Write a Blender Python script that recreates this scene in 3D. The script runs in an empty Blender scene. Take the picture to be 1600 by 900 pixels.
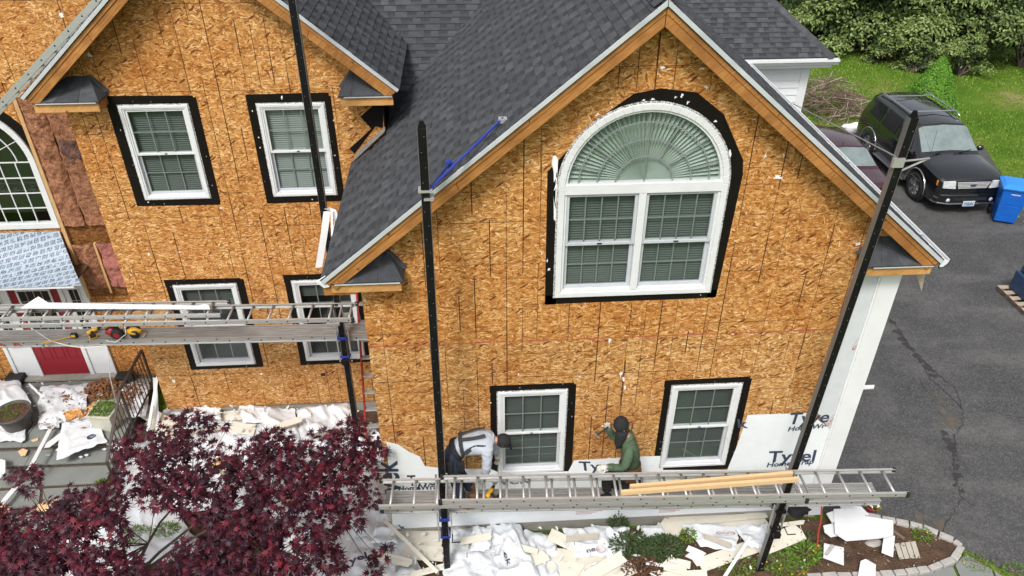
import bpy, bmesh, math, random
from mathutils import Vector as V, Matrix, noise
random.seed(7)
S = bpy.context.scene
COL = S.collection
R = math.radians
# ---------------------------------------------------------------- camera
CAM = V((0.0, -8.0, 10.2)); PITCH = R(34.09); YAW = R(3.517); FPX = 1195.3
cd = bpy.data.cameras.new('camera'); cam = bpy.data.objects.new('camera', cd); COL.objects.link(cam)
cam.location = CAM; cam.rotation_euler = (R(90) - PITCH, 0, -YAW)
cd.sensor_width = 36; cd.lens = FPX / 1600 * 36; cd.clip_start = .1; cd.clip_end = 2000
S.camera = cam
# ---------------------------------------------------------------- sky, sun, exposure (bright overcast)
SUN_EL, SUN_AZ = R(53), R(203)          # azimuth clockwise from +Y: behind the camera, a little to its left
w = bpy.data.worlds.new('World'); S.world = w; w.use_nodes = True
nt = w.node_tree; bg = nt.nodes['Background']
sky = nt.nodes.new('ShaderNodeTexSky'); sky.sky_type = 'NISHITA'; sky.sun_disc = False
sky.sun_elevation = SUN_EL; sky.sun_rotation = SUN_AZ; sky.air_density = 1.0; sky.dust_density = 4.0; sky.ozone_density = 1.0
hs = nt.nodes.new('ShaderNodeHueSaturation'); hs.inputs['Saturation'].default_value = .28
nt.links.new(sky.outputs[0], hs.inputs['Color']); nt.links.new(hs.outputs[0], bg.inputs[0])
bg.inputs[1].default_value = .105
sl = bpy.data.lights.new('sun', 'SUN'); sl.energy = 1.5; sl.angle = R(14); sl.color = (1, .965, .91)
so = bpy.data.objects.new('sun', sl); COL.objects.link(so)
sd = V((math.sin(SUN_AZ) * math.cos(SUN_EL), math.cos(SUN_AZ) * math.cos(SUN_EL), math.sin(SUN_EL)))
so.rotation_euler = sd.to_track_quat('Z', 'Y').to_euler(); so.location = (0, 0, 30)
S.view_settings.view_transform = 'Standard'; S.view_settings.look = 'None'
S.view_settings.exposure = 0.82; S.view_settings.gamma = 1
S.render.engine = 'CYCLES'
S.cycles.use_denoising = True; S.cycles.max_bounces = 6; S.cycles.diffuse_bounces = 3
S.cycles.glossy_bounces = 3; S.cycles.transparent_max_bounces = 8; S.cycles.transmission_bounces = 4
S.cycles.caustics_reflective = False; S.cycles.caustics_refractive = False
# ---------------------------------------------------------------- helpers
_f0 = V((math.sin(YAW), math.cos(YAW), 0)); _rt = V((math.cos(YAW), -math.sin(YAW), 0))
_fw = _f0 * math.cos(PITCH) - V((0, 0, 1)) * math.sin(PITCH); _up = V((0, 0, 1)) * math.cos(PITCH) + _f0 * math.sin(PITCH)
def ray(x, y): return _rt * ((x - 800) / FPX) - _up * ((y - 450) / FPX) + _fw
def PY(x, y, Y): d = ray(x, y); return CAM + d * ((Y - CAM.y) / d.y)
def PZ(x, y, Z): d = ray(x, y); return CAM + d * ((Z - CAM.z) / d.z)
def PX(x, y, X): d = ray(x, y); return CAM + d * ((X - CAM.x) / d.x)
ORG = {}
def tag(o, label=None, cat=None, group=None, kind=None):
    if label: o['label'] = label
    if cat: o['category'] = cat
    if group: o['group'] = group
    if kind: o['kind'] = kind
    return o
def empty(name, loc=(0, 0, 0), label=None, cat=None, group=None):
    o = bpy.data.objects.new(name, None); COL.objects.link(o); o.location = loc; o.empty_display_size = .1
    ORG[o.name] = V(loc); return tag(o, label, cat, group)
def link(name, me, mat, parent=None, org=None):
    o = bpy.data.objects.new(name, me); COL.objects.link(o)
    for m in (mat if isinstance(mat, (list, tuple)) else [mat]):
        if m is not None and len(me.materials) < (len(mat) if isinstance(mat, (list, tuple)) else 1): me.materials.append(M[m] if isinstance(m, str) else m)
    if parent is not None: o.parent = parent
    ORG[o.name] = V(org) if org is not None else (ORG[parent.name] if parent is not None else V((0, 0, 0)))
    return o
class MB:
    """collects faces in world coordinates, build() links them as one mesh object"""
    def __init__(s): s.v = []; s.f = []; s.m = []; s.cur = 0
    def face(s, pts):
        n = len(s.v); s.v += [V(p) for p in pts]; s.f.append(tuple(range(n, n + len(pts)))); s.m.append(s.cur); return s
    def prism(s, pts, vec):
        vec = V(vec); n = len(s.v); k = len(pts); pts = [V(p) for p in pts]
        s.v += pts + [p + vec for p in pts]
        fs = [tuple(range(n + k - 1, n - 1, -1)), tuple(range(n + k, n + 2 * k))] + [(n + i, n + (i + 1) % k, n + k + (i + 1) % k, n + k + i) for i in range(k)]
        s.f += fs; s.m += [s.cur] * len(fs); return s
    def box(s, x0, x1, y0, y1, z0, z1):
        return s.prism([(x0, y0, z0), (x1, y0, z0), (x1, y1, z0), (x0, y1, z0)], (0, 0, z1 - z0))
    def bar(s, a, b, w, h, up=(0, 0, 1)):
        a = V(a); b = V(b); d = (b - a).normalized(); u = V(up); sx = d.cross(u)
        if sx.length < 1e-4: sx = d.cross(V((0, 1, 0)))
        sx.normalize(); u = sx.cross(d).normalized()
        return s.prism([a + sx * w / 2 + u * h / 2, a - sx * w / 2 + u * h / 2, a - sx * w / 2 - u * h / 2, a + sx * w / 2 - u * h / 2], b - a)
    def tube(s, pts, r, n=8, cap=True):
        pts = [V(p) for p in pts]; k = len(pts); rs = r if isinstance(r, (list, tuple)) else [r] * k; base = len(s.v)
        ref = None
        for i, p in enumerate(pts):
            d = (pts[min(i + 1, k - 1)] - pts[max(i - 1, 0)]).normalized()
            if ref is None or abs(ref.dot(d)) > .95: ref = V((0, 0, 1)) if abs(d.z) < .9 else V((1, 0, 0))
            a = d.cross(ref).normalized(); b = a.cross(d).normalized()
            for j in range(n):
                t = 2 * math.pi * j / n; s.v.append(p + (a * math.cos(t) + b * math.sin(t)) * rs[i])
        for i in range(k - 1):
            for j in range(n):
                s.f.append((base + i * n + j, base + i * n + (j + 1) % n, base + (i + 1) * n + (j + 1) % n, base + (i + 1) * n + j)); s.m.append(s.cur)
        if cap:
            s.f.append(tuple(base + j for j in range(n - 1, -1, -1))); s.f.append(tuple(base + (k - 1) * n + j for j in range(n))); s.m += [s.cur] * 2
        return s
    def lathe(s, c, prof, n=24, axis=(0, 0, 1)):
        c = V(c); ax = V(axis).normalized(); ref = V((1, 0, 0)) if abs(ax.x) < .9 else V((0, 1, 0))
        a = ax.cross(ref).normalized(); b = ax.cross(a); base = len(s.v); k = len(prof)
        for r, h in prof:
            for j in range(n):
                t = 2 * math.pi * j / n; s.v.append(c + ax * h + (a * math.cos(t) + b * math.sin(t)) * r)
        for i in range(k - 1):
            for j in range(n):
                s.f.append((base + i * n + j, base + i * n + (j + 1) % n, base + (i + 1) * n + (j + 1) % n, base + (i + 1) * n + j)); s.m.append(s.cur)
        return s
    def blob(s, c, sx, sy, sz, n=8, m=6, seed=0, amp=0.0):
        base = len(s.v); c = V(c)
        for i in range(m + 1):
            th = math.pi * i / m
            for j in range(n):
                ph = 2 * math.pi * j / n; d = V((math.sin(th) * math.cos(ph), math.sin(th) * math.sin(ph), math.cos(th)))
                q = 1 + amp * noise.noise(d * 1.7 + V((seed * 3.1, seed, 0))); s.v.append(c + V((d.x * sx, d.y * sy, d.z * sz)) * q)
        for i in range(m):
            for j in range(n):
                s.f.append((base + i * n + j, base + (i + 1) * n + j, base + (i + 1) * n + (j + 1) % n, base + i * n + (j + 1) % n)); s.m.append(s.cur)
        return s
    def mesh(s, name, org, recalc=True):
        me = bpy.data.meshes.new(name); o = V(org); me.from_pydata([p - o for p in s.v], [], s.f)
        if any(s.m): me.polygons.foreach_set('material_index', s.m)
        if recalc:
            bm = bmesh.new(); bm.from_mesh(me); bmesh.ops.recalc_face_normals(bm, faces=bm.faces); bm.to_mesh(me); bm.free()
        me.update(); return me
    def build(s, name, mat, parent=None, smooth=False, recalc=True, bevel=0, org=None):
        o_ = V(org) if org is not None else (ORG[parent.name] if parent is not None else V((0, 0, 0)))
        me = s.mesh(name, o_, recalc)
        if smooth: me.polygons.foreach_set('use_smooth', [True] * len(me.polygons))
        ob = link(name, me, mat, parent, o_)
        if parent is None and org is not None: ob.location = o_
        if bevel:
            b = ob.modifiers.new('bevel', 'BEVEL'); b.width = bevel; b.segments = 2; b.limit_method = 'ANGLE'; b.angle_limit = R(40)
        return ob
def bake(ob):
    """apply an object's modifiers into its mesh"""
    dg = bpy.context.evaluated_depsgraph_get(); dg.update()
    me = bpy.data.meshes.new_from_object(ob.evaluated_get(dg)); old = ob.data; ob.modifiers.clear(); ob.data = me
    return ob
def clip(poly, a, b, c):
    """keep the part of a 2-D polygon where a*x+b*y<=c"""
    out = []
    for i in range(len(poly)):
        p = poly[i]; q = poly[(i + 1) % len(poly)]; dp = a * p[0] + b * p[1] - c; dq = a * q[0] + b * q[1] - c
        if dp <= 0: out.append(p)
        if dp * dq < 0:
            t = dp / (dp - dq); out.append((p[0] + (q[0] - p[0]) * t, p[1] + (q[1] - p[1]) * t))
    return out
def clip_convex(poly, region):
    """region: counter-clockwise convex polygon"""
    for i in range(len(region)):
        x0, y0 = region[i]; x1, y1 = region[(i + 1) % len(region)]
        a, b = (y1 - y0), -(x1 - x0); poly = clip(poly, a, b, a * x0 + b * y0)
        if len(poly) < 3: return []
    return poly
def text(name, body, mat, parent, origin, right, up, size, bold=.0, depth=.001, align='LEFT', org=None):
    """flat lettering as a mesh; origin is the lower left corner of the first letter"""
    cu = bpy.data.curves.new(name, 'FONT'); cu.body = body; cu.size = 1; cu.offset = bold; cu.align_x = align; cu.resolution_u = 3
    t = bpy.data.objects.new('t', cu); COL.objects.link(t)
    dg = bpy.context.evaluated_depsgraph_get(); dg.update()
    me = bpy.data.meshes.new_from_object(t.evaluated_get(dg)); bpy.data.objects.remove(t); bpy.data.curves.remove(cu)
    r = V(right).normalized(); u = V(up).normalized(); n = r.cross(u)
    o_ = ORG[parent.name] if parent is not None else V((0, 0, 0))
    sx, sy = size if isinstance(size, (list, tuple)) else (size, size)
    for v in me.vertices: v.co = V(origin) + r * v.co.x * sx + u * v.co.y * sy + n * depth - o_
    me.materials.clear()
    return link(name, me, mat, parent, o_)
# ---------------------------------------------------------------- materials
M = {}
class N:
    """tiny node helper"""
    def __init__(s, name):
        m = bpy.data.materials.new(name); m.use_nodes = True; M[name] = m; s.m = m; s.nt = m.node_tree
        s.b = s.nt.nodes['Principled BSDF']; s.out = s.nt.nodes['Material Output']
    def n(s, t, **kw):
        x = s.nt.nodes.new('ShaderNode' + t)
        for k, v in kw.items():
            if hasattr(x, k): setattr(x, k, v)
            else: x.inputs[k.replace('_', ' ')].default_value = v
        return x
    def l(s, a, b): s.nt.links.new(a, b)
    def co(s, which='Object', rot=(0, 0, 0), scale=(1, 1, 1), src=None):
        mp = s.n('Mapping'); mp.inputs['Rotation'].default_value = rot; mp.inputs['Scale'].default_value = scale
        if src is None: src = s.n('TexCoord').outputs[which]
        s.l(src, mp.inputs[0]); return mp.outputs[0]
    def noise(s, vec, scale, detail=4, rough=.6):
        t = s.n('TexNoise'); t.inputs['Scale'].default_value = scale; t.inputs['Detail'].default_value = detail; t.inputs['Roughness'].default_value = rough
        s.l(vec, t.inputs['Vector']); return t
    def ramp(s, fac, stops, interp='LINEAR'):
        r = s.n('ValToRGB'); cr = r.color_ramp; cr.interpolation = interp
        while len(cr.elements) < len(stops): cr.elements.new(.5)
        for e, (p, c) in zip(cr.elements, stops): e.position = p; e.color = (*c, 1) if len(c) == 3 else c
        s.l(fac, r.inputs[0]); return r.outputs[0]
    def mix(s, fac, a, b, mode='MIX'):
        x = s.n('Mix'); x.data_type = 'RGBA'; x.blend_type = mode
        for val, i in ((fac, 0), (a, 6), (b, 7)):
            if hasattr(val, 'is_output'): s.l(val, x.inputs[i])
            elif i == 0: x.inputs[0].default_value = val
            else: x.inputs[i].default_value = (*val, 1)
        return x.outputs[2]
    def math(s, op, a, b=None, clamp=False):
        x = s.n('Math'); x.operation = op; x.use_clamp = clamp
        for val, i in ((a, 0), (b, 1)):
            if val is None: continue
            if hasattr(val, 'is_output'): s.l(val, x.inputs[i])
            else: x.inputs[i].default_value = val
        return x.outputs[0]
    def bump(s, h, strength=.3, dist=.01):
        b = s.n('Bump'); b.inputs['Strength'].default_value = strength; b.inputs['Distance'].default_value = dist
        s.l(h, b.inputs['Height']); s.l(b.outputs[0], s.b.inputs['Normal'])
    def set(s, col=None, rough=None, metal=None, spec=None):
        for val, k in ((col, 'Base Color'), (rough, 'Roughness'), (metal, 'Metallic'), (spec, 'Specular IOR Level')):
            if val is None: continue
            if hasattr(val, 'is_output'): s.l(val, s.b.inputs[k])
            elif k == 'Base Color': s.b.inputs[k].default_value = (*val, 1)
            else: s.b.inputs[k].default_value = val
        return s
def simple(name, c1, c2=None, scale=8, rough=.6, metal=0, bump=0, bscale=None, dist=.005, spec=.4, detail=5, contrast=.25, stretch=(1, 1, 1)):
    """two-tone weathered surface with fine relief"""
    k = N(name); c2 = c2 or tuple(x * .8 for x in c1)
    vec = k.co(scale=stretch); t = k.noise(vec, scale, detail)
    f = k.ramp(t.outputs[0], [(.5 - contrast, (0, 0, 0)), (.5 + contrast, (1, 1, 1))])
    k.set(k.mix(f, c1, c2), rough, metal, spec)
    if bump: k.bump(k.noise(vec, bscale or scale * 5, 4).outputs[0], bump, dist)
    return k
# oriented strand board: overlapping flakes at several angles
def osb(name, tint, hue):
    k = N(name); tc = k.n('TexCoord').outputs['Object']; oi = k.n('ObjectInfo')
    sh = k.n('VectorMath'); sh.operation = 'ADD'; cmb = k.n('CombineXYZ'); k.l(k.math('MULTIPLY', oi.outputs['Random'], 37.0), cmb.inputs[1]); k.l(tc, sh.inputs[0]); k.l(cmb.outputs[0], sh.inputs[1]); tc0 = tc; tc = sh.outputs[0]
    def warped(scale, amp):
        wn = k.noise(tc, scale, 2); c = k.n('VectorMath'); c.operation = 'SUBTRACT'; k.l(wn.outputs['Color'], c.inputs[0]); c.inputs[1].default_value = (.5, .5, .5)
        sc = k.n('VectorMath'); sc.operation = 'SCALE'; sc.inputs['Scale'].default_value = amp; k.l(c.outputs[0], sc.inputs[0]); ad = k.n('VectorMath'); ad.operation = 'ADD'; k.l(tc, ad.inputs[0]); k.l(sc.outputs[0], ad.inputs[1]); return ad.outputs[0]
    src = warped(5.0, .07)
    cols = [(0.0, (.20, .075, .018)), (.12, (.35, .150, .040)), (.36, (.48, .232, .068)), (.64, (.58, .310, .102)), (.86, (.68, .41, .160)), (1, (.80, .56, .29))]
    cols = [(p, tuple(min(.95, a * b * hue) for a, b in zip(c, tint))) for p, c in cols]
    col = None; hgt = None
    for i, (ang, sx, sz, thr) in enumerate(((4, 9, 30, 0), (33, 11, 40, .40), (-36, 10, 36, .45), (68, 12, 44, .70), (-72, 12, 46, .74), (-12, 12, 52, .55), (17, 14, 60, .62))):
        vo = k.n('TexVoronoi'); vo.inputs['Scale'].default_value = 1; vo.inputs['Randomness'].default_value = 1
        k.l(k.co(src=k.co(src=src, rot=(0, R(ang), 0)), scale=(sx * 1.0, 9, sz * 1.0)), vo.inputs['Vector'])
        sp = k.n('SeparateColor'); k.l(vo.outputs['Color'], sp.inputs[0])
        edge = k.ramp(vo.outputs['Distance'], [(.35, (1, 1, 1)), (.75, (.68, .58, .50))])
        c = k.mix(1.0, k.ramp(sp.outputs[0], cols), edge, 'MULTIPLY')
        if col is None: col, hgt = c, sp.outputs[1]
        else:
            fac = k.math('MULTIPLY', k.math('GREATER_THAN', sp.outputs[2], thr), k.math('LESS_THAN', vo.outputs['Distance'], .62)); col = k.mix(fac, col, c)
            hm = k.n('Mix'); k.l(fac, hm.inputs[0]); k.l(hgt, hm.inputs[2]); k.l(sp.outputs[1], hm.inputs[3]); hgt = hm.outputs[0]
    # few dark bark flakes
    vo = k.n('TexVoronoi'); vo.inputs['Scale'].default_value = 1; k.l(k.co(src=k.co(src=src, rot=(0, R(35), 0)), scale=(7, 9, 30)), vo.inputs['Vector']); sp = k.n('SeparateColor'); k.l(vo.outputs['Color'], sp.inputs[0])
    col = k.mix(k.math('MULTIPLY', k.math('GREATER_THAN', sp.outputs[0], .955), k.math('LESS_THAN', vo.outputs['Distance'], .42)), col, (.16, .055, .016))
    big = k.noise(tc, 1.3, 3); col = k.mix(k.ramp(big.outputs[0], [(.38, (0, 0, 0)), (.68, (.7, .7, .7))]), col, (.88, .70, .52), 'MULTIPLY')
    col = k.mix(k.math('MULTIPLY', oi.outputs['Random'], .85), col, (.84, .76, .66), 'MULTIPLY')
    wet = k.noise(k.co(src=tc0, scale=(2.2, 1, .35)), 2.2, 4); col = k.mix(k.ramp(wet.outputs[0], [(.56, (0, 0, 0)), (.74, (.75, .75, .75))]), col, (.66, .52, .40), 'MULTIPLY')
    k.set(col, .72, 0, .2); k.bump(hgt, .3, .004)
osb('osb', (1.03, 1.03, 1.06), 1.04)
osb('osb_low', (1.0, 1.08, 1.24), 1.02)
osb('osb_dark', (.55, .5, .5), .8)  # darker tint of the same board
# shingles: colour varies by piece (island and object) with granule speckle
def shingle(name, a, b):
    k = N(name); g = k.n('NewGeometry'); oi = k.n('ObjectInfo')
    r = k.math('FRACT', k.math('ADD', g.outputs['Random Per Island'], oi.outputs['Random']))
    gr = k.noise(k.n('TexCoord').outputs['Object'], 140, 2, .8)
    lg = k.noise(k.n('TexCoord').outputs['Object'], 9, 3)
    col = k.mix(r, a, b); col = k.mix(k.ramp(gr.outputs[0], [(.4, (0, 0, 0)), (.68, (.75, .75, .75))]), col, (.10, .104, .112))
    col = k.mix(k.ramp(lg.outputs[0], [(.35, (.45, .45, .45)), (.65, (0, 0, 0))]), col, (.03, .03, .033))
    k.set(col, .9, 0, .2); k.bump(gr.outputs[0], .6, .004)
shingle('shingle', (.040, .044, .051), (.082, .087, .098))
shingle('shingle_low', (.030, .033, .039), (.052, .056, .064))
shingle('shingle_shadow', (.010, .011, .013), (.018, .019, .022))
simple('shingle_base', (.022, .023, .027), (.03, .03, .035), 30, .95)
simple('tape', (.006, .0055, .005), (.012, .009, .0075), 6, .5, bump=.35, bscale=22, dist=.006, spec=.12)
simple('vinyl', (.70, .71, .72), (.61, .62, .63), 5, .38, spec=.4)
simple('vinyl_grey', (.50, .52, .56), (.44, .46, .49), 6, .45)
simple('muntin', (.22, .25, .245), (.18, .21, .205), 6, .4)
simple('flange', (.62, .62, .60), (.12, .12, .12), 60, .6, contrast=.08)
simple('paper_bits', (.85, .86, .88), (.7, .7, .72), 14, .8)
simple('blind', (.085, .102, .100), (.060, .074, .072), 1.6, .6, contrast=.2)
simple('blind_dark', (.036, .050, .046), (.022, .032, .029), 1.6, .6, contrast=.2)
simple('blind_pale', (.27, .30, .29), (.21, .235, .23), 2, .6)
simple('shade_fan', (.42, .485, .435), (.34, .40, .36), 4, .7)
simple('room_shade', (.035, .042, .04), (.02, .025, .022), 2, .8)  # darkness of the unlit rooms is put into this colour
simple('room_shade_green', (.012, .022, .008), (.02, .03, .012), 2, .6)  # unlit room and green tree reflection put into one dark colour
simple('lumber_new', (.70, .50, .28), (.60, .40, .20), 14, .6, bump=.2, bscale=60, stretch=(1, 5, 8))
simple('stud', (.62, .40, .19), (.45, .26, .11), 12, .7, stretch=(3, 3, 1))
def timber(name, a, b):
    k = N(name); tc = k.n('TexCoord').outputs['Object']; n1 = k.noise(k.co(src=k.co(src=tc, rot=(0, R(40), 0)), scale=(1.5, 20, 20)), 3, 4); n2 = k.noise(tc, 2.2, 3)
    c = k.mix(k.ramp(n1.outputs[0], [(.35, (0, 0, 0)), (.65, (1, 1, 1))]), a, b); c = k.mix(k.ramp(n2.outputs[0], [(.4, (0, 0, 0)), (.7, (.75, .75, .75))]), c, tuple(x * .62 for x in b))
    vo = k.n('TexVoronoi'); vo.inputs['Scale'].default_value = 4.5; k.l(tc, vo.inputs['Vector']); c = k.mix(k.ramp(vo.outputs['Distance'], [(.045, (.9, .9, .9)), (.10, (0, 0, 0))]), c, (.09, .03, .008)); k.set(c, .62, 0, .25); k.bump(n1.outputs[0], .25, .004)
timber('lumber_old', (.50, .235, .070), (.31, .125, .034)); timber('lumber', (.66, .37, .14), (.52, .26, .085))
simple('soffit', (.13, .07, .03), (.08, .045, .02), 6, .8)
simple('drip_edge', (.54, .565, .585), (.40, .42, .44), 4, .35, spec=.5)
simple('white_paint', (.74, .75, .76), (.66, .67, .68), 3, .5)
simple('siding_white', (.72, .74, .76), (.66, .68, .70), 3, .55)
simple('wrap', (.70, .72, .745), (.56, .585, .62), 2.2, .42, bump=.8, bscale=6, dist=.03, spec=.5, contrast=.35)
simple('wrap_wall', (.80, .83, .85), (.70, .73, .75), 3, .45, bump=.5, bscale=9, dist=.012, spec=.4, contrast=.35)
simple('foam', (.70, .71, .72), (.62, .63, .64), 4, .7, bump=.3, bscale=7, dist=.02)
simple('foam_board', (.60, .62, .64), (.52, .54, .56), 5, .6, bump=.2, bscale=40)
simple('cream_vinyl', (.70, .665, .575), (.60, .565, .48), 3, .5, spec=.35, bump=.2, bscale=30)
simple('tan_vinyl', (.46, .42, .35), (.38, .345, .29), 4, .55)
simple('grey_board', (.30, .285, .26), (.22, .21, .19), 6, .7)
simple('ink_navy', (.03, .045, .085), (.045, .06, .1), 8, .6)
simple('ink_grey', (.16, .18, .22), (.2, .22, .26), 8, .6)
simple('ink_red', (.40, .07, .06), (.33, .06, .06), 8, .6)
simple('aluminium', (.60, .60, .59), (.46, .46, .45), 9, .45, metal=.6, bump=.25, bscale=60, stretch=(1, 6, 6))
simple('aluminium_dull', (.36, .35, .335), (.22, .215, .205), 5, .65, metal=.3, bump=.3, bscale=40, stretch=(.6, 8, 8), contrast=.18)
simple('hole', (.012, .012, .012), (.02, .02, .02), 8, .8)
simple('black_metal', (.006, .006, .0065), (.011, .0105, .0105), 5, .5, spec=.15, bump=.2, bscale=40)
simple('black_side', (.30, .29, .28), (.16, .155, .15), 7, .5, metal=.5, stretch=(1, 1, .2))
simple('iron', (.045, .036, .033), (.06, .045, .038), 9, .5, metal=.2)
simple('blue_steel', (.012, .03, .22), (.02, .045, .30), 9, .4)
simple('rivet', (.6, .6, .6), (.4, .4, .4), 9, .4, metal=.8)
simple('red_fibreglass', (.44, .045, .03), (.34, .035, .025), 6, .5)
simple('red_door', (.27, .016, .026), (.22, .013, .022), 3, .42, bump=.1, bscale=40)
simple('yellow_tool', (.75, .42, .03), (.62, .33, .02), 9, .45)
simple('black_rubber', (.014, .014, .014), (.025, .025, .025), 9, .65)
simple('red_plastic', (.42, .02, .03), (.3, .015, .02), 9, .4)
simple('red_cord', (.6, .06, .03), (.5, .05, .03), 9, .5)
simple('cord_white', (.72, .72, .70), (.6, .6, .58), 9, .6)
simple('insulation', (.42, .205, .120), (.20, .085, .045), 15, .95, bump=1.0, bscale=18, dist=.05, spec=.05, contrast=.16)
simple('insulation_pink', (.47, .18, .16), (.30, .12, .085), 6, .95, bump=1.0, bscale=14, dist=.05, spec=.05)
simple('insulation_stain', (.10, .055, .05), (.24, .12, .085), 9, .95, bump=1.0, bscale=20, dist=.05, contrast=.12)
simple('fibre_debris', (.36, .17, .075), (.18, .075, .032), 9, .95, bump=1, bscale=25, dist=.04, contrast=.2)
simple('concrete', (.36, .34, .30), (.26, .245, .21), 4, .9, bump=.4, bscale=60)
simple('bluestone', (.225, .235, .22), (.165, .175, .165), 3.2, .8, bump=.25, bscale=40, contrast=.3)
simple('brick_dark', (.10, .07, .05), (.05, .045, .035), 12, .9, bump=.6, bscale=40)
simple('mortar', (.16, .13, .10), (.11, .09, .07), 14, .95)
simple('cobble', (.42, .40, .375), (.30, .285, .265), 9, .9, bump=.6, bscale=36, dist=.01)
simple('soil', (.135, .078, .046), (.062, .036, .022), 5, .98, bump=1, bscale=26, dist=.05, contrast=.2)
simple('planter_brown', (.085, .075, .068), (.06, .052, .047), 5, .55, bump=.15, bscale=30)
simple('planter_cream', (.55, .53, .44), (.45, .43, .35), 5, .6)
simple('bark', (.10, .075, .065), (.055, .042, .038), 12, .9, bump=.6, bscale=40)
simple('twig', (.20, .135, .105), (.11, .07, .055), 15, .9)
simple('twig_pale', (.42, .35, .27), (.3, .24, .18), 15, .9)
simple('cloth_grey', (.42, .45, .50), (.34, .37, .42), 6, .85, bump=.5, bscale=16, dist=.015)
simple('cloth_green', (.075, .115, .065), (.055, .088, .05), 6, .9, bump=.5, bscale=16, dist=.015)
simple('denim', (.022, .032, .062), (.014, .02, .04), 9, .85, bump=.4, bscale=18, dist=.01)
simple('cloth_black', (.010, .010, .012), (.018, .018, .02), 8, .85, bump=.3, bscale=18, dist=.01)
simple('harness', (.040, .040, .043), (.025, .025, .027), 12, .8)
simple('leather', (.17, .075, .035), (.11, .05, .024), 10, .65, bump=.3, bscale=30)
simple('skin', (.50, .27, .19), (.44, .22, .15), 8, .55)
simple('glove', (.62, .59, .53), (.50, .47, .42), 12, .85, bump=.3, bscale=40)
def leafmat(name, cols, rough=.55, trans=.25, scale=1.3):
    k = N(name); g = k.n('NewGeometry'); oi = k.n('ObjectInfo')
    lg = k.noise(k.n('TexCoord').outputs['Object'], scale, 3)
    f = k.math('ADD', k.math('MULTIPLY', g.outputs['Random Per Island'], .62), k.math('MULTIPLY', lg.outputs[0], .40), True)
    c = k.ramp(f, cols); k.set(c, rough, 0, .35)
    tr = k.n('BsdfTranslucent'); k.l(c, tr.inputs[0]); mx = k.n('MixShader'); mx.inputs[0].default_value = trans
    k.l(k.b.outputs[0], mx.inputs[1]); k.l(tr.outputs[0], mx.inputs[2]); k.l(mx.outputs[0], k.out.inputs[0])
leafmat('leaf_maple', [(.05, (.012, .0035, .009)), (.38, (.034, .006, .017)), (.62, (.070, .009, .022)), (.82, (.145, .012, .027)), (1, (.29, .020, .036))], .5, .3)
leafmat('leaf_olive', [(0, (.05, .085, .018)), (.35, (.12, .18, .04)), (.62, (.22, .29, .085)), (.85, (.36, .42, .18)), (1, (.52, .56, .32))], .6, .25, 1.0)
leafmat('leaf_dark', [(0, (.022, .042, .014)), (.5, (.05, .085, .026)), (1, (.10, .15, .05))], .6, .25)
leafmat('leaf_bright', [(0, (.06, .13, .012)), (.5, (.11, .22, .02)), (1, (.24, .33, .05))], .55, .3, 3)
leafmat('leaf_conifer', [(0, (.06, .17, .014)), (.5, (.12, .29, .026)), (1, (.22, .42, .05))], .6, .2, 2)
leafmat('leaf_russet', [(0, (.06, .03, .015)), (.5, (.12, .055, .03)), (1, (.2, .1, .05))], .7, .2)
leafmat('blade', [(0, (.08, .17, .014)), (.45, (.15, .27, .026)), (.75, (.26, .35, .055)), (1, (.50, .45, .20))], .6, .3, .5)
simple('car_black', (.006, .007, .008), (.008, .009, .010), 2, .12, spec=.6)
M['car_black'].node_tree.nodes['Principled BSDF'].inputs['Coat Weight'].default_value = 1
simple('car_maroon', (.045, .010, .016), (.04, .009, .014), 2, .15, spec=.6)
M['car_maroon'].node_tree.nodes['Principled BSDF'].inputs['Coat Weight'].default_value = 1
simple('car_glass', (.012, .014, .014), (.010, .011, .011), 2, .05, spec=.9)
simple('car_windscreen', (.22, .27, .265), (.13, .165, .165), 3, .06, spec=.9)
simple('car_seat', (.42, .42, .38), (.34, .34, .31), 6, .7)
simple('chrome', (.62, .63, .64), (.5, .5, .52), 4, .18, metal=.95)
simple('grille', (.70, .70, .70), (.55, .55, .55), 20, .3, metal=.2)
simple('lamp_clear', (.72, .74, .74), (.45, .47, .48), 18, .1, spec=.8)
simple('lamp_amber', (.75, .28, .04), (.6, .2, .03), 12, .15)
simple('plate_blue', (.30, .42, .56), (.62, .68, .72), 4, .4)
simple('tyre', (.012, .012, .012), (.02, .02, .02), 14, .8)
simple('bin_blue', (.010, .13, .55), (.008, .105, .46), 4, .42, bump=.1, bscale=40)
simple('bin_lid', (.03, .25, .72), (.025, .2, .62), 4, .42)
simple('machine_blue', (.03, .06, .13), (.02, .04, .08), 6, .5)
simple('flower_red', (.55, .04, .07), (.4, .03, .05), 16, .7)
# glass: thin pane, mostly see-through, sky reflection
k = N('glass'); tr = k.n('BsdfTransparent'); tr.inputs[0].default_value = (.92, .955, .94, 1); gl = k.n('BsdfGlossy'); gl.inputs['Roughness'].default_value = .03
gl.inputs[0].default_value = (.9, .95, .93, 1); fr = k.n('LayerWeight'); fr.inputs['Blend'].default_value = .5; mx = k.n('MixShader')
k.l(k.math('ADD', k.math('MULTIPLY', k.math('POWER', fr.outputs['Facing'], 4.0), .8), .055), mx.inputs[0]); k.l(tr.outputs[0], mx.inputs[1]); k.l(gl.outputs[0], mx.inputs[2]); k.l(mx.outputs[0], k.out.inputs[0])
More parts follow.
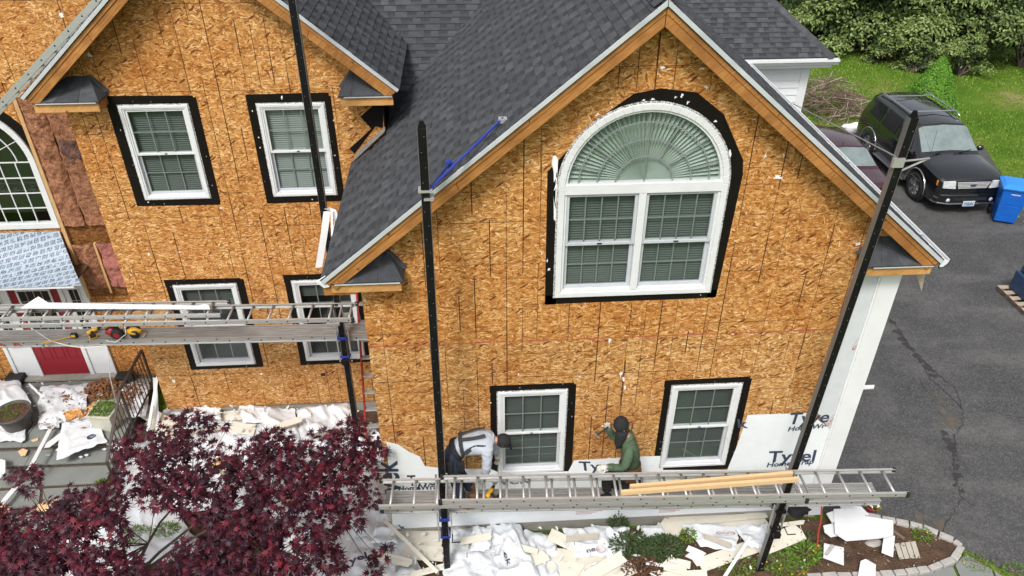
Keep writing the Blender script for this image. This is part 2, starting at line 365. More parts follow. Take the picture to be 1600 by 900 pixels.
# canopy underlayment: pale sheet printed with rows of small dark marks
k = N('underlay'); c0 = k.co(src=k.n('UVMap').outputs[0], rot=(0, 0, R(14))); sx = k.n('SeparateXYZ'); k.l(c0, sx.inputs[0])
xx = k.math('MULTIPLY', k.math('ADD', sx.outputs[0], k.math('MULTIPLY', sx.outputs[1], .35)), 8.5); zz = k.math('MULTIPLY', sx.outputs[1], 9.5)
row = k.math('FLOOR', zz); xo = k.math('ADD', xx, k.math('MULTIPLY', row, .5))
fx = k.math('ABSOLUTE', k.math('SUBTRACT', k.math('FRACT', xo), .5)); fz = k.math('ABSOLUTE', k.math('SUBTRACT', k.math('FRACT', zz), .5))
inb = k.math('MULTIPLY', k.math('LESS_THAN', fx, .40), k.math('LESS_THAN', fz, .37))
scrib = k.n('TexVoronoi'); scrib.feature = 'DISTANCE_TO_EDGE'; scrib.inputs['Scale'].default_value = 48; k.l(c0, scrib.inputs['Vector'])
wn_ = k.noise(c0, 11, 2); inb = k.math('MULTIPLY', inb, k.math('GREATER_THAN', wn_.outputs[0], .40))
ink = k.math('MULTIPLY', inb, k.math('LESS_THAN', scrib.outputs['Distance'], .13))
k.set(k.mix(ink, (.33, .40, .48), (.06, .075, .10)), .55); k.bump(k.noise(c0, 5, 3).outputs[0], .4, .02)
# asphalt with worn patches and aggregate speckle
k = N('asphalt'); tc = k.n('TexCoord').outputs['Object']; big = k.noise(tc, .45, 6, .68); fine = k.noise(tc, 55, 3, .8); mid = k.noise(tc, 3.2, 6, .7); streak = k.noise(k.co(scale=(.35, 1.6, 1), rot=(0, 0, R(25))), .8, 4)
c = k.ramp(big.outputs[0], [(.28, (.044, .044, .046)), (.50, (.074, .073, .074)), (.72, (.120, .117, .115))])
c = k.mix(k.ramp(mid.outputs[0], [(.38, (.55, .55, .55)), (.58, (0, 0, 0))]), c, (.055, .055, .057)); c = k.mix(k.ramp(streak.outputs[0], [(.52, (0, 0, 0)), (.7, (.5, .5, .5))]), c, (.145, .142, .137))
sp = k.n('TexVoronoi'); sp.inputs['Scale'].default_value = 48; k.l(tc, sp.inputs['Vector']); spc = k.n('SeparateColor'); k.l(sp.outputs['Color'], spc.inputs[0])
c = k.mix(k.math('MULTIPLY', k.math('GREATER_THAN', spc.outputs[0], .78), .38), c, (.17, .167, .16)); c = k.mix(k.math('MULTIPLY', k.math('LESS_THAN', spc.outputs[1], .2), .4), c, (.025, .025, .026))
k.set(c, .86, 0, .25); k.bump(fine.outputs[0], .6, .01)
simple('asphalt_dark', (.022, .021, .021), (.045, .043, .042), 9, .8, bump=.5, bscale=60)
simple('asphalt_brown', (.105, .088, .072), (.07, .062, .055), 7, .9, bump=.5, bscale=60, contrast=.12)
# lawn earth under the blades
k = N('lawn'); tc = k.n('TexCoord').outputs['Object']; big = k.noise(tc, .35, 5, .65); fine = k.noise(tc, 14, 4, .7)
c = k.ramp(big.outputs[0], [(.36, (.08, .17, .016)), (.52, (.13, .23, .026)), (.62, (.22, .26, .055)), (.72, (.40, .33, .17))])
c = k.mix(k.ramp(fine.outputs[0], [(.35, (.7, .7, .7)), (.65, (0, 0, 0))]), c, (.03, .06, .008)); k.set(c, .95, 0, .1); k.bump(fine.outputs[0], 1, .06)
# ---------------------------------------------------------------- the house
house = empty('house', (0, 0, 0), 'two storey house stripped to tan strand board under dark shingle roofs', 'house')
K = .83                                   # roof pitch
XR, ZR = 2.01, 8.345                      # front gable ridge
KW = .858
WX, WZ = -3.548, 8.69                      # wing gable ridge
YW, YE = 3.0, 4.0                         # wing wall and entry wall planes
def ring(mb, outer, inner, y0, y1, closed=True):
    """mitred frame between two outlines given as (x, z)"""
    n = len(outer)
    for i in range(n if closed else n - 1):
        j = (i + 1) % n
        mb.prism([(outer[i][0], y0, outer[i][1]), (outer[j][0], y0, outer[j][1]), (inner[j][0], y0, inner[j][1]), (inner[i][0], y0, inner[i][1])], (0, y1 - y0, 0))
    return mb
def rect(x0, x1, z0, z1): return [(x0, z0), (x1, z0), (x1, z1), (x0, z1)]
def inset(x0, x1, z0, z1, d): return (x0 + d, x1 - d, z0 + d, z1 - d)
CUT = {}                                  # wall plane -> outlines of openings
def sash(win, name, x0, x1, z0, z1, y, w, cols, rows, grid='muntin', fm='vinyl'):
    s = ring(MB(), rect(x0, x1, z0, z1), rect(*inset(x0, x1, z0, z1, w)), y, y + .035).build(name, fm, win, bevel=.004)
    a, b, c, d = inset(x0, x1, z0, z1, w)
    MB().face([(a, y + .018, c), (b, y + .018, c), (b, y + .018, d), (a, y + .018, d)]).build('pane', 'glass', win, recalc=False)
    g = MB()
    for i in range(1, cols): x = a + (b - a) * i / cols; g.box(x - .008, x + .008, y + .022, y + .030, c, d)
    for i in range(1, rows): z = c + (d - c) * i / rows; g.box(a, b, y + .0215, y + .0305, z - .008, z + .008)
    g.build('muntin_grid', grid, win)
def blinds(win, x0, x1, z0, z1, y, mat, drop=1.0):
    b = MB(); z = z1 - .02
    while z > z1 - (z1 - z0) * drop:
        b.prism([(x0, y, z - .014), (x0, y + .022, z + .008), (x0, y + .022, z + .0095), (x0, y, z - .0125)], (x1 - x0, 0, 0)); z -= .034
    b.build('blind', mat, win)
def recess(win, x0, x1, z0, z1, y, mat='room_shade', depth=.45):
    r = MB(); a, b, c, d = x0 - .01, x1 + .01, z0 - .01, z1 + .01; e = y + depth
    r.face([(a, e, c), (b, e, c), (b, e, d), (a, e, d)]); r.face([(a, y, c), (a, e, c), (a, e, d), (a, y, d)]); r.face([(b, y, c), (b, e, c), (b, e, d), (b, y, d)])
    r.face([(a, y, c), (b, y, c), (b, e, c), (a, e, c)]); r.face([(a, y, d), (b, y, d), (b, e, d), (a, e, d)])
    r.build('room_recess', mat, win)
def strips(win, Y, x0, x1, z0, z1, t, seed):
    """four lengths of black flashing tape, lapped and a little crooked"""
    rn = random.Random(seed); l, r_, tp, b = t; j = lambda: rn.uniform(-.012, .012); y = Y - .002
    q = [[(x0 - l + j(), z0 - b * .9), (x0 + .02, z0 - b * .9), (x0 + .02, z1 + tp * .9), (x0 - l + j(), z1 + tp * .9)],
         [(x1 - .02, z0 - b * .7), (x1 + r_ + j(), z0 - b * .7), (x1 + r_ + j(), z1 + tp * .72), (x1 - .02, z1 + tp * .72)],
         [(x0 - l, z0 - b + j()), (x1 + r_ * .9, z0 - b + j()), (x1 + r_ * .9, z0 + .02), (x0 - l, z0 + .02)],
         [(x0 - l, z1 - .02), (x1 + r_ * .72, z1 - .02), (x1 + r_ * .72, z1 + tp + j()), (x0 - l, z1 + tp + j())]]
    for i, p in enumerate(q):
        o = .0018 * (i // 2); MB().prism([(a, y - o, c) for a, c in p], (0, .0016, 0)).build('flashing_tape', 'tape', win)
def bits(win, Y, x0, x1, z0, z1, n, seed, edge=.11):
    """torn white paper left on the tape"""
    rn = random.Random(seed); m = MB()
    for i in range(n):
        side = rn.randrange(4); t = rn.random(); e = rn.uniform(.03, edge)
        x, z = ((x0 - e, z0 + (z1 - z0) * t), (x1 + e, z0 + (z1 - z0) * t), (x0 + (x1 - x0) * t, z0 - e), (x0 + (x1 - x0) * t, z1 + e))[side]
        r = rn.choice((.003, .004, .006, .010)); k = rn.randrange(4, 7)
        m.prism([(x + r * rn.uniform(.4, 1.5) * math.cos(6.28 * a / k), Y - .0068, z + r * rn.uniform(.4, 1.8) * math.sin(6.28 * a / k)) for a in range(k)], (0, .001, 0))
    tag(m.build('paper_bits', 'paper_bits', win), kind='stuff')
def window(Y, x0, x1, z0, z1, tape, blind='blind', drop=1.0, seed=0, label=None):
    win = empty('window', (0, 0, 0)); win.parent = house; win.location = ((x0 + x1) / 2, Y, z0); ORG[win.name] = V(win.location)
    if label: win['label'] = label
    CUT.setdefault(Y, []).append(rect(x0 + .02, x1 - .02, z0 + .02, z1 - .02))
    fr = ring(MB(), rect(x0, x1, z0, z1), rect(*inset(x0, x1, z0, z1, .045)), Y - .03, Y + .07).build('window_frame', 'vinyl', win, bevel=.006)
    a, b, c, d = inset(x0, x1, z0, z1, .04)
    ring(MB(), rect(a, b, c, d), rect(*inset(a, b, c, d, .028)), Y - .018, Y + .075).build('jamb_track', 'vinyl', win, bevel=.003)
    ring(MB(), rect(x0 - .014, x1 + .014, z0 - .014, z1 + .014), rect(x0 + .005, x1 - .005, z0 + .005, z1 - .005), Y - .012, Y - .004).build('nail_flange', 'flange', win)
    a, b, c, d = inset(x0, x1, z0, z1, .064); mid = (c + d) / 2 - .01
    sash(win, 'upper_sash', a, b, mid - .018, d, Y - .004, .036, 3, 2)
    sash(win, 'lower_sash', a, b, c, mid + .018, Y + .034, .042, 3, 2, fm='vinyl_grey')
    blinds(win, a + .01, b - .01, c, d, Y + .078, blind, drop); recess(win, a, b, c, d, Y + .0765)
    MB().box((a + b) / 2 - .02, (a + b) / 2 + .02, Y - .010, Y - .0045, mid - .004, mid + .012).build('sash_lock', 'hole', win)
    strips(win, Y, x0, x1, z0, z1, tape, seed); bits(win, Y, x0, x1, z0, z1, 9, seed + 50)
    return win
def pxrect(Y, tl, tr, bl):
    a, b, c = PY(*tl, Y), PY(*tr, Y), PY(*bl, Y); return ((a.x + c.x) / 2, (a.x + c.x) / 2 + (b.x - a.x), c.z, (a.z + b.z) / 2)
window(0, .29, 1.265, 1.42, 3.04, (.11, .13, .11, .12), 'blind_dark', seed=1, label='ground floor window right of the bending worker')
window(0, 2.755, 3.755, 1.385, 3.02, (.12, .14, .11, .12), 'blind_dark', seed=2, label='ground floor window nearest the white corner board')
window(YW, *pxrect(YW, (183.75, 165), (292.5, 162.5), (228.75, 311.25)), (.16, .14, .14, .12), 'blind', seed=3, label='upper window left of the long black pole')
window(YW, *pxrect(YW, (401, 162.5), (506, 160), (428.75, 306)), (.13, .12, .14, .12), 'blind_pale', seed=4, label='upper window with pale blinds crossed by the long black pole')
window(YW, *pxrect(YW, (271, 446), (369, 443), (308, 571)), (.13, .13, .12, .10), 'blind_dark', seed=5, drop=.25, label='lower window behind the ladder, nearer the red door')
window(YW, *pxrect(YW, (455.5, 438.5), (553, 436), (480, 562.5)), (.13, .13, .12, .10), 'blind_dark', seed=6, drop=.2, label='lower window behind the ladder, beside the red stepladder')
# the tall arched window of the front gable
def arc(cx, cz, r, n=28, a0=0, a1=180): return [(cx + r * math.cos(R(a0 + (a1 - a0) * i / n)), cz + r * math.sin(R(a0 + (a1 - a0) * i / n))) for i in range(n + 1)]
AW = empty('arched_window', (2.04, 0, 4.62)); AW.parent = house; ORG[AW.name] = V(AW.location)
x0, x1, z0, zb, ZC, RA = 1.035, 3.045, 4.62, 6.075, 6.17, 1.005; cx = 2.04
out = [(x0, z0), (x1, z0)] + arc(cx, ZC, RA); inn = [(x0 + .07, z0 + .07), (x1 - .07, z0 + .07)] + arc(cx, ZC, RA - .075)
CUT[0].append([(x0 + .03, z0 + .03), (x1 - .03, z0 + .03)] + arc(cx, ZC, RA - .03, 20))
ring(MB(), out, inn, -.035, .07).build('window_frame', 'vinyl', AW, bevel=.006)
o2 = [(x0 + .065, z0 + .065), (x1 - .065, z0 + .065)] + arc(cx, ZC, RA - .07); i2 = [(x0 + .10, z0 + .10), (x1 - .10, z0 + .10)] + arc(cx, ZC, RA - .105)
ring(MB(), o2, i2, -.015, .075).build('jamb_track', 'vinyl', AW, bevel=.003)
of = [(x0 - .02, z0 - .015), (x1 + .02, z0 - .015)] + arc(cx, ZC, RA + .022); ring(MB(), of, [(x0 + .01, z0 + .01), (x1 - .01, z0 + .01)] + arc(cx, ZC, RA - .01), -.012, -.005).build('nail_flange', 'flange', AW)
MB().box(x0 + .06, x1 - .06, -.032, .08, zb, zb + .135).build('transom_bar', 'vinyl', AW, bevel=.008)
MB().box(cx - .045, cx + .045, -.028, .08, z0 + .08, zb).build('mullion', 'vinyl', AW, bevel=.006)
for a, b in ((x0 + .1, cx - .045), (cx + .045, x1 - .1)):
    c, d = z0 + .1, zb; m = (c + d) / 2 - .01
    sash(AW, 'upper_sash', a, b, m - .02, d, -.002, .04, 4, 2, fm='vinyl_grey'); sash(AW, 'lower_sash', a, b, c, m + .02, .034, .045, 4, 2, fm='vinyl_grey')
    blinds(AW, a + .01, b - .01, c, d, .082, 'blind')
    MB().box((a + b) / 2 - .03, (a + b) / 2 + .03, -.010, -.003, m - .003, m + .014).build('sash_lock', 'hole', AW)
zf = zb + .135
r_in = RA - .10; fz = zf
gp = [(cx + r_in * math.cos(R(t)), max(fz, ZC + r_in * math.sin(R(t)))) for t in range(0, 181, 5)]
MB().face([(x, .02, z) for x, z in gp]).build('pane', 'glass', AW, recalc=False)
g = MB()
for q in (.38, .62, .86):
    pts = [(cx + r_in * q * math.cos(R(t)), fz + (ZC + r_in - fz) * q * math.sin(R(t))) for t in range(0, 181, 6)]
    ring(g, pts, [(cx + (x - cx) * (1 - .016 / q), fz + (z - fz) * (1 - .016 / q)) for x, z in pts], .008, .016, False)
for t, q0, q1 in ((90, 0, 1), (64, .38, 1), (116, .38, 1), (38, .38, 1), (142, .38, 1), (16, .62, 1), (164, .62, 1)):
    d = V((math.cos(R(t)) * r_in, 0, math.sin(R(t)) * (ZC + r_in - fz))); g.bar(V((cx, .0135, fz)) + d * q0, V((cx, .0135, fz)) + d * q1, .012, .014, (0, 1, 0))
g.build('muntin_grid', 'muntin', AW)
# pleated sunburst shade
f = MB(); n = 88
pl = [V((cx + (r_in + .03) * math.cos(math.pi * i / n), .04 + (.075 if i % 2 else 0), fz + (ZC + r_in - fz + .03) * math.sin(math.pi * i / n))) for i in range(n + 1)]
for i in range(n): f.face([(cx, .065, fz), pl[i], pl[i + 1]])
f.build('sunburst_shade', 'shade_fan', AW)
recess(AW, x0 + .1, x1 - .1, z0 + .1, zb, .082)
rb = MB(); rb.face([(x, .30, z) for x, z in gp]); ring(rb, gp, gp[1:] + gp[:1], .08, .30, False); rb.build('room_recess', 'room_shade', AW)
# black tape: straight lengths, then short pieces faceted round the arch
for p in ([(x0 - .12, z0 - .12), (x0 + .02, z0 - .12), (x0 + .02, ZC + .2), (x0 - .135, ZC + .22)], [(x1 - .02, z0 - .09), (x1 + .105, z0 - .09), (x1 + .16, ZC + .10), (x1 + .13, ZC + .30), (x1 - .02, ZC + .20)], [(x0 - .12, z0 - .115), (x1 + .10, z0 - .10), (x1 + .10, z0 + .02), (x0 - .12, z0 + .02)]):
    MB().prism([(a, -.0022, c) for a, c in p], (0, .0018, 0)).build('flashing_tape', 'tape', AW)
ta = [(x0 - .13, ZC + .21), (1.42, 6.98), (1.82, 7.28), (2.12, 7.335), (2.52, 7.28), (2.86, 7.02), (x1 + .13, ZC + .29)]
ti = arc(cx, ZC, RA - .02, 6, 170, 8)
for i in range(6):
    MB().prism([(ta[i][0], -.004 - .0012 * (i % 2), ta[i][1]), (ta[i + 1][0], -.004 - .0012 * (i % 2), ta[i + 1][1]), (ti[i + 1][0], -.004 - .0012 * (i % 2), ti[i + 1][1]), (ti[i][0], -.004 - .0012 * (i % 2), ti[i][1])], (0, .001, 0)).build('flashing_tape', 'tape', AW)
m = MB(); rn = random.Random(11)
def scrap(m, px, py, w, h, Y=-.008, k=11, s=1):
    p = PY(px, py, Y); pts = []
    for a in range(k):
        q = rn.choice((.3, .6, .9, 1.1, 1.35)); pts.append((p.x + w * q * math.cos(6.28 * a / k), Y, p.z + h * q * math.sin(6.28 * a / k)))
    m.prism(pts, (0, .0012, 0))
for a in ((867, 262, .03, .14), (869, 290, .02, .18), (866, 330, .018, .2), (1139, 250, .02, .12), (1136, 262, .015, .06), (1117, 395, .02, .12), (1113, 405, .03, .05), (855, 408, .016, .035), (858, 421, .018, .02), (934, 179, .03, .018), (1065, 150, .025, .02), (1055, 152, .02, .012), (1020, 155, .02, .01), (956, 167, .012, .014), (1074, 160, .02, .02), (1118, 190, .018, .014), (1005, 157, .02, .01), (896, 245, .02, .03), (1008, 458, .01, .008), (1039, 459, .01, .008), (1095, 461, .01, .008)): scrap(m, *a)
tag(m.build('paper_bits', 'paper_bits', AW), kind='stuff')
# ---- entry window over the door
EW = empty('entry_window', (-8.06, YE, 3.66)); EW.parent = house; ORG[EW.name] = V(EW.location); EW['label'] = 'dark arched window with white grid above the door canopy'
a0, a1, c0, zc, ra = -9.06, -7.07, 3.66, 4.88, .995; cx = -8.065
ol = [(a0, c0), (a1, c0)] + arc(cx, zc, ra); CUT.setdefault(YE, []).append([(a0 + .03, c0 + .03), (a1 - .03, c0 + .03)] + arc(cx, zc, ra - .03, 20))
ring(MB(), ol, [(a0 + .10, c0 + .10), (a1 - .10, c0 + .10)] + arc(cx, zc, ra - .10), YE - .04, YE + .07).build('window_frame', 'vinyl', EW, bevel=.006)
MB().face([(x, YE + .02, z) for x, z in [(a0 + .09, c0 + .09), (a1 - .09, c0 + .09)] + arc(cx, zc, ra - .09)]).build('pane', 'glass', EW, recalc=False)
g = MB()
for i in range(1, 7):
    x = a0 + .1 + (a1 - a0 - .2) * i / 7; g.box(x - .009, x + .009, YE + .002, YE + .012, c0 + .1, zc + (0 if i in (1, 6) else .1))
for i in range(1, 5): z = c0 + .1 + (zc - c0 - .1) * i / 4.0; g.box(a0 + .1, a1 - .1, YE + .001, YE + .013, z - .009, z + .009)
for q in (.45, .78):
    pts = arc(cx, zc, (ra - .1) * q, 20); ring(g, pts, arc(cx, zc, (ra - .1) * q - .018, 20), YE + .001, YE + .013, False)
for t in (25, 50, 75, 105, 130, 155):
    d = V((math.cos(R(t)), 0, math.sin(R(t)))) * (ra - .1); g.bar(V((cx, YE + .007, zc)) + d * .45, V((cx, YE + .007, zc)) + d, .01, .018, (0, 1, 0))
g.build('muntin_grid', 'vinyl', EW)
rb = MB(); po = [(a0 + .05, c0 + .05), (a1 - .05, c0 + .05)] + arc(cx, zc, ra - .05); rb.face([(x, YE + .5, z) for x, z in po]); ring(rb, po, [(x * .999, z) for x, z in po], YE + .075, YE + .5); rb.build('room_recess', 'room_shade_green', EW)
st = ring(MB(), [(a1 + .10, c0 + .05)] + arc(cx, zc, ra + .17, 14, 0, 100), [(a1 - .02, c0 + .05)] + arc(cx, zc, ra - .02, 14, 0, 100), YE - .0045, YE - .002, False); st.build('flashing_tape', 'tape', EW)
# ---------------------------------------------------------------- sheathed walls, one object for each sheet
def cutter(outline, Y): return MB().prism([(x, Y - .2, z) for x, z in outline], (0, .6, 0)).build('cutter', None)
def split_loose(ob, parent):
    """a sheet cut in two by an opening becomes two sheets"""
    bm = bmesh.new(); bm.from_mesh(ob.data); bm.verts.ensure_lookup_table(); seen = {}; n = 0
    for v in bm.verts:
        if v.index in seen: continue
        st_ = [v]; seen[v.index] = n
        while st_:
            for e in st_.pop().link_edges:
                for q in e.verts:
                    if q.index not in seen: seen[q.index] = n; st_.append(q)
        n += 1
    bm.free()
    if n < 2: return
    src = ob.data
    for k_ in range(n):
        b = bmesh.new(); b.from_mesh(src); b.verts.ensure_lookup_table(); bmesh.ops.delete(b, geom=[v for v in b.verts if seen[v.index] != k_], context='VERTS'); me = bpy.data.meshes.new('osb_sheet'); b.to_mesh(me); b.free()
        for mm in src.materials: me.materials.append(mm)
        if k_ == 0: ob.data = me
        else: o2_ = bpy.data.objects.new('osb_sheet', me); COL.objects.link(o2_); o2_.parent = parent; ORG[o2_.name] = ORG[ob.name]
def wall(name, Y, outline, rows, xs0, matf, thick=.12, lines=True, seed=0, skip=None):
    """outline: counter-clockwise convex (x, z); rows: seam heights"""
    cs = [(o, cutter(o, Y)) for o in CUT.get(Y, [])]
    core = MB().prism([(x, Y + .0125, z) for x, z in outline], (0, thick, 0)).build(name, 'soffit', house)
    def carve(ob, poly):
        bx0, bx1 = min(p[0] for p in poly), max(p[0] for p in poly); bz0, bz1 = min(p[1] for p in poly), max(p[1] for p in poly); hit = False
        for o, c in cs:
            if min(p[0] for p in o) < bx1 and max(p[0] for p in o) > bx0 and min(p[1] for p in o) < bz1 and max(p[1] for p in o) > bz0:
                b = ob.modifiers.new('cut', 'BOOLEAN'); b.operation = 'DIFFERENCE'; b.solver = 'EXACT'; b.object = c; hit = True
        if hit: bake(ob)
        return hit
    carve(core, outline)
    for r in range(len(rows) - 1):
        x = xs0 - (1.22 if r % 2 else 0) - 4.88
        while x < max(p[0] for p in outline):
            q = clip_convex([(x + .0035, rows[r] + .0035), (x + 2.4365, rows[r] + .0035), (x + 2.4365, rows[r + 1] - .0035), (x + .0035, rows[r + 1] - .0035)], outline); x += 2.44
            if len(q) < 3 or (skip and skip(sum(p[0] for p in q) / len(q), sum(p[1] for p in q) / len(q))): continue
            sh = MB().prism([(a, Y, c) for a, c in q], (0, .012, 0)).build('osb_sheet', matf((rows[r] + rows[r + 1]) / 2), core)
            if carve(sh, q): split_loose(sh, core)
    for o, c in cs: bpy.data.meshes.remove(c.data)
    if lines:
        rn = random.Random(seed); m = MB(); ins = lambda x, z: any(min(p[0] for p in o) - .15 < x < max(p[0] for p in o) + .15 and min(p[1] for p in o) - .13 < z < max(p[1] for p in o) + .13 for o in CUT.get(Y, []))
        inside = lambda x, z: bool(clip_convex([(x - .01, z - .01), (x + .01, z - .01), (x + .01, z + .01), (x - .01, z + .01)], outline)) and not ins(x, z)
        xa, xb = min(p[0] for p in outline), max(p[0] for p in outline); za, zb_ = min(p[1] for p in outline), max(p[1] for p in outline)
        x = xa + .2
        while x < xb:
            z = za; on = rn.random() < .6
            while z < zb_:
                L = rn.uniform(.25, .95)
                if on:
                    t = rn.choice((.0028, .0044, .0066)); zz = z
                    while zz < z + L:
                        if inside(x, zz) and inside(x, zz + .05): m.prism([(x - t, Y - .0008, zz), (x + t, Y - .0008, zz), (x + t, Y - .0008, zz + .05), (x - t, Y - .0008, zz + .05)], (0, .0006, 0))
                        zz += .05
                z += L; on = rn.random() < .62
            x += rn.choice((.203, .203, .406))
        z = za + .406
        while z < zb_:
            x = xa; on = rn.random() < .5
            while x < xb:
                L = rn.uniform(.4, 2.4)
                if on:
                    xx = x; t = rn.choice((.0020, .0034))
                    while xx < x + L:
                        if inside(xx, z) and inside(xx + .06, z): m.prism([(xx, Y - .0011, z - t), (xx + .06, Y - .0011, z - t), (xx + .06, Y - .0011, z + t), (xx, Y - .0011, z + t)], (0, .0006, 0))
                        xx += .06
                x += L; on = not on
            z += .203 if rn.random() < .2 else .406
        if m.f: tag(m.build('nail_lines', 'soffit_line', core, recalc=False), kind='stuff')
    return core
simple('soffit_line', (.035, .014, .005), (.08, .034, .012), 9, .9)
rows = [.25 + 1.2225 * i for i in range(4)] + [3.92 + 1.22 * i for i in range(1, 5)]
zt = ZR - .17
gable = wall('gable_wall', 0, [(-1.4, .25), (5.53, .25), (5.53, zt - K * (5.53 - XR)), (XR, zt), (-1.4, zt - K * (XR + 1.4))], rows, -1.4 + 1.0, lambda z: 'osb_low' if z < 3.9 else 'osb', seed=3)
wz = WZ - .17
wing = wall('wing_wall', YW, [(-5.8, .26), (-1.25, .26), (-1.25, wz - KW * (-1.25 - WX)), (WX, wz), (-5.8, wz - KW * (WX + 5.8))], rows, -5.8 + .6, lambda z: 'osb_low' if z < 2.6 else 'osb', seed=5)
entry = wall('entry_wall', YE, [(-11.2, .1), (-3.7, .1), (-3.7, 9.2), (-11.2, 9.2)], [.1 + 1.22 * i for i in range(9)], -7.1, lambda z: 'osb', seed=8, skip=lambda x, z: False)
# red chalk line along the floor seam of the gable wall
MB().box(-1.4, 5.25, -.0022, -.001, 3.913, 3.925).build('chalk_line', 'ink_red', gable)
# torn paper caught on the boards
m = MB(); rn = random.Random(21)
for a in ((1097, 45 + 62, .03, .012), (1105, 137, .035, .02), (1178, 187, .02, .008), (1150, 172, .012, .012), (1196, 243, .016, .05), (1262, 238, .02, .03), (1224, 244, .012, .03), (1216, 277, .05, .02), (1330, 305, .012, .05), (1313, 286, .03, .012), (953, 533, .03, .035), (970, 584, .022, .07), (974, 592, .02, .05), (977, 605, .014, .04), (810, 585, .012, .02), (906, 589, .02, .012), (846, 396, .014, .02), (824, 253, .016, .01), (520 + 50, 470, .02, .01), (592, 502, .012, .012), (1340, 381, .03, .02), (770, 250, .008, .02), (1180, 97, .012, .01), (1034, 107, .03, .02)): scrap(m, *a, Y=-.004)
tag(m.build('paper_bits', 'paper_bits', gable), kind='stuff')
m = MB()
for a in ((96, 24, .03, .03), (140, 85, .03, .04), (233, 397, .02, .025), (205, 430, .018, .02), (280, 394, .02, .015), (272, 595, .03, .05), (408, 584, .02, .025), (440, 153, .02, .03), (478, 579, .02, .012), (630 - 90, 152, .01, .012), (345, 325, .014, .02)): scrap(m, *a, Y=YW - .004)
tag(m.build('paper_bits', 'paper_bits', wing), kind='stuff')
MB().box(-2.86, -2.78, YW - .012, YW - .001, .93, .99).build('vent_hole', 'hole', wing)
# bare studs and pink insulation between the entry window and the wing
IX0, IX1 = PY(100, 355, YE).x, -5.72
def fluffy(name, mat, x0, x1, z0, z1, seed, y=YE - .05, amp=.05):
    n, k = max(3, int((x1 - x0) / .03)), int((z1 - z0) / .035); m = MB()
    for i in range(n + 1):
        for j in range(k + 1):
            x = x0 + (x1 - x0) * i / n; z = z0 + (z1 - z0) * j / k; e = math.sin(math.pi * i / n) ** .5 * .05
            m.v.append(V((x, y - e - amp * noise.noise(V((x * 6, z * 5, seed))) - amp * .5 * noise.noise(V((x * 19, z * 17, seed))), z)))
    for i in range(n):
        for j in range(k):
            a = i * (k + 1) + j; m.f.append((a, a + 1, a + k + 2, a + k + 1)); m.m.append(0)
    o = m.build(name, mat, entry, smooth=True); return o
MB().box(IX0 - .02, IX1, YE - .012, YE - .004, 2.2, 6.05).build('wall_cavity', 'osb_dark', entry)
xs = IX0 + .045
mid = PY(118, 300, YE).x
fluffy('insulation_batt', 'insulation', xs, mid, 3.72, 6.0, 1); fluffy('insulation_batt', 'insulation', mid + .01, IX1, 3.72, 6.0, 2)
fluffy('insulation_batt', 'insulation', xs, mid + .02, 2.42, 3.35, 3); fluffy('insulation_batt', 'insulation_pink', mid + .07, IX1, 2.45, 3.36, 4)
fluffy('insulation_stain', 'insulation_stain', mid + .04, IX1 - .05, 4.9, 5.3, 5, YE - .075, .08)
for a, b, c, d in ((IX0 - .015, xs, 2.2, 6.05), (mid + .02, mid + .06, 2.3, 3.35), (IX0 - .1, IX1, 6.0, 6.06)):
    MB().box(a, b, YE - .075, YE - .013, c, d).build('stud', 'stud', entry, bevel=.003)
# house wrap on the foot of the gable wall, with its print
def sheet(name, pts, mat, parent, y, th=.002): return MB().prism([(a, y, c) for a, c in pts], (0, th, 0)).build(name, mat, parent)
def pts(Y, *px): return [((p := PY(a, b, Y)).x, p.z) for a, b in px]
sheet('house_wrap', [(-1.4, .25)] + pts(0, (1275, 800))[:0] + [(5.26, .25), (5.26, 2.05)] + pts(0, (1345, 560), (1262, 645), (1168, 648), (1150, 700), (1136, 734), (1036, 734), (1034, 712), (1000, 713), (897, 719), (888, 736), (780, 738), (768, 733), (690, 731), (664, 728), (656, 713), (640, 706), (622, 694), (604, 690))[1:], 'wrap_wall', gable, -.0062)
sheet('house_wrap', [(4.83, 2.6), (5.27, 2.0), (5.27, 5.0), (5.02, 5.0), (4.98, 4.2)], 'foam_board', gable, -.0088)
def word(body, px, py, px2, py2, hpx, mat='ink_navy', bold=.02, parent=None, Y=-.0098, up=(0, 0, 1)):
    a = PY(px, py, Y); b = PY(px2, py2, Y); L = (b - a).length
    t = text('print', body, mat, parent or gable, a, b - a, up, 1, bold, .0004)
    xs_ = [v.co for v in t.data.vertices]; r = (b - a).normalized(); w0 = max((c - a).dot(r) for c in xs_); h = (PY(px, py - hpx, Y) - a).length
    hh = max((c - a).dot(V(up)) for c in xs_)
    for v in t.data.vertices: d = v.co - a; x = d.dot(r); z = d.dot(V(up)); y = d - r * x - V(up) * z; v.co = a + r * (x * L / w0) + V(up) * (z * h / hh) + y
    return t
word('Tyve', 1230, 663, 1293, 661, 17); word('HomeWr', 1230, 674, 1288, 672, 7, bold=.03)
word('Tyvel', 1199, 722, 1274, 717, 18); word('HomeWrap', 1197, 730, 1270, 727, 7, bold=.03)
word('k', 1152, 668, 1170, 666, 14); word('Tyv', 906, 735, 952, 731, 15)
word('Tyvek', 638, 759, 692, 756, 17); word('meWrap', 640, 765 - 2, 700, 761 - 2, 6, bold=.03) if False else word('HomeWrap', 622, 768, 690, 765, 8, bold=.03)
word('Tyvek', 745, 760, 830, 757, 13, 'ink_grey'); word('HomeWrap', 712, 802, 786, 799, 7, bold=.03)
word('Tyvek', 630, 802, 627, 719, 24, up=(-1, 0, 0))
word('k', 626, 826, 636, 825, 7, up=(0, 0, 1))
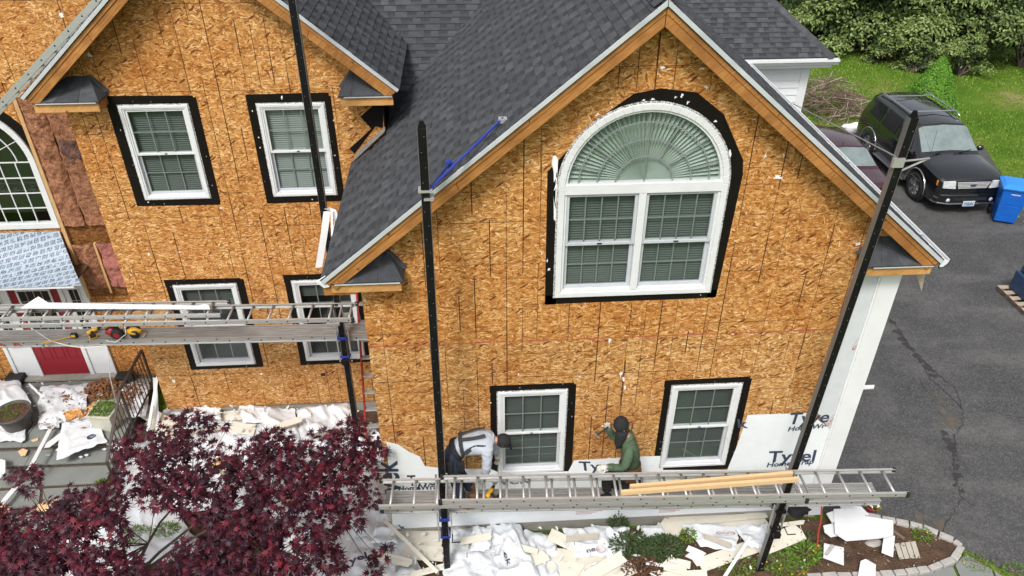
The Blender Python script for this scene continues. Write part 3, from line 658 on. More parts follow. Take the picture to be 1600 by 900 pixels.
# oval red marks of the wrap maker
def oval(c, right, up, w, h, parent, body='DUPONT', org=None):
    c = V(c); right = V(right).normalized(); up = V(up).normalized(); m = MB()
    for i in range(24):
        t0, t1 = 2 * math.pi * i / 24, 2 * math.pi * (i + 1) / 24; f = lambda t, s: c + right * math.cos(t) * w / 2 * s + up * math.sin(t) * h / 2 * s
        m.face([f(t0, 1), f(t1, 1), f(t1, .91), f(t0, .91)])
    m.build('print', 'ink_red', parent)
    return text('print', body, 'ink_red', parent, c - right * w * .43 - up * h * .2, right, up, (w * .20, h * .55), .01, .0008)
for px, py, an in ((1344, 533, 68), (1301, 655, 62)):
    oval(PY(px, py, -.0105), (math.cos(R(an)), 0, math.sin(R(an))), (-math.sin(R(an)), 0, math.cos(R(an))), .34, .10, gable)
for px, py in ((900, 800), (1030, 797)):
    a = PY(px, py, -.0098); m = MB()
    for j in range(3): m.box(a.x, a.x + .42 - .08 * j, -.0102, -.0098, a.z - .03 * j, a.z - .03 * j + .007)
    m.build('print', 'ink_red', gable)
# corner board, foundation
MB().box(5.28, 5.545, -.045, -.004, .12, 5.05).build('corner_board', 'white_paint', house, bevel=.004)
MB().box(5.255, 5.30, -.028, -.006, .22, 5.0).build('corner_trim', 'white_paint', house, bevel=.004)
MB().box(-1.38, 5.50, .03, .25, -.05, .249).build('foundation', 'concrete', house)
MB().box(-5.75, -1.4, YW + .03, YW + .2, -.05, .259).build('foundation', 'concrete', house)
# remaining shells of the building: side walls, garage block
MB().box(-1.4, -1.28, .14, 3.0, .25, 5.0).build('side_wall', 'osb', house)
MB().box(5.40, 5.525, .14, 7.6, .1, 5.0).build('side_wall', 'siding_white', house)
MB().box(-1.375, -1.255, 3.14, 4.6, .25, 6.3).build('side_wall', 'tape', house)
MB().box(-5.79, -5.67, 3.14, 4.0, .25, 6.4).build('side_wall', 'osb', house)
GY, GX = 7.95, 7.42
gw = MB().box(5.53, GX, GY, GY + .15, 0, 5.15).build('garage_wall', 'siding_white', house)
for i in range(30):
    z = .15 + i * .165; MB().prism([(5.54, GY - .004, z + .165), (5.54, GY - .022, z), (5.54, GY - .012, z), (5.54, GY - .001, z + .165)], (GX - .16 - 5.54, 0, 0)).build('siding_board', 'siding_white', gw)
MB().box(GX - .16, GX + .02, GY - .035, GY - .003, 0, 5.1).build('corner_board', 'white_paint', gw, bevel=.004)
MB().box(GX - .15, GX, GY + .16, 13, 0, 5.1).build('side_wall', 'siding_white', house)
# ---------------------------------------------------------------- roofs
CACHE = {}
def slope(name, O, u, v, region, nobj, e=.125, seed=0, label=None, keep=None, deck=True, tabs=True):
    """region: ccw convex polygon in (u, v) metres; one object for each of the nobj nearest shingles"""
    O = V(O); u = V(u).normalized(); v = V(v).normalized(); n = u.cross(v); rn = random.Random(seed)
    n = n if n.z > 0 else -n
    d3 = lambda a, b, h=0: O + u * a + v * b + n * h
    base = MB().prism([d3(a, b, -.012) for a, b in region], -n * .045).build(name, 'shingle_base', house)
    if label: base['label'] = label
    if not tabs: return base
    u0, u1 = min(p[0] for p in region), max(p[0] for p in region); v0, v1 = min(p[1] for p in region), max(p[1] for p in region)
    items = []; j = 0; b = v0
    while b < v1 - .02:
        a = u0 - rn.uniform(0, .3); hi = rn.random() < .5
        while a < u1:
            w = rn.choice((.13, .17, .21, .26)) if hi else rn.choice((.11, .15, .19))
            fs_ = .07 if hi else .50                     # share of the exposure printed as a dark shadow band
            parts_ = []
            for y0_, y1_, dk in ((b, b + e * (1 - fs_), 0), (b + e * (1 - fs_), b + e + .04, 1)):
                c = clip_convex([(a + .001, y0_), (a + w - .001, y0_), (a + w - .001, y1_), (a + .001, y1_)], region)
                if len(c) >= 3: parts_.append((c, dk))
            if parts_ and (keep is None or keep(a + w / 2, b + e / 2)):
                ar = sum(abs(sum(c[i][0] * c[(i + 1) % len(c)][1] - c[(i + 1) % len(c)][0] * c[i][1] for i in range(len(c)))) / 2 for c, dk in parts_)
                if ar > .003: items.append(((d3(a, b) - CAM).length, a, b, w, hi, parts_, ar > .97 * (w - .002) * (e + .04)))
            a += w; hi = not hi
        b += e; j += 1
    items.sort(key=lambda t: t[0])
    Lt = e + .04; hgt = lambda y, hi: (.015 if hi else .0105) - (.013 if hi else .0095) * y / Lt
    def solid(k, parts_, b, hi, place):
        for c, dk in parts_:
            N_ = len(c); n0 = len(k.v); k.v += [place(x, y, -.012) for x, y in c] + [place(x, y, hgt(y - b, hi)) for x, y in c]
            fs = [tuple(range(n0 + N_, n0 + 2 * N_))] + [(n0 + i, n0 + (i + 1) % N_, n0 + N_ + (i + 1) % N_, n0 + N_ + i) for i in range(N_)]
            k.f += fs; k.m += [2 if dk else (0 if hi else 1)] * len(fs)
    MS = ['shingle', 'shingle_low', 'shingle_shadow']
    for d, a, b, w, hi, parts_, full in items[:nobj]:
        if full:
            key = (w, hi, e)
            if key not in CACHE:
                k = MB(); solid(k, [([(x - a, y - b) for x, y in c], dk) for c, dk in parts_], 0, hi, lambda x, y, h: V((x, y, h)))
                me = k.mesh('shingle', (0, 0, 0), False); [me.materials.append(M[q]) for q in MS]; CACHE[key] = me
            o = bpy.data.objects.new('shingle', CACHE[key]); COL.objects.link(o); o.parent = base
            p = d3(a, b); zz = u.cross(v); uu = u if zz.dot(n) > 0 else -u
            if zz.dot(n) < 0: p = d3(a + w, b)
            o.matrix_local = Matrix(((uu.x, v.x, n.x, p.x), (uu.y, v.y, n.y, p.y), (uu.z, v.z, n.z, p.z), (0, 0, 0, 1)))
        else:
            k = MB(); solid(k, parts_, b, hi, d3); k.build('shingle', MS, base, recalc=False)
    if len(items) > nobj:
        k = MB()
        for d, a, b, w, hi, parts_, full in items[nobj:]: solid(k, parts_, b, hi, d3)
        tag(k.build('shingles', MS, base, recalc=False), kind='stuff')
    return base
SL = math.sqrt(1 + K * K)
def sd_(dx): return dx * SL                 # slope length for a horizontal run
RY = -.32                                   # front edge of the gable roof
# gable roof, left slope: u = +y, v = up the slope (+x)
L = sd_(XR + 1.80)
vx = lambda v_: -1.80 + v_ / SL             # x at slope distance v
slope('roof_slope', (-1.80, 0, ZR - K * (XR + 1.80)), (0, 1, 0), (1, 0, K), [(RY, 0), (3.55, 0), (7.2, L), (RY, L)][0:4], 300, seed=1, label='large left slope of the front gable roof',
      keep=lambda a, b: a < 2.97 or vx(b) > -1.22)
slope('roof_slope', (5.82, 0, ZR - K * (5.82 - XR)), (0, 1, 0), (-1, 0, K), [(RY, 0), (7.4, 0), (7.4, L), (RY, L)][::1], 0, seed=2)
# wing gable
WY = 2.62; WE = -.95; LW = (WE - WX) * math.sqrt(1 + KW * KW)
slope('roof_slope', (WE, 0, WZ - KW * (WE - WX)), (0, 1, 0), (-1, 0, KW), [(WY, 0), (4.8, 0), (7.4, LW), (WY, LW)], 130, seed=3, label='right slope of the wing gable roof')
slope('roof_slope', (2 * WX - WE, 0, WZ - KW * (WE - WX)), (0, 1, 0), (1, 0, KW), [(WY, 0), (3.98, 0), (3.98, LW), (WY, LW)], 40, seed=4, label='narrow left slope of the wing gable roof')
# main roof facing the street
mz = lambda y: 5.98 + .84 * (y - 4.28)
slope('roof_slope', (-3.6, 3.3, mz(3.3)), (1, 0, 0), (0, 1, .84), [(0, 0), (5.6, 0), (5.6, 6.6), (0, 6.6)], 130, seed=5, label='main roof slope between the two gables',
      keep=lambda a, b: -3.6 + a > -1.2 - (3.3 + b / 1.306 - 4.3) and -3.6 + a < -.75 + (3.3 + b / 1.306 - 4.1))
# garage roof behind, with a hip
GE = 5.2; GYE = 7.6; GXE = 7.75
slope('roof_slope', (3.0, GYE, GE), (1, 0, 0), (0, 1, K), [(0, 0), (GXE - 3.0, 0), (GXE - 3.0 - 3.2, 3.2 * SL), (0, 3.2 * SL)], 130, seed=6, label='garage roof slope above the white gutter')
slope('roof_slope', (GXE, GYE, GE), (0, 1, 0), (-1, 0, K), [(0, 0), (5, 0), (5, 3.2 * SL), (3.2, 3.2 * SL)], 0, seed=7)
# ridge / hip caps
def caps(a, b, n, wid=.14, name='ridge_cap'):
    a = V(a); b = V(b); d = (b - a).normalized(); up = V((0, 0, 1)); s = d.cross(up).normalized(); up = s.cross(d).normalized()
    for i in range(n):
        p = a + (b - a) * (i / n) - d * .01; q = a + (b - a) * ((i + 1.25) / n)
        m = MB(); m.face([p + up * .035, q + up * .022, q + s * wid - up * (wid * .62), p + s * wid - up * (wid * .62 - .015)]); m.face([p + up * .035, q + up * .022, q - s * wid - up * (wid * .62), p - s * wid - up * (wid * .62 - .015)]); m.build(name, 'shingle', house)
caps((GXE, GYE, GE + .01), (GXE - 3.2, GYE + 3.2, GE + K * 3.2 + .01), 20, .11, 'hip_cap')
caps((XR, RY, ZR), (XR, 7, ZR), 34)
# closed valley line: a narrow crease of woven shingles
# gutters, fascia
def gutter(a, b, out, name='gutter', cap=True):
    a = V(a); b = V(b); o = V(out); z = V((0, 0, 1)); prof = [(0, 0), (0, -.12), (.07, -.12), (.10, -.07), (.125, -.045), (.125, 0), (.112, 0), (.112, -.04), (.06, -.105), (.012, -.105), (.012, 0)]
    g = MB().prism([a + o * x + z * h for x, h in prof], b - a).build(name, 'white_paint', house)
    if cap: MB().prism([a + o * x + z * h for x, h in prof[:6]], (b - a).normalized() * .004).build('end_cap', 'white_paint', g); MB().prism([b + o * x + z * h for x, h in prof[:6]], (b - a).normalized() * -.004).build('end_cap', 'white_paint', g)
    return g
ze = ZR - K * (5.82 - XR) - .02
gutter((5.81, -.28, ze), (5.81, 7.5, ze), (1, 0, 0))
gutter((5.6, GYE + .02, GE - .02), (GXE + .1, GYE + .02, GE - .02), (0, -1, 0))
MB().box(5.4, GXE, GYE + .03, GYE + .06, GE - .22, GE - .03).build('fascia', 'white_paint', house)
MB().box(5.4, GXE - .02, GYE + .061, GY + .1, GE - .24, GE - .20).build('soffit', 'white_paint', house)
MB().box(GXE - .03, GXE, GYE + .061, 13, GE - .22, GE - .03).build('fascia', 'white_paint', house)
for y in (.35, 1.4, 2.6): MB().box(5.815, 5.93, y, y + .03, ze - .004, ze + .008).build('gutter_hanger', 'drip_edge', house)
# rakes: board, trim, drip edge
def rake(ax, az, bx, bz, y, side):
    """a: ridge, b: eave, tops of the shingles"""
    d = V((bx - ax, 0, bz - az)).normalized(); n = V((-d.z, 0, d.x)); n = n if n.z > 0 else -n; A = V((ax, y, az)); B = V((bx, y, bz)); out = V((0, -1, 0))
    def strip(name, t0, t1, y0, y1, mat, e0=0, e1=0, bev=.004):
        a0, a1 = A - n * t0, A - n * t1; a0 = a0 + d * (t0 * d.z / d.x * (1 if d.x > 0 else -1) * 0); 
        # plumb cut at the ridge
        a0 = V((ax, 0, az - t0 / abs(d.x))); a1 = V((ax, 0, az - t1 / abs(d.x))); b0 = B - n * t0 + d * e1; b1 = B - n * t1 + d * e1
        p = [V((q.x, y + y0, q.z)) for q in (a0, b0, b1, a1)]; p[0].x += e0; p[3].x += e0
        return MB().prism(p, (0, y1 - y0, 0)).build(name, mat, house, bevel=bev)
    g = .004 if d.x > 0 else -.004
    strip('drip_edge', -.006, .042, -.012, .05, 'drip_edge', g, -.005, .002)
    def lengths(name, t0, t1, y0, y1, cuts, e1):
        a0 = V((ax + g, 0, az - t0 / abs(d.x))); a1 = V((ax + g, 0, az - t1 / abs(d.x))); b0 = B - n * t0 + d * e1; b1 = B - n * t1 + d * e1
        for c0_, c1_ in zip(cuts[:-1], cuts[1:]):
            j0 = .0012 if c0_ > 0 else 0; o_ = random.Random(c0_ * 99 + ax).uniform(-.003, .003)
            p = [a0.lerp(b0, c0_ + j0), a0.lerp(b0, c1_), a1.lerp(b1, c1_), a1.lerp(b1, c0_ + j0)]; MB().prism([V((q.x, y + y0 + o_, q.z)) for q in p], (0, y1 - y0, 0)).build(name, 'lumber_old', house, bevel=.004)
    lengths('rake_trim', .044, .1035, .014, .07, (0, .36, .79, 1), -.02)
    lengths('rake_board', .104, .205, .024, .064, (0, .58, 1), -.03)
    return d, n
rake(XR, ZR - .012, -1.80, ZR - .012 - K * (XR + 1.80), RY, -1); rake(XR, ZR - .012, 5.82, ZR - .012 - K * (5.82 - XR), RY, 1)
rake(WX, WZ - .012, WE, WZ - .012 - KW * (WE - WX), WY, 1); rake(WX, WZ - .012, 2 * WX - WE, WZ - .012 - KW * (WE - WX), WY, -1)
# soffit decking seen from below the overhangs
def under(ax, az, bx, bz, y0, y1):
    n = V((bz - az, 0, -(bx - ax))).normalized(); n = n if n.z > 0 else -n
    a, b = V((ax, y0, az)) - n * .065, V((bx, y0, bz)) - n * .065
    MB().prism([a, b, b - n * .02, a - n * .02], (0, y1 - y0, 0)).build('roof_deck', 'soffit', house)
under(XR, ZR, -1.8, ZR - K * (XR + 1.8), RY + .07, .12); under(XR, ZR, 5.84, ZR - K * (5.84 - XR), RY + .07, .12)
under(WX, WZ, WE, WZ - KW * (WE - WX), WY + .07, YW + .12); under(WX, WZ, 2 * WX - WE, WZ - KW * (WE - WX), WY + .07, YW + .12)
# eave tails
MB().box(-1.80, -1.42, -.25, 2.98, 4.93, 5.05).build('eave_board', 'lumber_old', house)
MB().box(5.55, 5.79, .02, 7.4, 4.93, 5.05).build('eave_board', 'white_paint', house)
# cornice returns: small hipped roofs at the feet of the gables
def cornice(xe, xi, zb, y0, yw, hipd, rise, seed, lab):
    """xe: eave end, xi: inner end, zb: underside, y0 front, yw wall"""
    s = 1 if xi > xe else -1; h = .145; r = tag(empty('cornice_return'), lab); r.parent = house
    MB().box(min(xe, xi), max(xe, xi), y0, y0 + .04, zb, zb + h).build('fascia_board', 'lumber', r, bevel=.004)
    MB().prism([(xi - s * .002, y0 + .041, zb + .001), (xi - s * .042, y0 + .041, zb + .001), (xi - s * .042, yw - .002, zb + .001), (xi - s * .002, yw - .002, zb + .001)], (0, 0, h - .002)).build('end_board', 'lumber_old', r, bevel=.004)
    MB().box(min(xe, xi) + .05, max(xe, xi) - .05, y0 + .041, yw - .003, zb + .01, zb + .03).build('soffit_board', 'lumber_old', r)
    zt_ = zb + h + .004; fo = .03
    A = V((xe, y0 - fo, zt_)); B = V((xi + s * fo, y0 - fo, zt_)); Cc = V((xi + s * fo, yw - .004, zt_)); D = V((xi - s * hipd, yw - .004, zt_ + rise)); E_ = V((xe + s * .42, yw - .004, zt_ + rise))
    MB().prism([A, B, D, E_], (0, 0, -.012)).build('return_roof', 'shingle_base', r); MB().prism([B, Cc, D], (0, 0, -.012)).build('return_roof', 'shingle_base', r)
    up = V((0, .004, .006)); rn = random.Random(seed); W_ = abs(B.x - A.x)
    for row, (f0, f1) in enumerate(((0, .62), (.5, 1.0))):
        t = 0
        while t < 1:
            t2 = min(1, t + rn.uniform(.28, .5)); q = lambda a, f: (A.lerp(B, a)).lerp(E_.lerp(D, a), f) + up * (1 + .8 * (1 - f) + row * .6)
            MB().prism([q(t + .004, f0), q(t2 - .004, f0), q(t2 - .004, f1), q(t + .004, f1)], (0, 0, -.006)).build('shingle', rn.choice(('shingle', 'shingle_low')), r); t = t2
    MB().prism([B + up, Cc + up, D + up * 1.5], (0, 0, -.006)).build('shingle', 'shingle_low', r)
    sx = s * .03; MB().prism([D + V((-sx, -.03, .02)), D + V((sx, -.03, .02)), Cc + V((sx, -.006, .035)), Cc + V((-sx, -.06, .03))], (0, .02, .006)).build('hip_cap', 'shingle', r)
    MB().box(min(xe, xi) + .05, max(xe, xi) - .01, y0 - .036, y0 - .030, zt_ - .018, zt_ - .004).build('drip_edge', 'drip_edge', r)
xl = PY(626, 438, -.3).x; xr_ = PY(1361, 412, -.3).x
cornice(-1.70, xl, 4.97, RY + .05, 0, .16, .26, 1, 'small hipped return at the left foot of the front gable')
cornice(5.74, xr_, 4.95, RY + .05, 0, .16, .26, 2, 'small hipped return at the right foot of the front gable')
cornice(2 * WX - WE + .1, PY(147, 152, WY).x, 6.21, WY + .05, YW, .16, .25, 3, 'small hipped return at the left foot of the wing gable')
cornice(WE - .1, PY(531, 152, WY).x, 6.21, WY + .05, YW, .16, .25, 4, 'small hipped return at the right foot of the wing gable')
# black membrane and bent metal flashing where the gable roof meets the wing wall
mp = pts(YW, (600, 150), (598, 200), (587, 197), (554, 240), (546, 232), (580, 201), (563, 182))
MB().prism([(a, YW - .006, c) for a, c in mp], (0, .003, 0)).build('membrane_flashing', 'tape', wing)
a = PY(602, 203, YW - .02); b = PY(555, 246, YW - .02); d = V((0, 0, 1))
MB().prism([a, b, b + V((-.02, -.10, -.02)), a + V((0, -.12, .02))], (0, 0, .004)).build('step_flashing', 'aluminium_dull', wing)
MB().prism([a + d * .0, b, b + d * .05, a + d * .05], (0, .004, 0)).build('step_flashing', 'aluminium_dull', wing)
# siding trim standing loose at the left eave, bent white coil metal
# ---------------------------------------------------------------- entry: canopy, door, landing, steps
can = empty('door_canopy', (-8, YE, 2.6)); can.parent = house; ORG[can.name] = V(can.location)
cr = [(.02, 3.60), (.12, 3.36), (.30, 3.18), (.52, 3.06), (.80, 2.97)]           # forward distance, height: bell-curved
m = MB(); nx = 14
for i, (d, z) in enumerate(cr):
    x1 = -7.12 + d * .62
    for j in range(nx + 1): m.v.append(V((-9.35 + (x1 + 9.35) * j / nx, YE - .02 - d, z + .006 * noise.noise(V((j * .7, i, 0))))))
for i in range(len(cr) - 1):
    for j in range(nx): a = i * (nx + 1) + j; m.f.append((a, a + 1, a + nx + 2, a + nx + 1)); m.m.append(0)
o = m.build('canopy_sheet', 'underlay', can, smooth=True, recalc=False); uvl = o.data.uv_layers.new(name='UVMap'); arc_ = [0]
for i in range(1, len(cr)): arc_.append(arc_[-1] + math.hypot(cr[i][0] - cr[i - 1][0], cr[i][1] - cr[i - 1][1]))
for lp in o.data.loops: vi = lp.vertex_index; uvl.data[lp.index].uv = (o.data.vertices[vi].co.x, arc_[vi // (nx + 1)])
m = MB(); m.prism([(-7.14 + .0, YE - .02, 3.56)] + [(-7.14 + d * .42, YE - .02 - d, z - .03) for d, z in cr] + [(-6.82, YE - .80, 2.935), (-7.12, YE - .02, 2.93)], (-.02, 0, 0)).build('canopy_end', 'osb', can)
MB().box(-9.3, -6.75, YE - .82, YE - .79, 2.925, 2.957).build('canopy_fascia', 'white_paint', can)
MB().box(-9.3, -6.8, YE - .78, YE - .02, 2.92, 2.935).build('canopy_soffit', 'soffit', can)
door = empty('front_door', (-8, YE, .4)); door.parent = house; ORG[door.name] = V(door.location)
dx0, dx1, dz0, dz1 = -8.42, -7.53, .42, 2.56
MB().box(dx0, dx1, YE - .03, YE - .002, dz0, dz1).build('door_leaf', 'red_door', door, bevel=.004)
def glazed(x0, x1, z0, z1, cols, rows, t=.03):
    ring(MB(), rect(x0, x1, z0, z1), rect(*inset(x0, x1, z0, z1, t)), YE - .05, YE - .031).build('light_frame', 'white_paint', door, bevel=.004)
    a, b, c, d = inset(x0, x1, z0, z1, t); MB().box(a, b, YE - .036, YE - .0315, c, d).build('pane', 'car_glass', door); g = MB()
    for i in range(1, cols): x = a + (b - a) * i / cols; g.box(x - .004, x + .004, YE - .040, YE - .0365, c, d)
    for i in range(1, rows): z = c + (d - c) * i / rows; g.box(a, b, YE - .0405, YE - .0367, z - .004, z + .004)
    g.build('muntin_grid', 'vinyl_grey', door)
glazed(dx0 + .14, dx1 - .14, 1.42, 2.42, 4, 4, .035)
m = MB()
for i, (a, b) in enumerate(((.12, .30), (.36, .54), (.60, .78))): ring(m, rect(dx0 + a, dx0 + b, .80, 1.28), rect(dx0 + a + .018, dx0 + b - .018, .818, 1.262), YE - .038, YE - .0305)
m.build('door_panel', 'red_door', door)
for x0_, x1_ in ((dx0 - .46, dx0 - .08), (dx1 + .08, dx1 + .45)):
    MB().box(x0_, x1_, YE - .03, YE - .002, dz0 - .02, dz1).build('sidelight', 'white_paint', door, bevel=.004); glazed(x0_ + .08, x1_ - .08, 1.12, 2.42, 2, 5, .025)
for a, b in ((dx0 - .08, dx0), (dx1, dx1 + .08), (dx0 - .53, dx0 - .46), (dx1 + .45, dx1 + .50)): MB().box(a, b, YE - .055, YE - .001, dz0 - .02, dz1 + .08).build('door_jamb', 'white_paint', door, bevel=.004)
MB().box(dx0 - .46, dx1 + .45, YE - .05, YE - .001, dz1, dz1 + .08).build('door_head', 'white_paint', door, bevel=.004)
MB().box(dx0 - .5, dx1 + .5, YE - .16, YE - .002, .345, .40).build('door_sill', 'concrete', door, bevel=.005)
MB().blob((dx1 - .07, YE - .09, 1.38), .03, .03, .03).build('door_knob', 'chrome', door)
# bluestone landing and steps on dark brick risers
steps = tag(empty('front_steps', (-7.9, 1.8, 0), 'grey bluestone front steps and landing strewn with siding scraps', 'steps'))
yl = PZ(90, 692, .34).y; yr = [yl]
for z, py in ((.19, 721), (.04, 755)): yr.append(PZ(100, py, z).y)
xl0, xr0 = -10.6, PZ(175, 712, .225).x + .0
lv = [.34, .19, .055]
MB().box(xl0, xr0 + .1, yl, YE - .01, .0, .295).build('landing_base', 'mortar', steps)
for i in range(5):
    a = xl0 + (xr0 + .1 - xl0) * i / 5; b = xl0 + (xr0 + .1 - xl0) * (i + 1) / 5
    for j in range(2):
        y0_, y1_ = (yl - .03, yl + .85) if j == 0 else (yl + .856, YE - .17); MB().box(a + .003, b - .003, y0_, y1_, .296, .34 - .002 * ((i + j) % 2)).build('flagstone', 'bluestone', steps, bevel=.004)
for i in (1, 2):
    MB().box(xl0, xr0, yr[i], yr[i - 1] - .001, 0, lv[i] - .045).build('riser_base', 'mortar', steps)
    for a, b in ((xl0, -9.2), (-9.195, -7.9), (-7.895, xr0)): MB().box(a, b, yr[i] - .03, yr[i - 1] + .0, lv[i] - .044, lv[i]).build('tread', 'bluestone', steps, bevel=.006)
for px in ([(-40, 800), (60, 792), (64, 764), (-40, 770)], [(66, 792), (190, 782), (182, 758), (68, 764)], [(-40, 840), (70, 826), (66, 795), (-40, 803)], [(72, 826), (200, 812), (192, 785), (68, 795)]):
    MB().prism([PZ(a_, b_, .006) for a_, b_ in px], (0, 0, .012)).build('flagstone', 'bluestone', steps, bevel=.004)
rn = random.Random(5)
for i in range(3):
    x = -9.6; z1_ = lv[i] - .047
    while x < xr0 - .1:
        w_ = rn.uniform(.17, .22); MB().box(x, x + w_ - .012, yr[i] - .012 - rn.uniform(0, .006), yr[i] - .0005, max(.004, z1_ - .055), z1_ - .006).build('brick', 'brick_dark', steps); x += w_
# iron handrail
rl = empty('handrail', PZ(185, 725, .11), 'black iron handrail with thin balusters beside the front steps', 'handrail')
t0 = PX(167, 722, -6.2); t1 = V((-6.2, 2.43, 1.26)); t2 = V((-6.2, 3.55, 1.26)); q0, q1, q2 = V((t0.x, t0.y, max(.0, t0.z - .92))), t1 - V((0, 0, .92)), t2 - V((0, 0, .92)); print('RAIL', t0)
m = MB(); m.bar(t0, t1, .05, .025); m.bar(t1, t2, .05, .025); m.build('top_rail', 'iron', rl, bevel=.004)
m = MB(); m.bar(q0 + V((0, 0, .1)), q1 + V((0, 0, .1)), .03, .015); m.bar(q1 + V((0, 0, .1)), q2 + V((0, 0, .1)), .03, .015); m.build('bottom_rail', 'iron', rl)
for q, t in ((q0, t0), (q1, t1), (q2, t2)): MB().bar(q, t, .035, .035, (0, 1, 0)).build('newel_post', 'iron', rl)
for A_, B_, C_, D_, n_ in ((q0, q1, t0, t1, 9), (q1, q2, t1, t2, 9)):
    for i in range(1, n_):
        f = i / n_; MB().bar(A_.lerp(B_, f) + V((0, 0, .1)), C_.lerp(D_, f), .013, .013, (0, 1, 0)).build('baluster', 'iron', rl)
# ---------------------------------------------------------------- ground, driveway, beds
g = MB().face([(-400, -300, -.012), (400, -300, -.012), (400, 500, -.012), (-400, 500, -.012)]).build('ground', 'lawn'); tag(g, kind='structure')
dr = [PZ(1268, 800, 0), PZ(1345, 806, 0), PZ(1398, 818, 0), PZ(1440, 828, 0), PZ(1490, 848, 0), PZ(1508, 858, 0), PZ(1560, 885, 0), V((9.0, -2.0, 0)), V((12, -5, 0)), V((30, -9, 0)), V((30, 6.5, 0)), V((17.6, 9.3, 0)), PZ(1572, 285, 0), PZ(1540, 232, 0), V((15.4, 15.6, 0)), V((12.0, 16.0, 0)), V((7.0, 16.0, 0)), V((5.4, 12, 0)), V((5.4, .1, 0))]
tag(MB().prism([(p.x, p.y, -.05) for p in dr], (0, 0, .05)).build('driveway', 'asphalt'), kind='structure')
DW = bpy.data.objects['driveway']
def blot(name, px, mat, z=.003, jit=.06, seed=0):
    rn = random.Random(seed); P_ = [PZ(a, b, z) for a, b in px]; out = []
    for i, p in enumerate(P_):
        q = P_[(i + 1) % len(P_)]; n = 6
        for j in range(n): t = p.lerp(q, j / n); out.append((t.x + rn.uniform(-jit, jit), t.y + rn.uniform(-jit, jit), z))
    MB().face(out).build(name, mat, DW)
def crack(px, w, seed, z=.006, mat='asphalt_dark'):
    rn = random.Random(seed); P_ = [PZ(a, b, z) for a, b in px]; fine = []
    for i in range(len(P_) - 1):
        n = max(2, int((P_[i + 1] - P_[i]).length / .07))
        for j in range(n): t = P_[i].lerp(P_[i + 1], j / n); fine.append(V((t.x + rn.uniform(-.03, .03), t.y + rn.uniform(-.03, .03), z)))
    fine.append(P_[-1]); m = MB()
    for i in range(len(fine) - 1):
        d = (fine[i + 1] - fine[i]).normalized(); s = V((-d.y, d.x, 0)); a = w * rn.uniform(.4, 1.3) / 2
        m.face([fine[i] - s * a, fine[i + 1] - s * a, fine[i + 1] + s * a, fine[i] + s * a])
    m.build('crack', mat, DW, recalc=False)
def splotches(px, w, n, seed, mat, z=.0035):
    """scattered wet or worn spots along a worn line of the asphalt"""
    rn = random.Random(seed); P_ = [PZ(a, b, z) for a, b in px]; m = MB()
    for i in range(n):
        t = rn.random() * (len(P_) - 1); k = int(t); c = P_[k].lerp(P_[k + 1], t - k); o = rn.gauss(0, 1); r = rn.uniform(.02, .11) * max(.3, 1 - abs(o) * .4); kk = rn.randrange(6, 10); c = c + V((o * w, rn.gauss(0, w), 0))
        m.face([(c.x + r * rn.uniform(.5, 1.4) * math.cos(6.28 * a / kk), c.y + r * rn.uniform(.5, 1.4) * math.sin(6.28 * a / kk), z + i * 2e-6) for a in range(kk)])
    tag(m.build('stain', mat, DW, recalc=False), kind='stuff')
splotches([(1384, 490), (1410, 530), (1440, 565), (1465, 590)], .05, 40, 1, 'asphalt_dark'); splotches([(1478, 675), (1486, 700), (1494, 740), (1500, 770)], .05, 34, 2, 'asphalt_dark')
splotches([(1466, 610), (1480, 640), (1486, 665)], .14, 40, 3, 'asphalt_brown'); splotches([(1420, 812), (1455, 815), (1470, 825)], .12, 24, 4, 'asphalt_brown', .0045)
crack([(1386, 492), (1412, 528), (1436, 560), (1452, 592), (1472, 606), (1490, 625), (1504, 640), (1505, 660), (1492, 680), (1488, 705), (1492, 735), (1496, 760), (1503, 779), (1492, 792), (1486, 806), (1477, 815), (1473, 832)], .02, 3)
crack([(1440, 560), (1468, 588), (1492, 606), (1503, 640)], .022, 4); crack([(1548, 642), (1565, 648), (1600, 652)], .02, 5); crack([(1503, 779), (1522, 790)], .02, 6); crack([(1435, 590), (1450, 612), (1466, 626)], .02, 7)
# soil of the planting beds, uneven
m = MB(); x0, x1, y0, y1, st = -12.0, 8.2, -5.0, .04, .11
curb_px = [(1330, 806), (1398, 818), (1440, 828), (1488, 848), (1500, 858), (1488, 878), (1450, 893), (1395, 900), (1330, 903), (1260, 906)]
cw = [PZ(a, b, 0) for a, b in curb_px]
def in_bed(x, y):
    poly = [(-12, .1), (5.9, .1)] + [(p.x, p.y) for p in cw] + [(3.4, -1.25), (3.2, -5), (-12, -5)]; c = False
    for i in range(len(poly)):
        (xa, ya), (xb, yb) = poly[i], poly[i - 1]
        if (ya > y) != (yb > y) and x < (xb - xa) * (y - ya) / (yb - ya) + xa: c = not c
    return c
nx, ny = int((x1 - x0) / st), int((y1 - y0) / st)
idx = {}
def sz(x, y):
    h = .02 + .05 * (noise.noise(V((x * 1.1, y * 1.1, 0))) + .4) + .02 * noise.noise(V((x * 5, y * 5, 3)))
    hole = math.hypot(x - 6.05, (y + .85) * 1.5); return max(.004, h) - (.0 if hole > .4 else .0)
for i in range(nx + 1):
    for j in range(ny + 1):
        x, y = x0 + i * st, y0 + j * st
        idx[i, j] = len(m.v); m.v.append(V((x, y, sz(x, y))))
for i in range(nx):
    for j in range(ny):
        if in_bed(x0 + (i + .5) * st, y0 + (j + .5) * st): m.f.append((idx[i, j], idx[i + 1, j], idx[i + 1, j + 1], idx[i, j + 1])); m.m.append(0)
tag(m.build('planting_bed', 'soil', smooth=True), kind='structure')
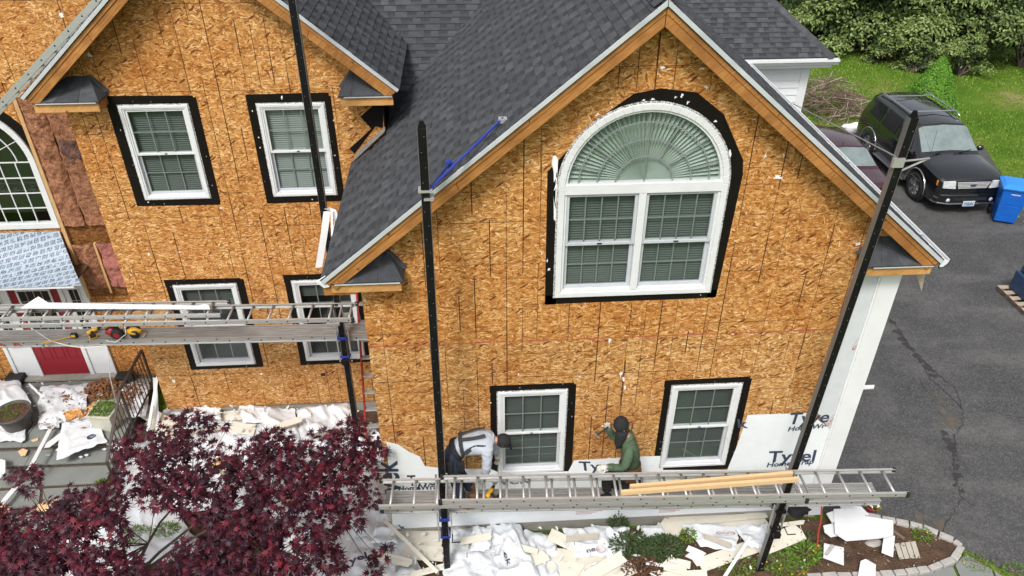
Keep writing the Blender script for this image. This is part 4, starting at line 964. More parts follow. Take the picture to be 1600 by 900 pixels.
tag(MB().prism([(-12, -4.9, -.01), (3.3, -4.9, -.01), (3.3, -.05, -.01), (-1.3, -.05, -.01), (-1.3, 3.2, -.01), (-12, 3.2, -.01)], (0, 0, .012)).build('bed_floor', 'soil'), kind='structure')
ed = empty('garden_edging', cw[3], 'curved edging of pale granite blocks round the planting bed', 'edging')
rn = random.Random(4)
def block(a, b, w, h):
    a = V(a); b = V(b); d = (b - a).normalized(); o = MB().bar(a + d * .008 + V((0, 0, h / 2 - .02)), b - d * .008 + V((0, 0, h / 2 - .02)), w, h).build('granite_block', 'cobble', ed, bevel=.014)
for i in range(len(cw) - 1):
    n = max(1, round((cw[i + 1] - cw[i]).length / .21))
    for j in range(n): block(cw[i].lerp(cw[i + 1], j / n) + V((rn.uniform(-.008, .008), rn.uniform(-.008, .008), rn.uniform(-.012, .008))), cw[i].lerp(cw[i + 1], (j + 1) / n), .105 + rn.uniform(-.01, .015), .11)
# flagstone walk
walk = tag(MB().face([(4.2, -1.34, .001), (7.5, -1.34, .001), (9.5, -2.3, .001), (9.5, -4, .001), (4.2, -4, .001)]).build('walkway', 'soil'), kind='structure')
for px in ([(1492, 884), (1508, 866), (1548, 890), (1560, 925), (1510, 925)], [(1400, 905), (1488, 886), (1506, 928), (1420, 940)], [(1552, 892), (1600, 925), (1590, 960), (1565, 930)], [(1300, 912), (1396, 906), (1415, 945), (1310, 950)]):
    MB().prism([PZ(a, b, .002) for a, b in px], (0, 0, .025)).build('flagstone', 'bluestone', walk, bevel=.006)
# lawn blades where the lawn is seen
def blades(name, n, x0, x1, y0, y1, h, mat, seed, ok=None, parent=None, z=-.01, wd=.012):
    rn = random.Random(seed); m = MB()
    for i in range(n):
        x, y = rn.uniform(x0, x1), rn.uniform(y0, y1)
        if ok and not ok(x, y): continue
        a = rn.uniform(0, 6.28); L_ = h * rn.uniform(.5, 1.3); t = rn.uniform(-.6, .6); w_ = wd * rn.uniform(.6, 1.5)
        p = V((x, y, z)); s = V((math.cos(a), math.sin(a), 0)) * w_; k = V((-math.sin(a), math.cos(a), 0)) * L_ * t
        m.f.append((len(m.v), len(m.v) + 1, len(m.v) + 2)); m.m.append(0); m.v += [p - s, p + s, p + k + V((0, 0, L_))]
    return tag(m.build(name, mat, parent, recalc=False), name if False else None, None, None, 'stuff')
def on_lawn(x, y):
    if noise.noise(V((x * .35, y * .35, 5.1))) > .22: return random.random() < .15
    inside = False; poly = [(p.x, p.y) for p in dr]
    for i in range(len(poly)):
        (xa, ya), (xb, yb) = poly[i], poly[i - 1]
        if (ya > y) != (yb > y) and x < (xb - xa) * (y - ya) / (yb - ya) + xa: inside = not inside
    return not inside
lg = blades('lawn_grass', 42000, 7.5, 24, 7, 26, .075, 'blade', 3, on_lawn, wd=.02); lg['label'] = 'green lawn grass behind the parked cars'; lg['category'] = 'grass'
# ---------------------------------------------------------------- pump-jack staging
def pole(base, top, lab, lean_clamp=None):
    """black square pole with bare grey edges and rows of rivets"""
    base = V(base); top = V(top); t = empty('pump_jack_pole', base, lab, 'scaffold pole', 'black staging poles')
    d = (top - base).normalized(); s = d.cross(V((0, 1, 0))).normalized(); s = s if s.x > 0 else -s; f = V((0, -1, 0)); w = .044
    MB().bar(base, top, 2 * w, 2 * w, (0, 1, 0)).build('pole_tube', 'black_metal', t, bevel=.004)
    for q in (-1, 1): MB().bar(base + s * q * (w + .002), top + s * q * (w + .002), .004, 2 * w - .006, (0, 1, 0)).build('bare_edge', 'black_side', t)
    r = MB(); L_ = (top - base).length; z = .2; i = 0
    while z < L_:
        p = base + d * z + f * (w + .001) + s * (.018 if i % 2 else -.018); r.lathe(p, [(.0, .0025), (.0032, .002), (.0036, 0)], 6, f); z += .17; i += 1
    tag(r.build('rivets', 'rivet', t, smooth=True), kind='stuff')
    MB().prism([top + s * w + f * w, top - s * w + f * w, top - s * w - f * w, top + s * w - f * w], d * .002).build('top_plate', 'black_metal', t)
    MB().prism([top + s * w + f * .01, top - s * w + f * .01, top - s * w * .4 + f * .01 + d * .07, top + s * w * .4 + f * .01 + d * .07], f * -.02).build('pole_tip', 'black_metal', t)
    return t, d, s, f
PA, PB, PC = V((-2.13, 1.9, 0)), V((-.535, -.74, 0)), V((4.255, -.9, 0))
PAt, PBt, PCt = V((-2.09, 1.9, 8.6)), V((-.455, -.74, 7.25)), V((4.495, -.9, 7.3))
tA, *_ = pole(PA, PAt, 'long black staging pole in front of the wing, beside the stepladder')
tB, dB, sB, _ = pole(PB, PBt, 'black staging pole left of the bending worker with blue roof brace')
tC, dC, sC, _ = pole(PC, PCt, 'leaning black staging pole at the white corner board')
# roof braces
c = PB.lerp(PBt, .905); m = MB(); m.box(c.x - .075, c.x + .075, -.80, -.68, c.z - .012, c.z + .012); m.box(c.x - .02, c.x + .085, -.81, -.67, c.z - .1, c.z - .08); m.build('pole_clamp', 'aluminium', tB)
LPn = lambda px, py: (lambda d: CAM + d * ((ZR - K * XR - (CAM.z - K * CAM.x)) / (d.z - K * d.x)))(ray(px, py))
e1, e2 = LPn(786, 191), LPn(704, 259); hub = V((c.x + .06, -.72, c.z + .01))
for e in (e1, e2):
    MB().tube([hub, e + V((0, 0, .05))], .014, 8).build('brace_rod', 'blue_steel', tB); MB().box(e.x - .05, e.x + .05, e.y - .04, e.y + .04, e.z + .0, e.z + .05).build('brace_foot', 'blue_steel' if e is e2 else 'aluminium', tB)
MB().blob(hub, .03, .03, .03).build('brace_pivot', 'blue_steel', tB)
c = PC.lerp(PCt, .935); m = MB(); m.box(c.x - .09, c.x + .03, -.97, -.93, c.z - .05, c.z + .05); m.build('pole_clamp', 'aluminium', tC)
m = MB(); m.tube([c + V((.06, 0, -.01)), c + V((.35, .03, -.0))], .012, 6); m.tube([c + V((.06, 0, -.12)), c + V((.32, .03, -.01))], .012, 6); m.build('brace_rod', 'aluminium_dull', tC)
MB().tube([c + V((-.05, 0, .05)), V((5.26, 3.6, 5.74))], .007, 6).build('brace_rod', 'aluminium', tC)
def jack(pc, zb, bench, lab, front=-.1, mat='blue_steel'):
    """blue pump jack: bracket round the pole, arms to the wall side, bench arm on the outer side"""
    t = empty('pump_jack', pc, lab, 'pump jack', 'blue pump jacks'); x, y = pc.x, pc.y
    for z, h in ((zb + .03, .055), (zb - .34, .035)):
        ring_ = MB(); ring_.box(x - .075, x + .075, y - .080, y - .060, z, z + h); ring_.box(x - .075, x - .056, y - .059, y + .1, z, z + h); ring_.box(x + .056, x + .075, y - .059, y + .1, z, z + h); ring_.box(x - .055, x + .055, y + .062, y + .1, z, z + h); ring_.build('pole_collar', mat, t, bevel=.006)
    for s in (-1, 1): MB().bar((x + s * .095, y - .02, zb - .45), (x + s * .095, y - .02, zb + .16), .018, .03, (0, 1, 0)).build('side_strap', 'aluminium', t)
    m = MB()
    for s in (-1, 1): m.box(x + s * .05 - .014, x + s * .05 + .014, y + .1, y + .56, zb - .075, zb - .03)
    m.box(x - .07, x + .07, y + .53, y + .56, zb - .076, zb + .12); m.build('plank_arm', 'aluminium_dull', t, bevel=.004)
    MB().tube([(x + .10, y - .08, zb - .25), (x + .10, y - .22, zb - .25), (x + .22, y - .22, zb - .25)], .009, 6).build('crank_handle', 'black_metal', t)
    MB().box(x - .05, x + .05, y - .16, y - .086, zb - .42, zb - .33).build('foot_pedal', 'black_metal', t, bevel=.006)
    m = MB()
    for s in (-1, 1): m.bar((x + s * .07, y - .03, zb + .05), (x + s * .07, y - .03, bench - .05), .014, .02, (0, 1, 0))
    for s in (-1, 1): m.box(x + s * .07 - .012, x + s * .07 + .012, y - .52, y + .02, bench - .08, bench - .05)
    m.box(x - .10, x + .10, y - .555, y - .521, bench - .081, bench - .03); m.build('bench_arm', 'aluminium_dull', t, bevel=.004)
    return t
ZP, ZL = 1.35, 2.29          # lower plank and bench heights
ZPU, ZLU = 2.63, 3.36        # upper plank and bench heights
jack(V((-2.12, 1.9, 0)), ZPU - .02, ZLU, 'blue pump jack under the upper walkway, on the long pole')
jack(V((-.52, -.74, 0)), ZP - .02, ZL, 'blue pump jack below the bending worker')
jb = jack(V((4.30, -.9, 0)), ZP - .02, ZL, 'dark pump jack at the right end of the lower walkway', mat='black_metal')
# the lower leg brace of the right pole
MB().prism([PC + V((-.06, -.06, .0)), PC + V((.06, -.06, 0)), PC + V((.06, .06, 0)), PC + V((-.06, .06, 0))], (0, 0, .03)).build('base_plate', 'black_metal', tC)
def plank(x0, x1, y0, y1, z, lab, pivot, rot, th=.11):
    t = empty('aluminium_plank', (pivot, y0, z - th), lab, 'scaffold plank', 'aluminium walk planks')
    n = 6
    for i in range(n):
        a = y0 + (y1 - y0) * i / n; b = y0 + (y1 - y0) * (i + 1) / n; MB().box(x0, x1, a + .004, b - .004, z - .02 - .001 * (i % 2), z - .001 * (i % 2)).build('deck_board', 'aluminium_dull', t, bevel=.003)
    MB().box(x0, x1, y0 + .005, y1 - .005, z - .06, z - .024).build('deck_core', 'hole', t)
    for y in (y0 - .008, y1):
        m = MB(); m.box(x0, x1, y, y + .008, z - th, z + .006); m.box(x0, x1, y - .012 if y < y1 else y + .008, y if y < y1 else y + .02, z - th, z - th + .012); m.box(x0, x1, y - .012 if y < y1 else y + .008, y if y < y1 else y + .02, z - .004, z + .006); m.build('side_rail', 'aluminium', t)
    h = MB(); x = x0 + .2; i = 0
    while x < x1: h.lathe((x, y0 - .0082, z - .035 - (.03 if i % 2 else 0)), [(0, .0008), (.014, .0008), (.014, 0)], 8, (0, -1, 0)); x += .31 if i % 2 else .2; i += 1
    tag(h.build('rung_holes', 'hole', t, recalc=False), kind='stuff')
    t.rotation_euler = (0, 0, rot)
    for x in (x0, x1 - .02): MB().box(x, x + .02, y0 + .01, y1 - .01, z - th + .015, z - .03).build('end_plate', 'aluminium', t)
    return t
pxl, pxr = PZ(588, 780, ZP).x, PZ(1367, 760, ZP).x
plank(-1.40, 5.86, -.52, -.21, ZP, 'lower aluminium walk plank in front of the gable wall', -1.40, -.040, .09)
xu = PZ(578, 530, ZPU).x
pu = plank(-11.5, xu, 1.97, 2.25, ZPU, 'upper aluminium walk plank in front of the red door', xu, -.028)
text('print', 'A  R', 'ink_red', pu, V((PY(2, 545, 2.2).x, 1.9595, ZPU - .085)), (1, 0, 0), (0, 0, 1), (.22, .085), .05, .001)
def ladder(p0, p1, side, w, lab, rail_h=.075, cap=True, grp='aluminium ladders used as guard rails', name='ladder'):
    """p0-p1: centre line, side: unit vector across the rungs"""
    p0 = V(p0); p1 = V(p1); side = V(side).normalized(); d = (p1 - p0).normalized(); n = d.cross(side).normalized(); n = n if n.z > 0 else -n
    t = empty(name, p0, lab, 'ladder', grp); L_ = (p1 - p0).length
    for s in (-1, 1):
        a = p0 + side * s * w / 2; b = p1 + side * s * w / 2; m = MB(); m.bar(a, b, .006, rail_h, n)
        for q in (-1, 1): m.bar(a + n * q * rail_h * .46 - side * s * .014, b + n * q * rail_h * .46 - side * s * .014, .028, .006, n)
        m.build('rail', 'aluminium', t)
    k = 0; x = .16; h = MB()
    while x < L_ - .05:
        c = p0 + d * x; MB().tube([c - side * (w / 2 - .004), c + side * (w / 2 - .004)], .017, 8).build('rung', 'aluminium', t, smooth=True)
        for s in (-1, 1): h.lathe(c + side * s * (w / 2 + .003), [(0, .001), (.013, .001), (.013, 0)], 8, side * s)
        x += .305
    tag(h.build('rung_ends', 'hole', t, recalc=False), kind='stuff')
    if cap:
        for e in (p0, p1):
            for s in (-1, 1): c = e + side * s * w / 2; MB().bar(c - d * .035, c + d * .012, .036, rail_h + .014, n).build('rail_cap', 'black_rubber', t, bevel=.004)
    return t
Yd = (0, 1, 0)
sl1 = -.041; sd1 = (-sl1, 1, 0); yA = lambda x: -1.03 + sl1 * (x + 1.3)
xa, xb = -1.33, PZ(1255, 760, ZL).x; ladder((xa, yA(xa), ZL - .045), (xb, yA(xb), ZL - .045), sd1, .46, 'weathered lower ladder section lying flat along the lower walkway', rail_h=.065)
xa, xb = -.50, PZ(1410, 760, ZL).x; ladder((xa, yA(xa) - .01, ZL + .035), (xb, yA(xb) - .01, ZL + .035), sd1, .43, 'upper ladder section of the lower walkway, its end past the house corner', rail_h=.065)
sl2 = -.030; sd2 = (-sl2, 1, 0); xe = PZ(553, 496, ZLU).x; yU = lambda x: 1.64 + sl2 * (x - xe)
ladder((-11.5, yU(-11.5), ZLU - .04), (xe, yU(xe), ZLU - .04), sd2, .42, 'long ladder lying flat along the upper walkway, ending at the stepladder', rail_h=.065)
xb = PZ(352, 490, ZLU).x; ladder((-11.5, yU(-11.5) + .05, ZLU + .03), (xb, yU(xb) + .05, ZLU + .03), sd2, .36, 'shorter ladder section on top of the upper walkway rail', rail_h=.06)
# ladder laid against the left rake of the wing
la, lb = PY(185, -30, WY + .1), PY(-40, 213, WY + .1); dd = (lb - la).normalized()
ladder(la + V((0, .24, .04)), lb + V((0, .24, .04)), Yd, .44, 'grey ladder laid along the left rake of the wing gable', rail_h=.085, cap=False)
# red step ladder
sl_ = empty('step_ladder', (-1.72, 1.95, 0), 'red fibreglass stepladder with aluminium treads in the corner by the gable wall', 'ladder')
b0, b1 = V((-1.98, 1.75, 0)), V((-1.50, 1.75, 0)); q0, q1 = V((-1.95, 2.78, 3.05)), V((-1.56, 2.78, 3.05))
for a, b in ((b0, q0), (b1, q1)): MB().bar(a, b, .03, .085, (0, 1, 0)).build('side_rail', 'red_fibreglass', sl_, bevel=.004)
for i in range(1, 10):
    f = i / 10; a = b0.lerp(q0, f); b = b1.lerp(q1, f); m = MB(); m.box(a.x + .012, b.x - .012, a.y - .045, a.y + .045, a.z - .012, a.z + .012); m.build('tread', 'aluminium', sl_, bevel=.004)
    r_ = MB()
    for k_ in range(3): r_.box(a.x + .014, b.x - .014, a.y - .035 + .028 * k_, a.y - .027 + .028 * k_, a.z + .0125, a.z + .016)
    r_.build('tread_ridges', 'aluminium_dull', sl_)
for a, b in ((V((-2.0, 2.75, .26)), q0 + V((0, .04, 0))), (V((-1.48, 2.75, .26)), q1 + V((0, .04, 0)))): pass
MB().box(-1.97, -1.54, 2.70, 2.86, 3.05, 3.10).build('ladder_top', 'red_fibreglass', sl_, bevel=.006)
# two fresh boards lying on the lower ladder
for pa, pb, lab, o in (((984, 761), (1238, 740), 'fresh pine board on the lower ladder, the rear of two', 0), ((970, 770), (1246, 749), 'fresh pine board on the lower ladder, the front of two', .0)):
    a = PZ(*pa, ZL + .085); b = PZ(*pb, ZL + .085); tag(MB().bar(a, b, .042, .075).build('lumber_board', 'lumber_new', bevel=.003, org=a), lab, 'board', 'pine boards on the ladder')
# white trim board on the upper ladder
a, b = PZ(36, 479, ZLU + .09), PZ(330, 481, ZLU + .09)
m = MB(); m.prism([a + V((0, -.06, 0)), b + V((0, -.05, 0)), b + V((-.04, .04, .0)), b + V((-.1, .07, .01)), b + V((-.2, .05, .0)), a + V((.35, .06, 0)), a + V((.18, .16, .05)), a + V((.10, .10, .02))], (0, 0, .02)); tag(m.build('trim_board', 'foam', bevel=.003, org=a), 'long white trim board lying on the upper ladder', 'board')
# ---------------------------------------------------------------- parked cars
class Car:
    """body lofted from stations; local x across, y back from the nose, z up"""
    def __init__(s, name, loc, rot, scale, label, paint):
        s.t = empty(name, loc, label, 'car'); s.t.rotation_euler = (0, 0, rot); s.t.scale = (scale,) * 3; s.paint = paint
    def put(s, mb, name, mat, parent=None, smooth=False, bevel=0):
        p = parent or s.t; ORG[p.name] = V((0, 0, 0)); return mb.build(name, mat, p, smooth, bevel=bevel)
    def loft(s, st):
        s.st = st; m = MB(); n = len(st[0][1])
        def sec(y, pts): return [V((x, y + (dy if len(q) > 2 else 0), z)) for q in pts for x, z, dy in [(q[0], q[1], q[2] if len(q) > 2 else 0)]]
        s.sec = [sec(y, p) for y, p in st]
        for q in s.sec: m.v += q + [V((-p.x, p.y, p.z)) for p in q]
        for i in range(len(st) - 1):
            a, b = i * 2 * n, (i + 1) * 2 * n
            for k in range(n - 1):
                m.f.append((a + k, a + k + 1, b + k + 1, b + k)); m.f.append((a + n + k + 1, a + n + k, b + n + k, b + n + k + 1)); m.m += [0, 0]
        for i in (0, len(st) - 1):
            a = i * 2 * n
            for k in range(n - 1): m.f.append((a + k, a + k + 1, a + n + k + 1, a + n + k)); m.m.append(0)
        bm = m.mesh('body', (0, 0, 0)); b = bmesh.new(); b.from_mesh(bm); bmesh.ops.remove_doubles(b, verts=b.verts, dist=.0005); bmesh.ops.recalc_face_normals(b, faces=b.faces); b.to_mesh(bm); b.free()
        bm.polygons.foreach_set('use_smooth', [True] * len(bm.polygons)); o = link('body', bm, s.paint, s.t, (0, 0, 0))
        e = o.modifiers.new('edge', 'BEVEL'); e.width = .025; e.segments = 3; e.limit_method = 'ANGLE'; e.angle_limit = R(22)
        return o
    def pt(s, i, k, u, v, side=1):
        a, b, c, d = s.sec[i][k], s.sec[i + 1][k], s.sec[i + 1][k + 1], s.sec[i][k + 1]; p = (a.lerp(b, u)).lerp(d.lerp(c, u), v); return V((p.x * side, p.y, p.z))
    def patch(s, name, mat, i, k, uv, off=.012, side=1, th=.008):
        p = [s.pt(i, k, u, v, side) for u, v in uv]; n = (p[1] - p[0]).cross(p[2] - p[0]).normalized()
        c = sum(p, V((0, 0, 0))) / len(p); n = n if n.dot(c - V((0, c.y + (.4 if k > 3 and abs(n.y) > .4 else 0), .9))) > 0 else -n
        return s.put(MB().prism([q + n * (off - th) for q in p], n * th), name, mat)
    def wheel(s, x, y, r, side, w=.22):
        whl = empty('wheel', (0, 0, 0)); whl.parent = s.t; ORG[whl.name] = V((0, 0, 0)); ax = (side, 0, 0); c = V((x - side * w, y, r))
        s.put(MB().lathe(c, [(r * .60, 0), (r * .96, .0), (r, .03), (r, w - .03), (r * .96, w), (r * .66, w + .006), (r * .62, w - .03)], 28, ax), 'tyre', 'tyre', whl, True)
        s.put(MB().lathe(c, [(r * .63, w - .005), (r * .60, w + .002), (r * .57, w - .03), (r * .2, w - .06), (0, w - .06)], 28, ax), 'rim', 'chrome', whl, True)
        sp = MB()
        for q in range(5):
            t = 2 * math.pi * q / 5 + .3; d = V((0, math.cos(t), math.sin(t))); sp.bar(c + V(ax) * (w - .015) + d * r * .08, c + V(ax) * (w - .012) + d * r * .60, .03, r * .22, V((0, -math.sin(t), math.cos(t))))
        s.put(sp, 'spokes', 'chrome', whl); s.put(MB().lathe(c, [(0, w + .012), (r * .14, w + .01), (r * .15, w - .03)], 12, ax), 'hub_cap', 'chrome', whl, True)
        gp = MB()
        for q in range(5):
            t = 2 * math.pi * (q + .5) / 5 + .3; d = V((0, math.cos(t), math.sin(t))); gp.lathe(c + V(ax) * (w - .052) + d * r * .42, [(0, .0), (r * .13, -.001)], 8, ax)
        s.put(gp, 'rim_gap', 'hole', whl)
        s.put(MB().lathe(V((x - side * .10, y, r + .02)), [(0, .06), (r * 1.20, .062), (r * 1.20, .0)], 32, ax), 'wheel_well', 'hole')
        fl = MB(); N_ = 14; pts_ = [V((x - side * .005, y + r * 1.26 * math.cos(R(-8 + 196 * i / N_)), r + .02 + r * 1.22 * math.sin(R(-8 + 196 * i / N_)))) for i in range(N_ + 1)]
        fl.tube(pts_, .020, 6); return fl
# the black SUV: stations from nose to tail; section points: sill, lower side, side, belt, upper, roof edge, middle
suv = Car('suv', (13.60, 9.92, 0), R(0), 1.04, 'black SUV with roof rack and blue licence plate parked on the driveway', 'car_black')
hw = .90
suv.loft([(0.0, [(.74, .34), (.82, .50), (.83, .72), (.82, .93), (.78, 1.00), (.55, 1.03), (0, 1.045)]),
          (.10, [(.86, .32), (.90, .52), (.90, .76), (.88, .99), (.80, 1.05), (.55, 1.08), (0, 1.095)]),
          (.80, [(.90, .32), (.93, .55), (.93, .80), (.90, 1.06), (.80, 1.12), (.55, 1.15), (0, 1.17)]),
          (1.24, [(.90, .32), (.93, .55), (.93, .82), (.90, 1.08), (.83, 1.13), (.55, 1.17), (0, 1.20)]),
          (2.00, [(.90, .32), (.93, .55), (.93, .82), (.90, 1.10), (.70, 1.66), (.60, 1.73), (0, 1.77)]),
          (2.55, [(.90, .32), (.93, .55), (.93, .82), (.90, 1.11), (.71, 1.69), (.61, 1.77), (0, 1.81)]),
          (3.55, [(.90, .32), (.93, .55), (.93, .82), (.90, 1.12), (.71, 1.70), (.61, 1.78), (0, 1.82)]),
          (4.40, [(.90, .34), (.93, .55), (.92, .82), (.88, 1.12), (.69, 1.67), (.59, 1.75), (0, 1.79)]),
          (4.72, [(.88, .36), (.90, .55), (.89, .82), (.84, 1.10), (.74, 1.34), (.60, 1.55), (0, 1.60)]),
          (4.86, [(.82, .40), (.84, .55), (.83, .82), (.80, 1.02), (.74, 1.10), (.60, 1.14), (0, 1.15)])])
# glass: windscreen over three strips, sides, rear quarter
for sd_2 in (-1, 1):
    suv.patch('windscreen', 'car_windscreen', 3, 5, [(.10, 0), (.93, 0), (.93, 1), (.10, 1)], side=sd_2); suv.patch('windscreen', 'car_windscreen', 3, 4, [(.13, .15), (.92, .2), (.93, 1), (.10, 1)], side=sd_2)
    suv.patch('side_window', 'car_glass', 3, 3, [(.62, .10), (.98, .10), (.98, .88), (.86, .80)], side=sd_2); suv.patch('side_window', 'car_glass', 4, 3, [(.05, .10), (1, .10), (1, .88), (.05, .88)], side=sd_2)
    suv.patch('side_window', 'car_glass', 5, 3, [(.10, .10), (.92, .10), (.92, .88), (.10, .88)], side=sd_2); suv.patch('quarter_window', 'car_glass', 6, 3, [(.05, .10), (.88, .16), (.80, .86), (.05, .88)], side=sd_2)
    suv.patch('rear_window', 'car_glass', 7, 5, [(.1, 0), (.95, 0), (.95, 1), (.1, 1)], side=sd_2)
    for i, k, uv in ((0, 1, [(.0, .0), (1, .0), (1, .12), (0, .12)]),): suv.patch('bumper_strip', 'chrome', i, k, uv, .02, sd_2)
    for a, b in ((1, 2), (2, 3), (4, 5), (5, 6)):
        suv.patch('body_moulding', 'chrome', a + 0, 1, [(.0 if a != 1 else .95, .20), (1, .20), (1, .32), (.0 if a != 1 else .95, .32)], .014, sd_2)
    for yy, rr in ((.98, .385), (3.86, .385)):
        fl = suv.wheel(sd_2 * .935, yy, rr, sd_2); suv.put(fl, 'arch_trim', 'chrome' if True else 'car_black', None, True)
    # mirror
    suv.put(MB().blob((sd_2 * 1.05, 1.62, 1.17), .11, .07, .085, 10, 8), 'mirror', 'car_black', None, True)
    suv.put(MB().tube([(sd_2 * .66, 2.35, 1.80), (sd_2 * .66, 2.5, 1.86), (sd_2 * .66, 4.2, 1.85), (sd_2 * .66, 4.35, 1.76)], .022, 8), 'roof_rail', 'chrome', None, True)
    suv.put(MB().box(min(sd_2 * .86, sd_2 * 1.0), max(sd_2 * .86, sd_2 * 1.0), 1.5, 3.3, .30, .34), 'running_board', 'chrome', None, bevel=.01)
    for yd in (2.12, 3.02): suv.put(MB().box(min(sd_2 * .93, sd_2 * .95), max(sd_2 * .93, sd_2 * .95), yd + .62, yd + .80, .93, .96), 'door_handle', 'car_black', None, bevel=.006)
for s_ in (-1, 1):
    for i_, u_ in ((3, .62), (5, .02), (5, .97)):
        for k_ in (1, 2): suv.patch('door_seam', 'hole', i_, k_, [(u_ - .010, 0), (u_ + .010, 0), (u_ + .010, 1), (u_ - .010, 1)], .006, s_)
for yy in (2.62, 3.85): suv.put(MB().bar((-.66, yy, 1.865), (.66, yy, 1.865), .05, .025), 'cross_bar', 'chrome', None, bevel=.006)
rr_ = MB()
for q in range(7): rr_.box(-.45 + .15 * q - .012, -.45 + .15 * q + .012, 2.7, 3.8, 1.815, 1.835)
pass
# front: grille, bumper, plate, lamps
f = MB(); f.prism([(-.46, -.012, .985), (.46, -.012, .985), (.38, -.02, .77), (-.38, -.02, .77)], (0, .02, 0)); suv.put(f, 'grille_frame', 'hole')
for q in range(5): z = .785 + .039 * q; h_ = .385 + .014 * q; suv.put(MB().box(-h_, h_, -.036, -.018, z, z + .018), 'grille_bar', 'grille', None, bevel=.004)
ov = MB(); ov.prism([(.085 * math.cos(6.283 * i / 16), -.044, .87 + .034 * math.sin(6.283 * i / 16)) for i in range(16)], (0, .01, 0)); suv.put(ov, 'grille_badge', 'ink_navy')
for s_ in (-1, 1):
    suv.put(MB().prism([(s_ * .45, -.045, .775), (s_ * .80, -.03, .80), (s_ * .81, -.02, .985), (s_ * .50, -.045, .995)], (0, .05, 0)), 'head_lamp', 'lamp_clear', None, bevel=.01)
    suv.put(MB().prism([(s_ * .792, -.005, .80), (s_ * .895, .10, .82), (s_ * .895, .12, .96), (s_ * .805, .01, .97)], (0, .05, 0)), 'side_lamp', 'lamp_amber', None, bevel=.008)
    suv.put(MB().lathe((s_ * .58, -.075, .47), [(0, .012), (.05, .01), (.055, 0)], 14, (0, -1, 0)), 'fog_lamp', 'lamp_clear', None, True)
bp = MB(); bp.prism([(-.88, .16, .60), (-.80, .0, .62), (-.55, -.08, .63), (.55, -.08, .63), (.80, .0, .62), (.88, .16, .60), (.88, .30, .60), (-.88, .30, .60)], (0, 0, -.26)); suv.put(bp, 'bumper', 'car_black', None, bevel=.03)
bp = MB(); bp.prism([(-.90, .16, .39), (-.81, -.01, .39), (-.55, -.09, .38), (.55, -.09, .38), (.81, -.01, .39), (.90, .16, .39), (.90, .20, .39), (-.90, .20, .39)], (0, 0, -.035)); suv.put(bp, 'bumper_strip', 'chrome', None, bevel=.006)
suv.put(MB().box(-.44, .44, -.086, -.075, .46, .54), 'air_intake', 'hole')
pl_ = suv.put(MB().prism([(-.16, -.115, .30), (.16, -.115, .30), (.16, -.105, .45), (-.16, -.105, .45)], (0, .008, 0)), 'licence_plate', 'plate_blue', None, bevel=.003)
ORG[pl_.name] = V((0, 0, 0)); text('print', '715UX', 'ink_navy', pl_, (-.135, -.121, .335), (1, 0, 0), (0, .06, 1), (.088, .11), .02, .001)
for a, b in (((-.55, 1.20, 1.20), (-.05, 1.36, 1.27)), ((.05, 1.20, 1.21), (.60, 1.34, 1.25))): suv.put(MB().bar(a, b, .02, .014), 'wiper', 'black_rubber')
suv.put(MB().tube([(-.62, 1.15, 1.13), (-.64, 1.2, 1.9)], .004, 5), 'antenna', 'black_rubber')
for x in (-.4, .4): suv.put(MB().box(x - .22, x + .22, 2.25, 2.45, .9, 1.45), 'seat', 'car_seat', None, bevel=.05)
# maroon sedan, tail to the street, half hidden by the gable
sed = Car('sedan', (10.5, 9.7, 0), 0, 1.05, 'maroon sedan with pale rear seats parked beside the SUV', 'car_maroon')
sed.loft([(0.0, [(.66, .34), (.74, .50), (.74, .70), (.70, .88), (.62, .94), (.42, .96), (0, .965)]),
          (.14, [(.80, .30), (.84, .50), (.84, .75), (.80, .96), (.70, 1.02), (.48, 1.035), (0, 1.045)]),
          (.85, [(.82, .30), (.87, .50), (.87, .78), (.84, .98), (.74, 1.05), (.50, 1.07), (0, 1.08)]),
          (1.55, [(.82, .30), (.87, .50), (.87, .78), (.84, 1.00), (.62, 1.36), (.50, 1.42), (0, 1.45)]),
          (2.10, [(.82, .30), (.87, .50), (.87, .78), (.84, 1.00), (.63, 1.40), (.51, 1.46), (0, 1.49)]),
          (2.85, [(.82, .30), (.87, .50), (.87, .78), (.84, .98), (.61, 1.36), (.50, 1.42), (0, 1.45)]),
          (3.60, [(.82, .30), (.87, .50), (.87, .76), (.84, .94), (.76, .99), (.50, 1.02), (0, 1.03)]),
          (4.55, [(.78, .30), (.82, .50), (.81, .66), (.76, .76), (.66, .80), (.42, .82), (0, .83)]),
          (4.72, [(.64, .34), (.68, .46), (.66, .58), (.60, .66), (.52, .69), (.36, .70), (0, .71)])])
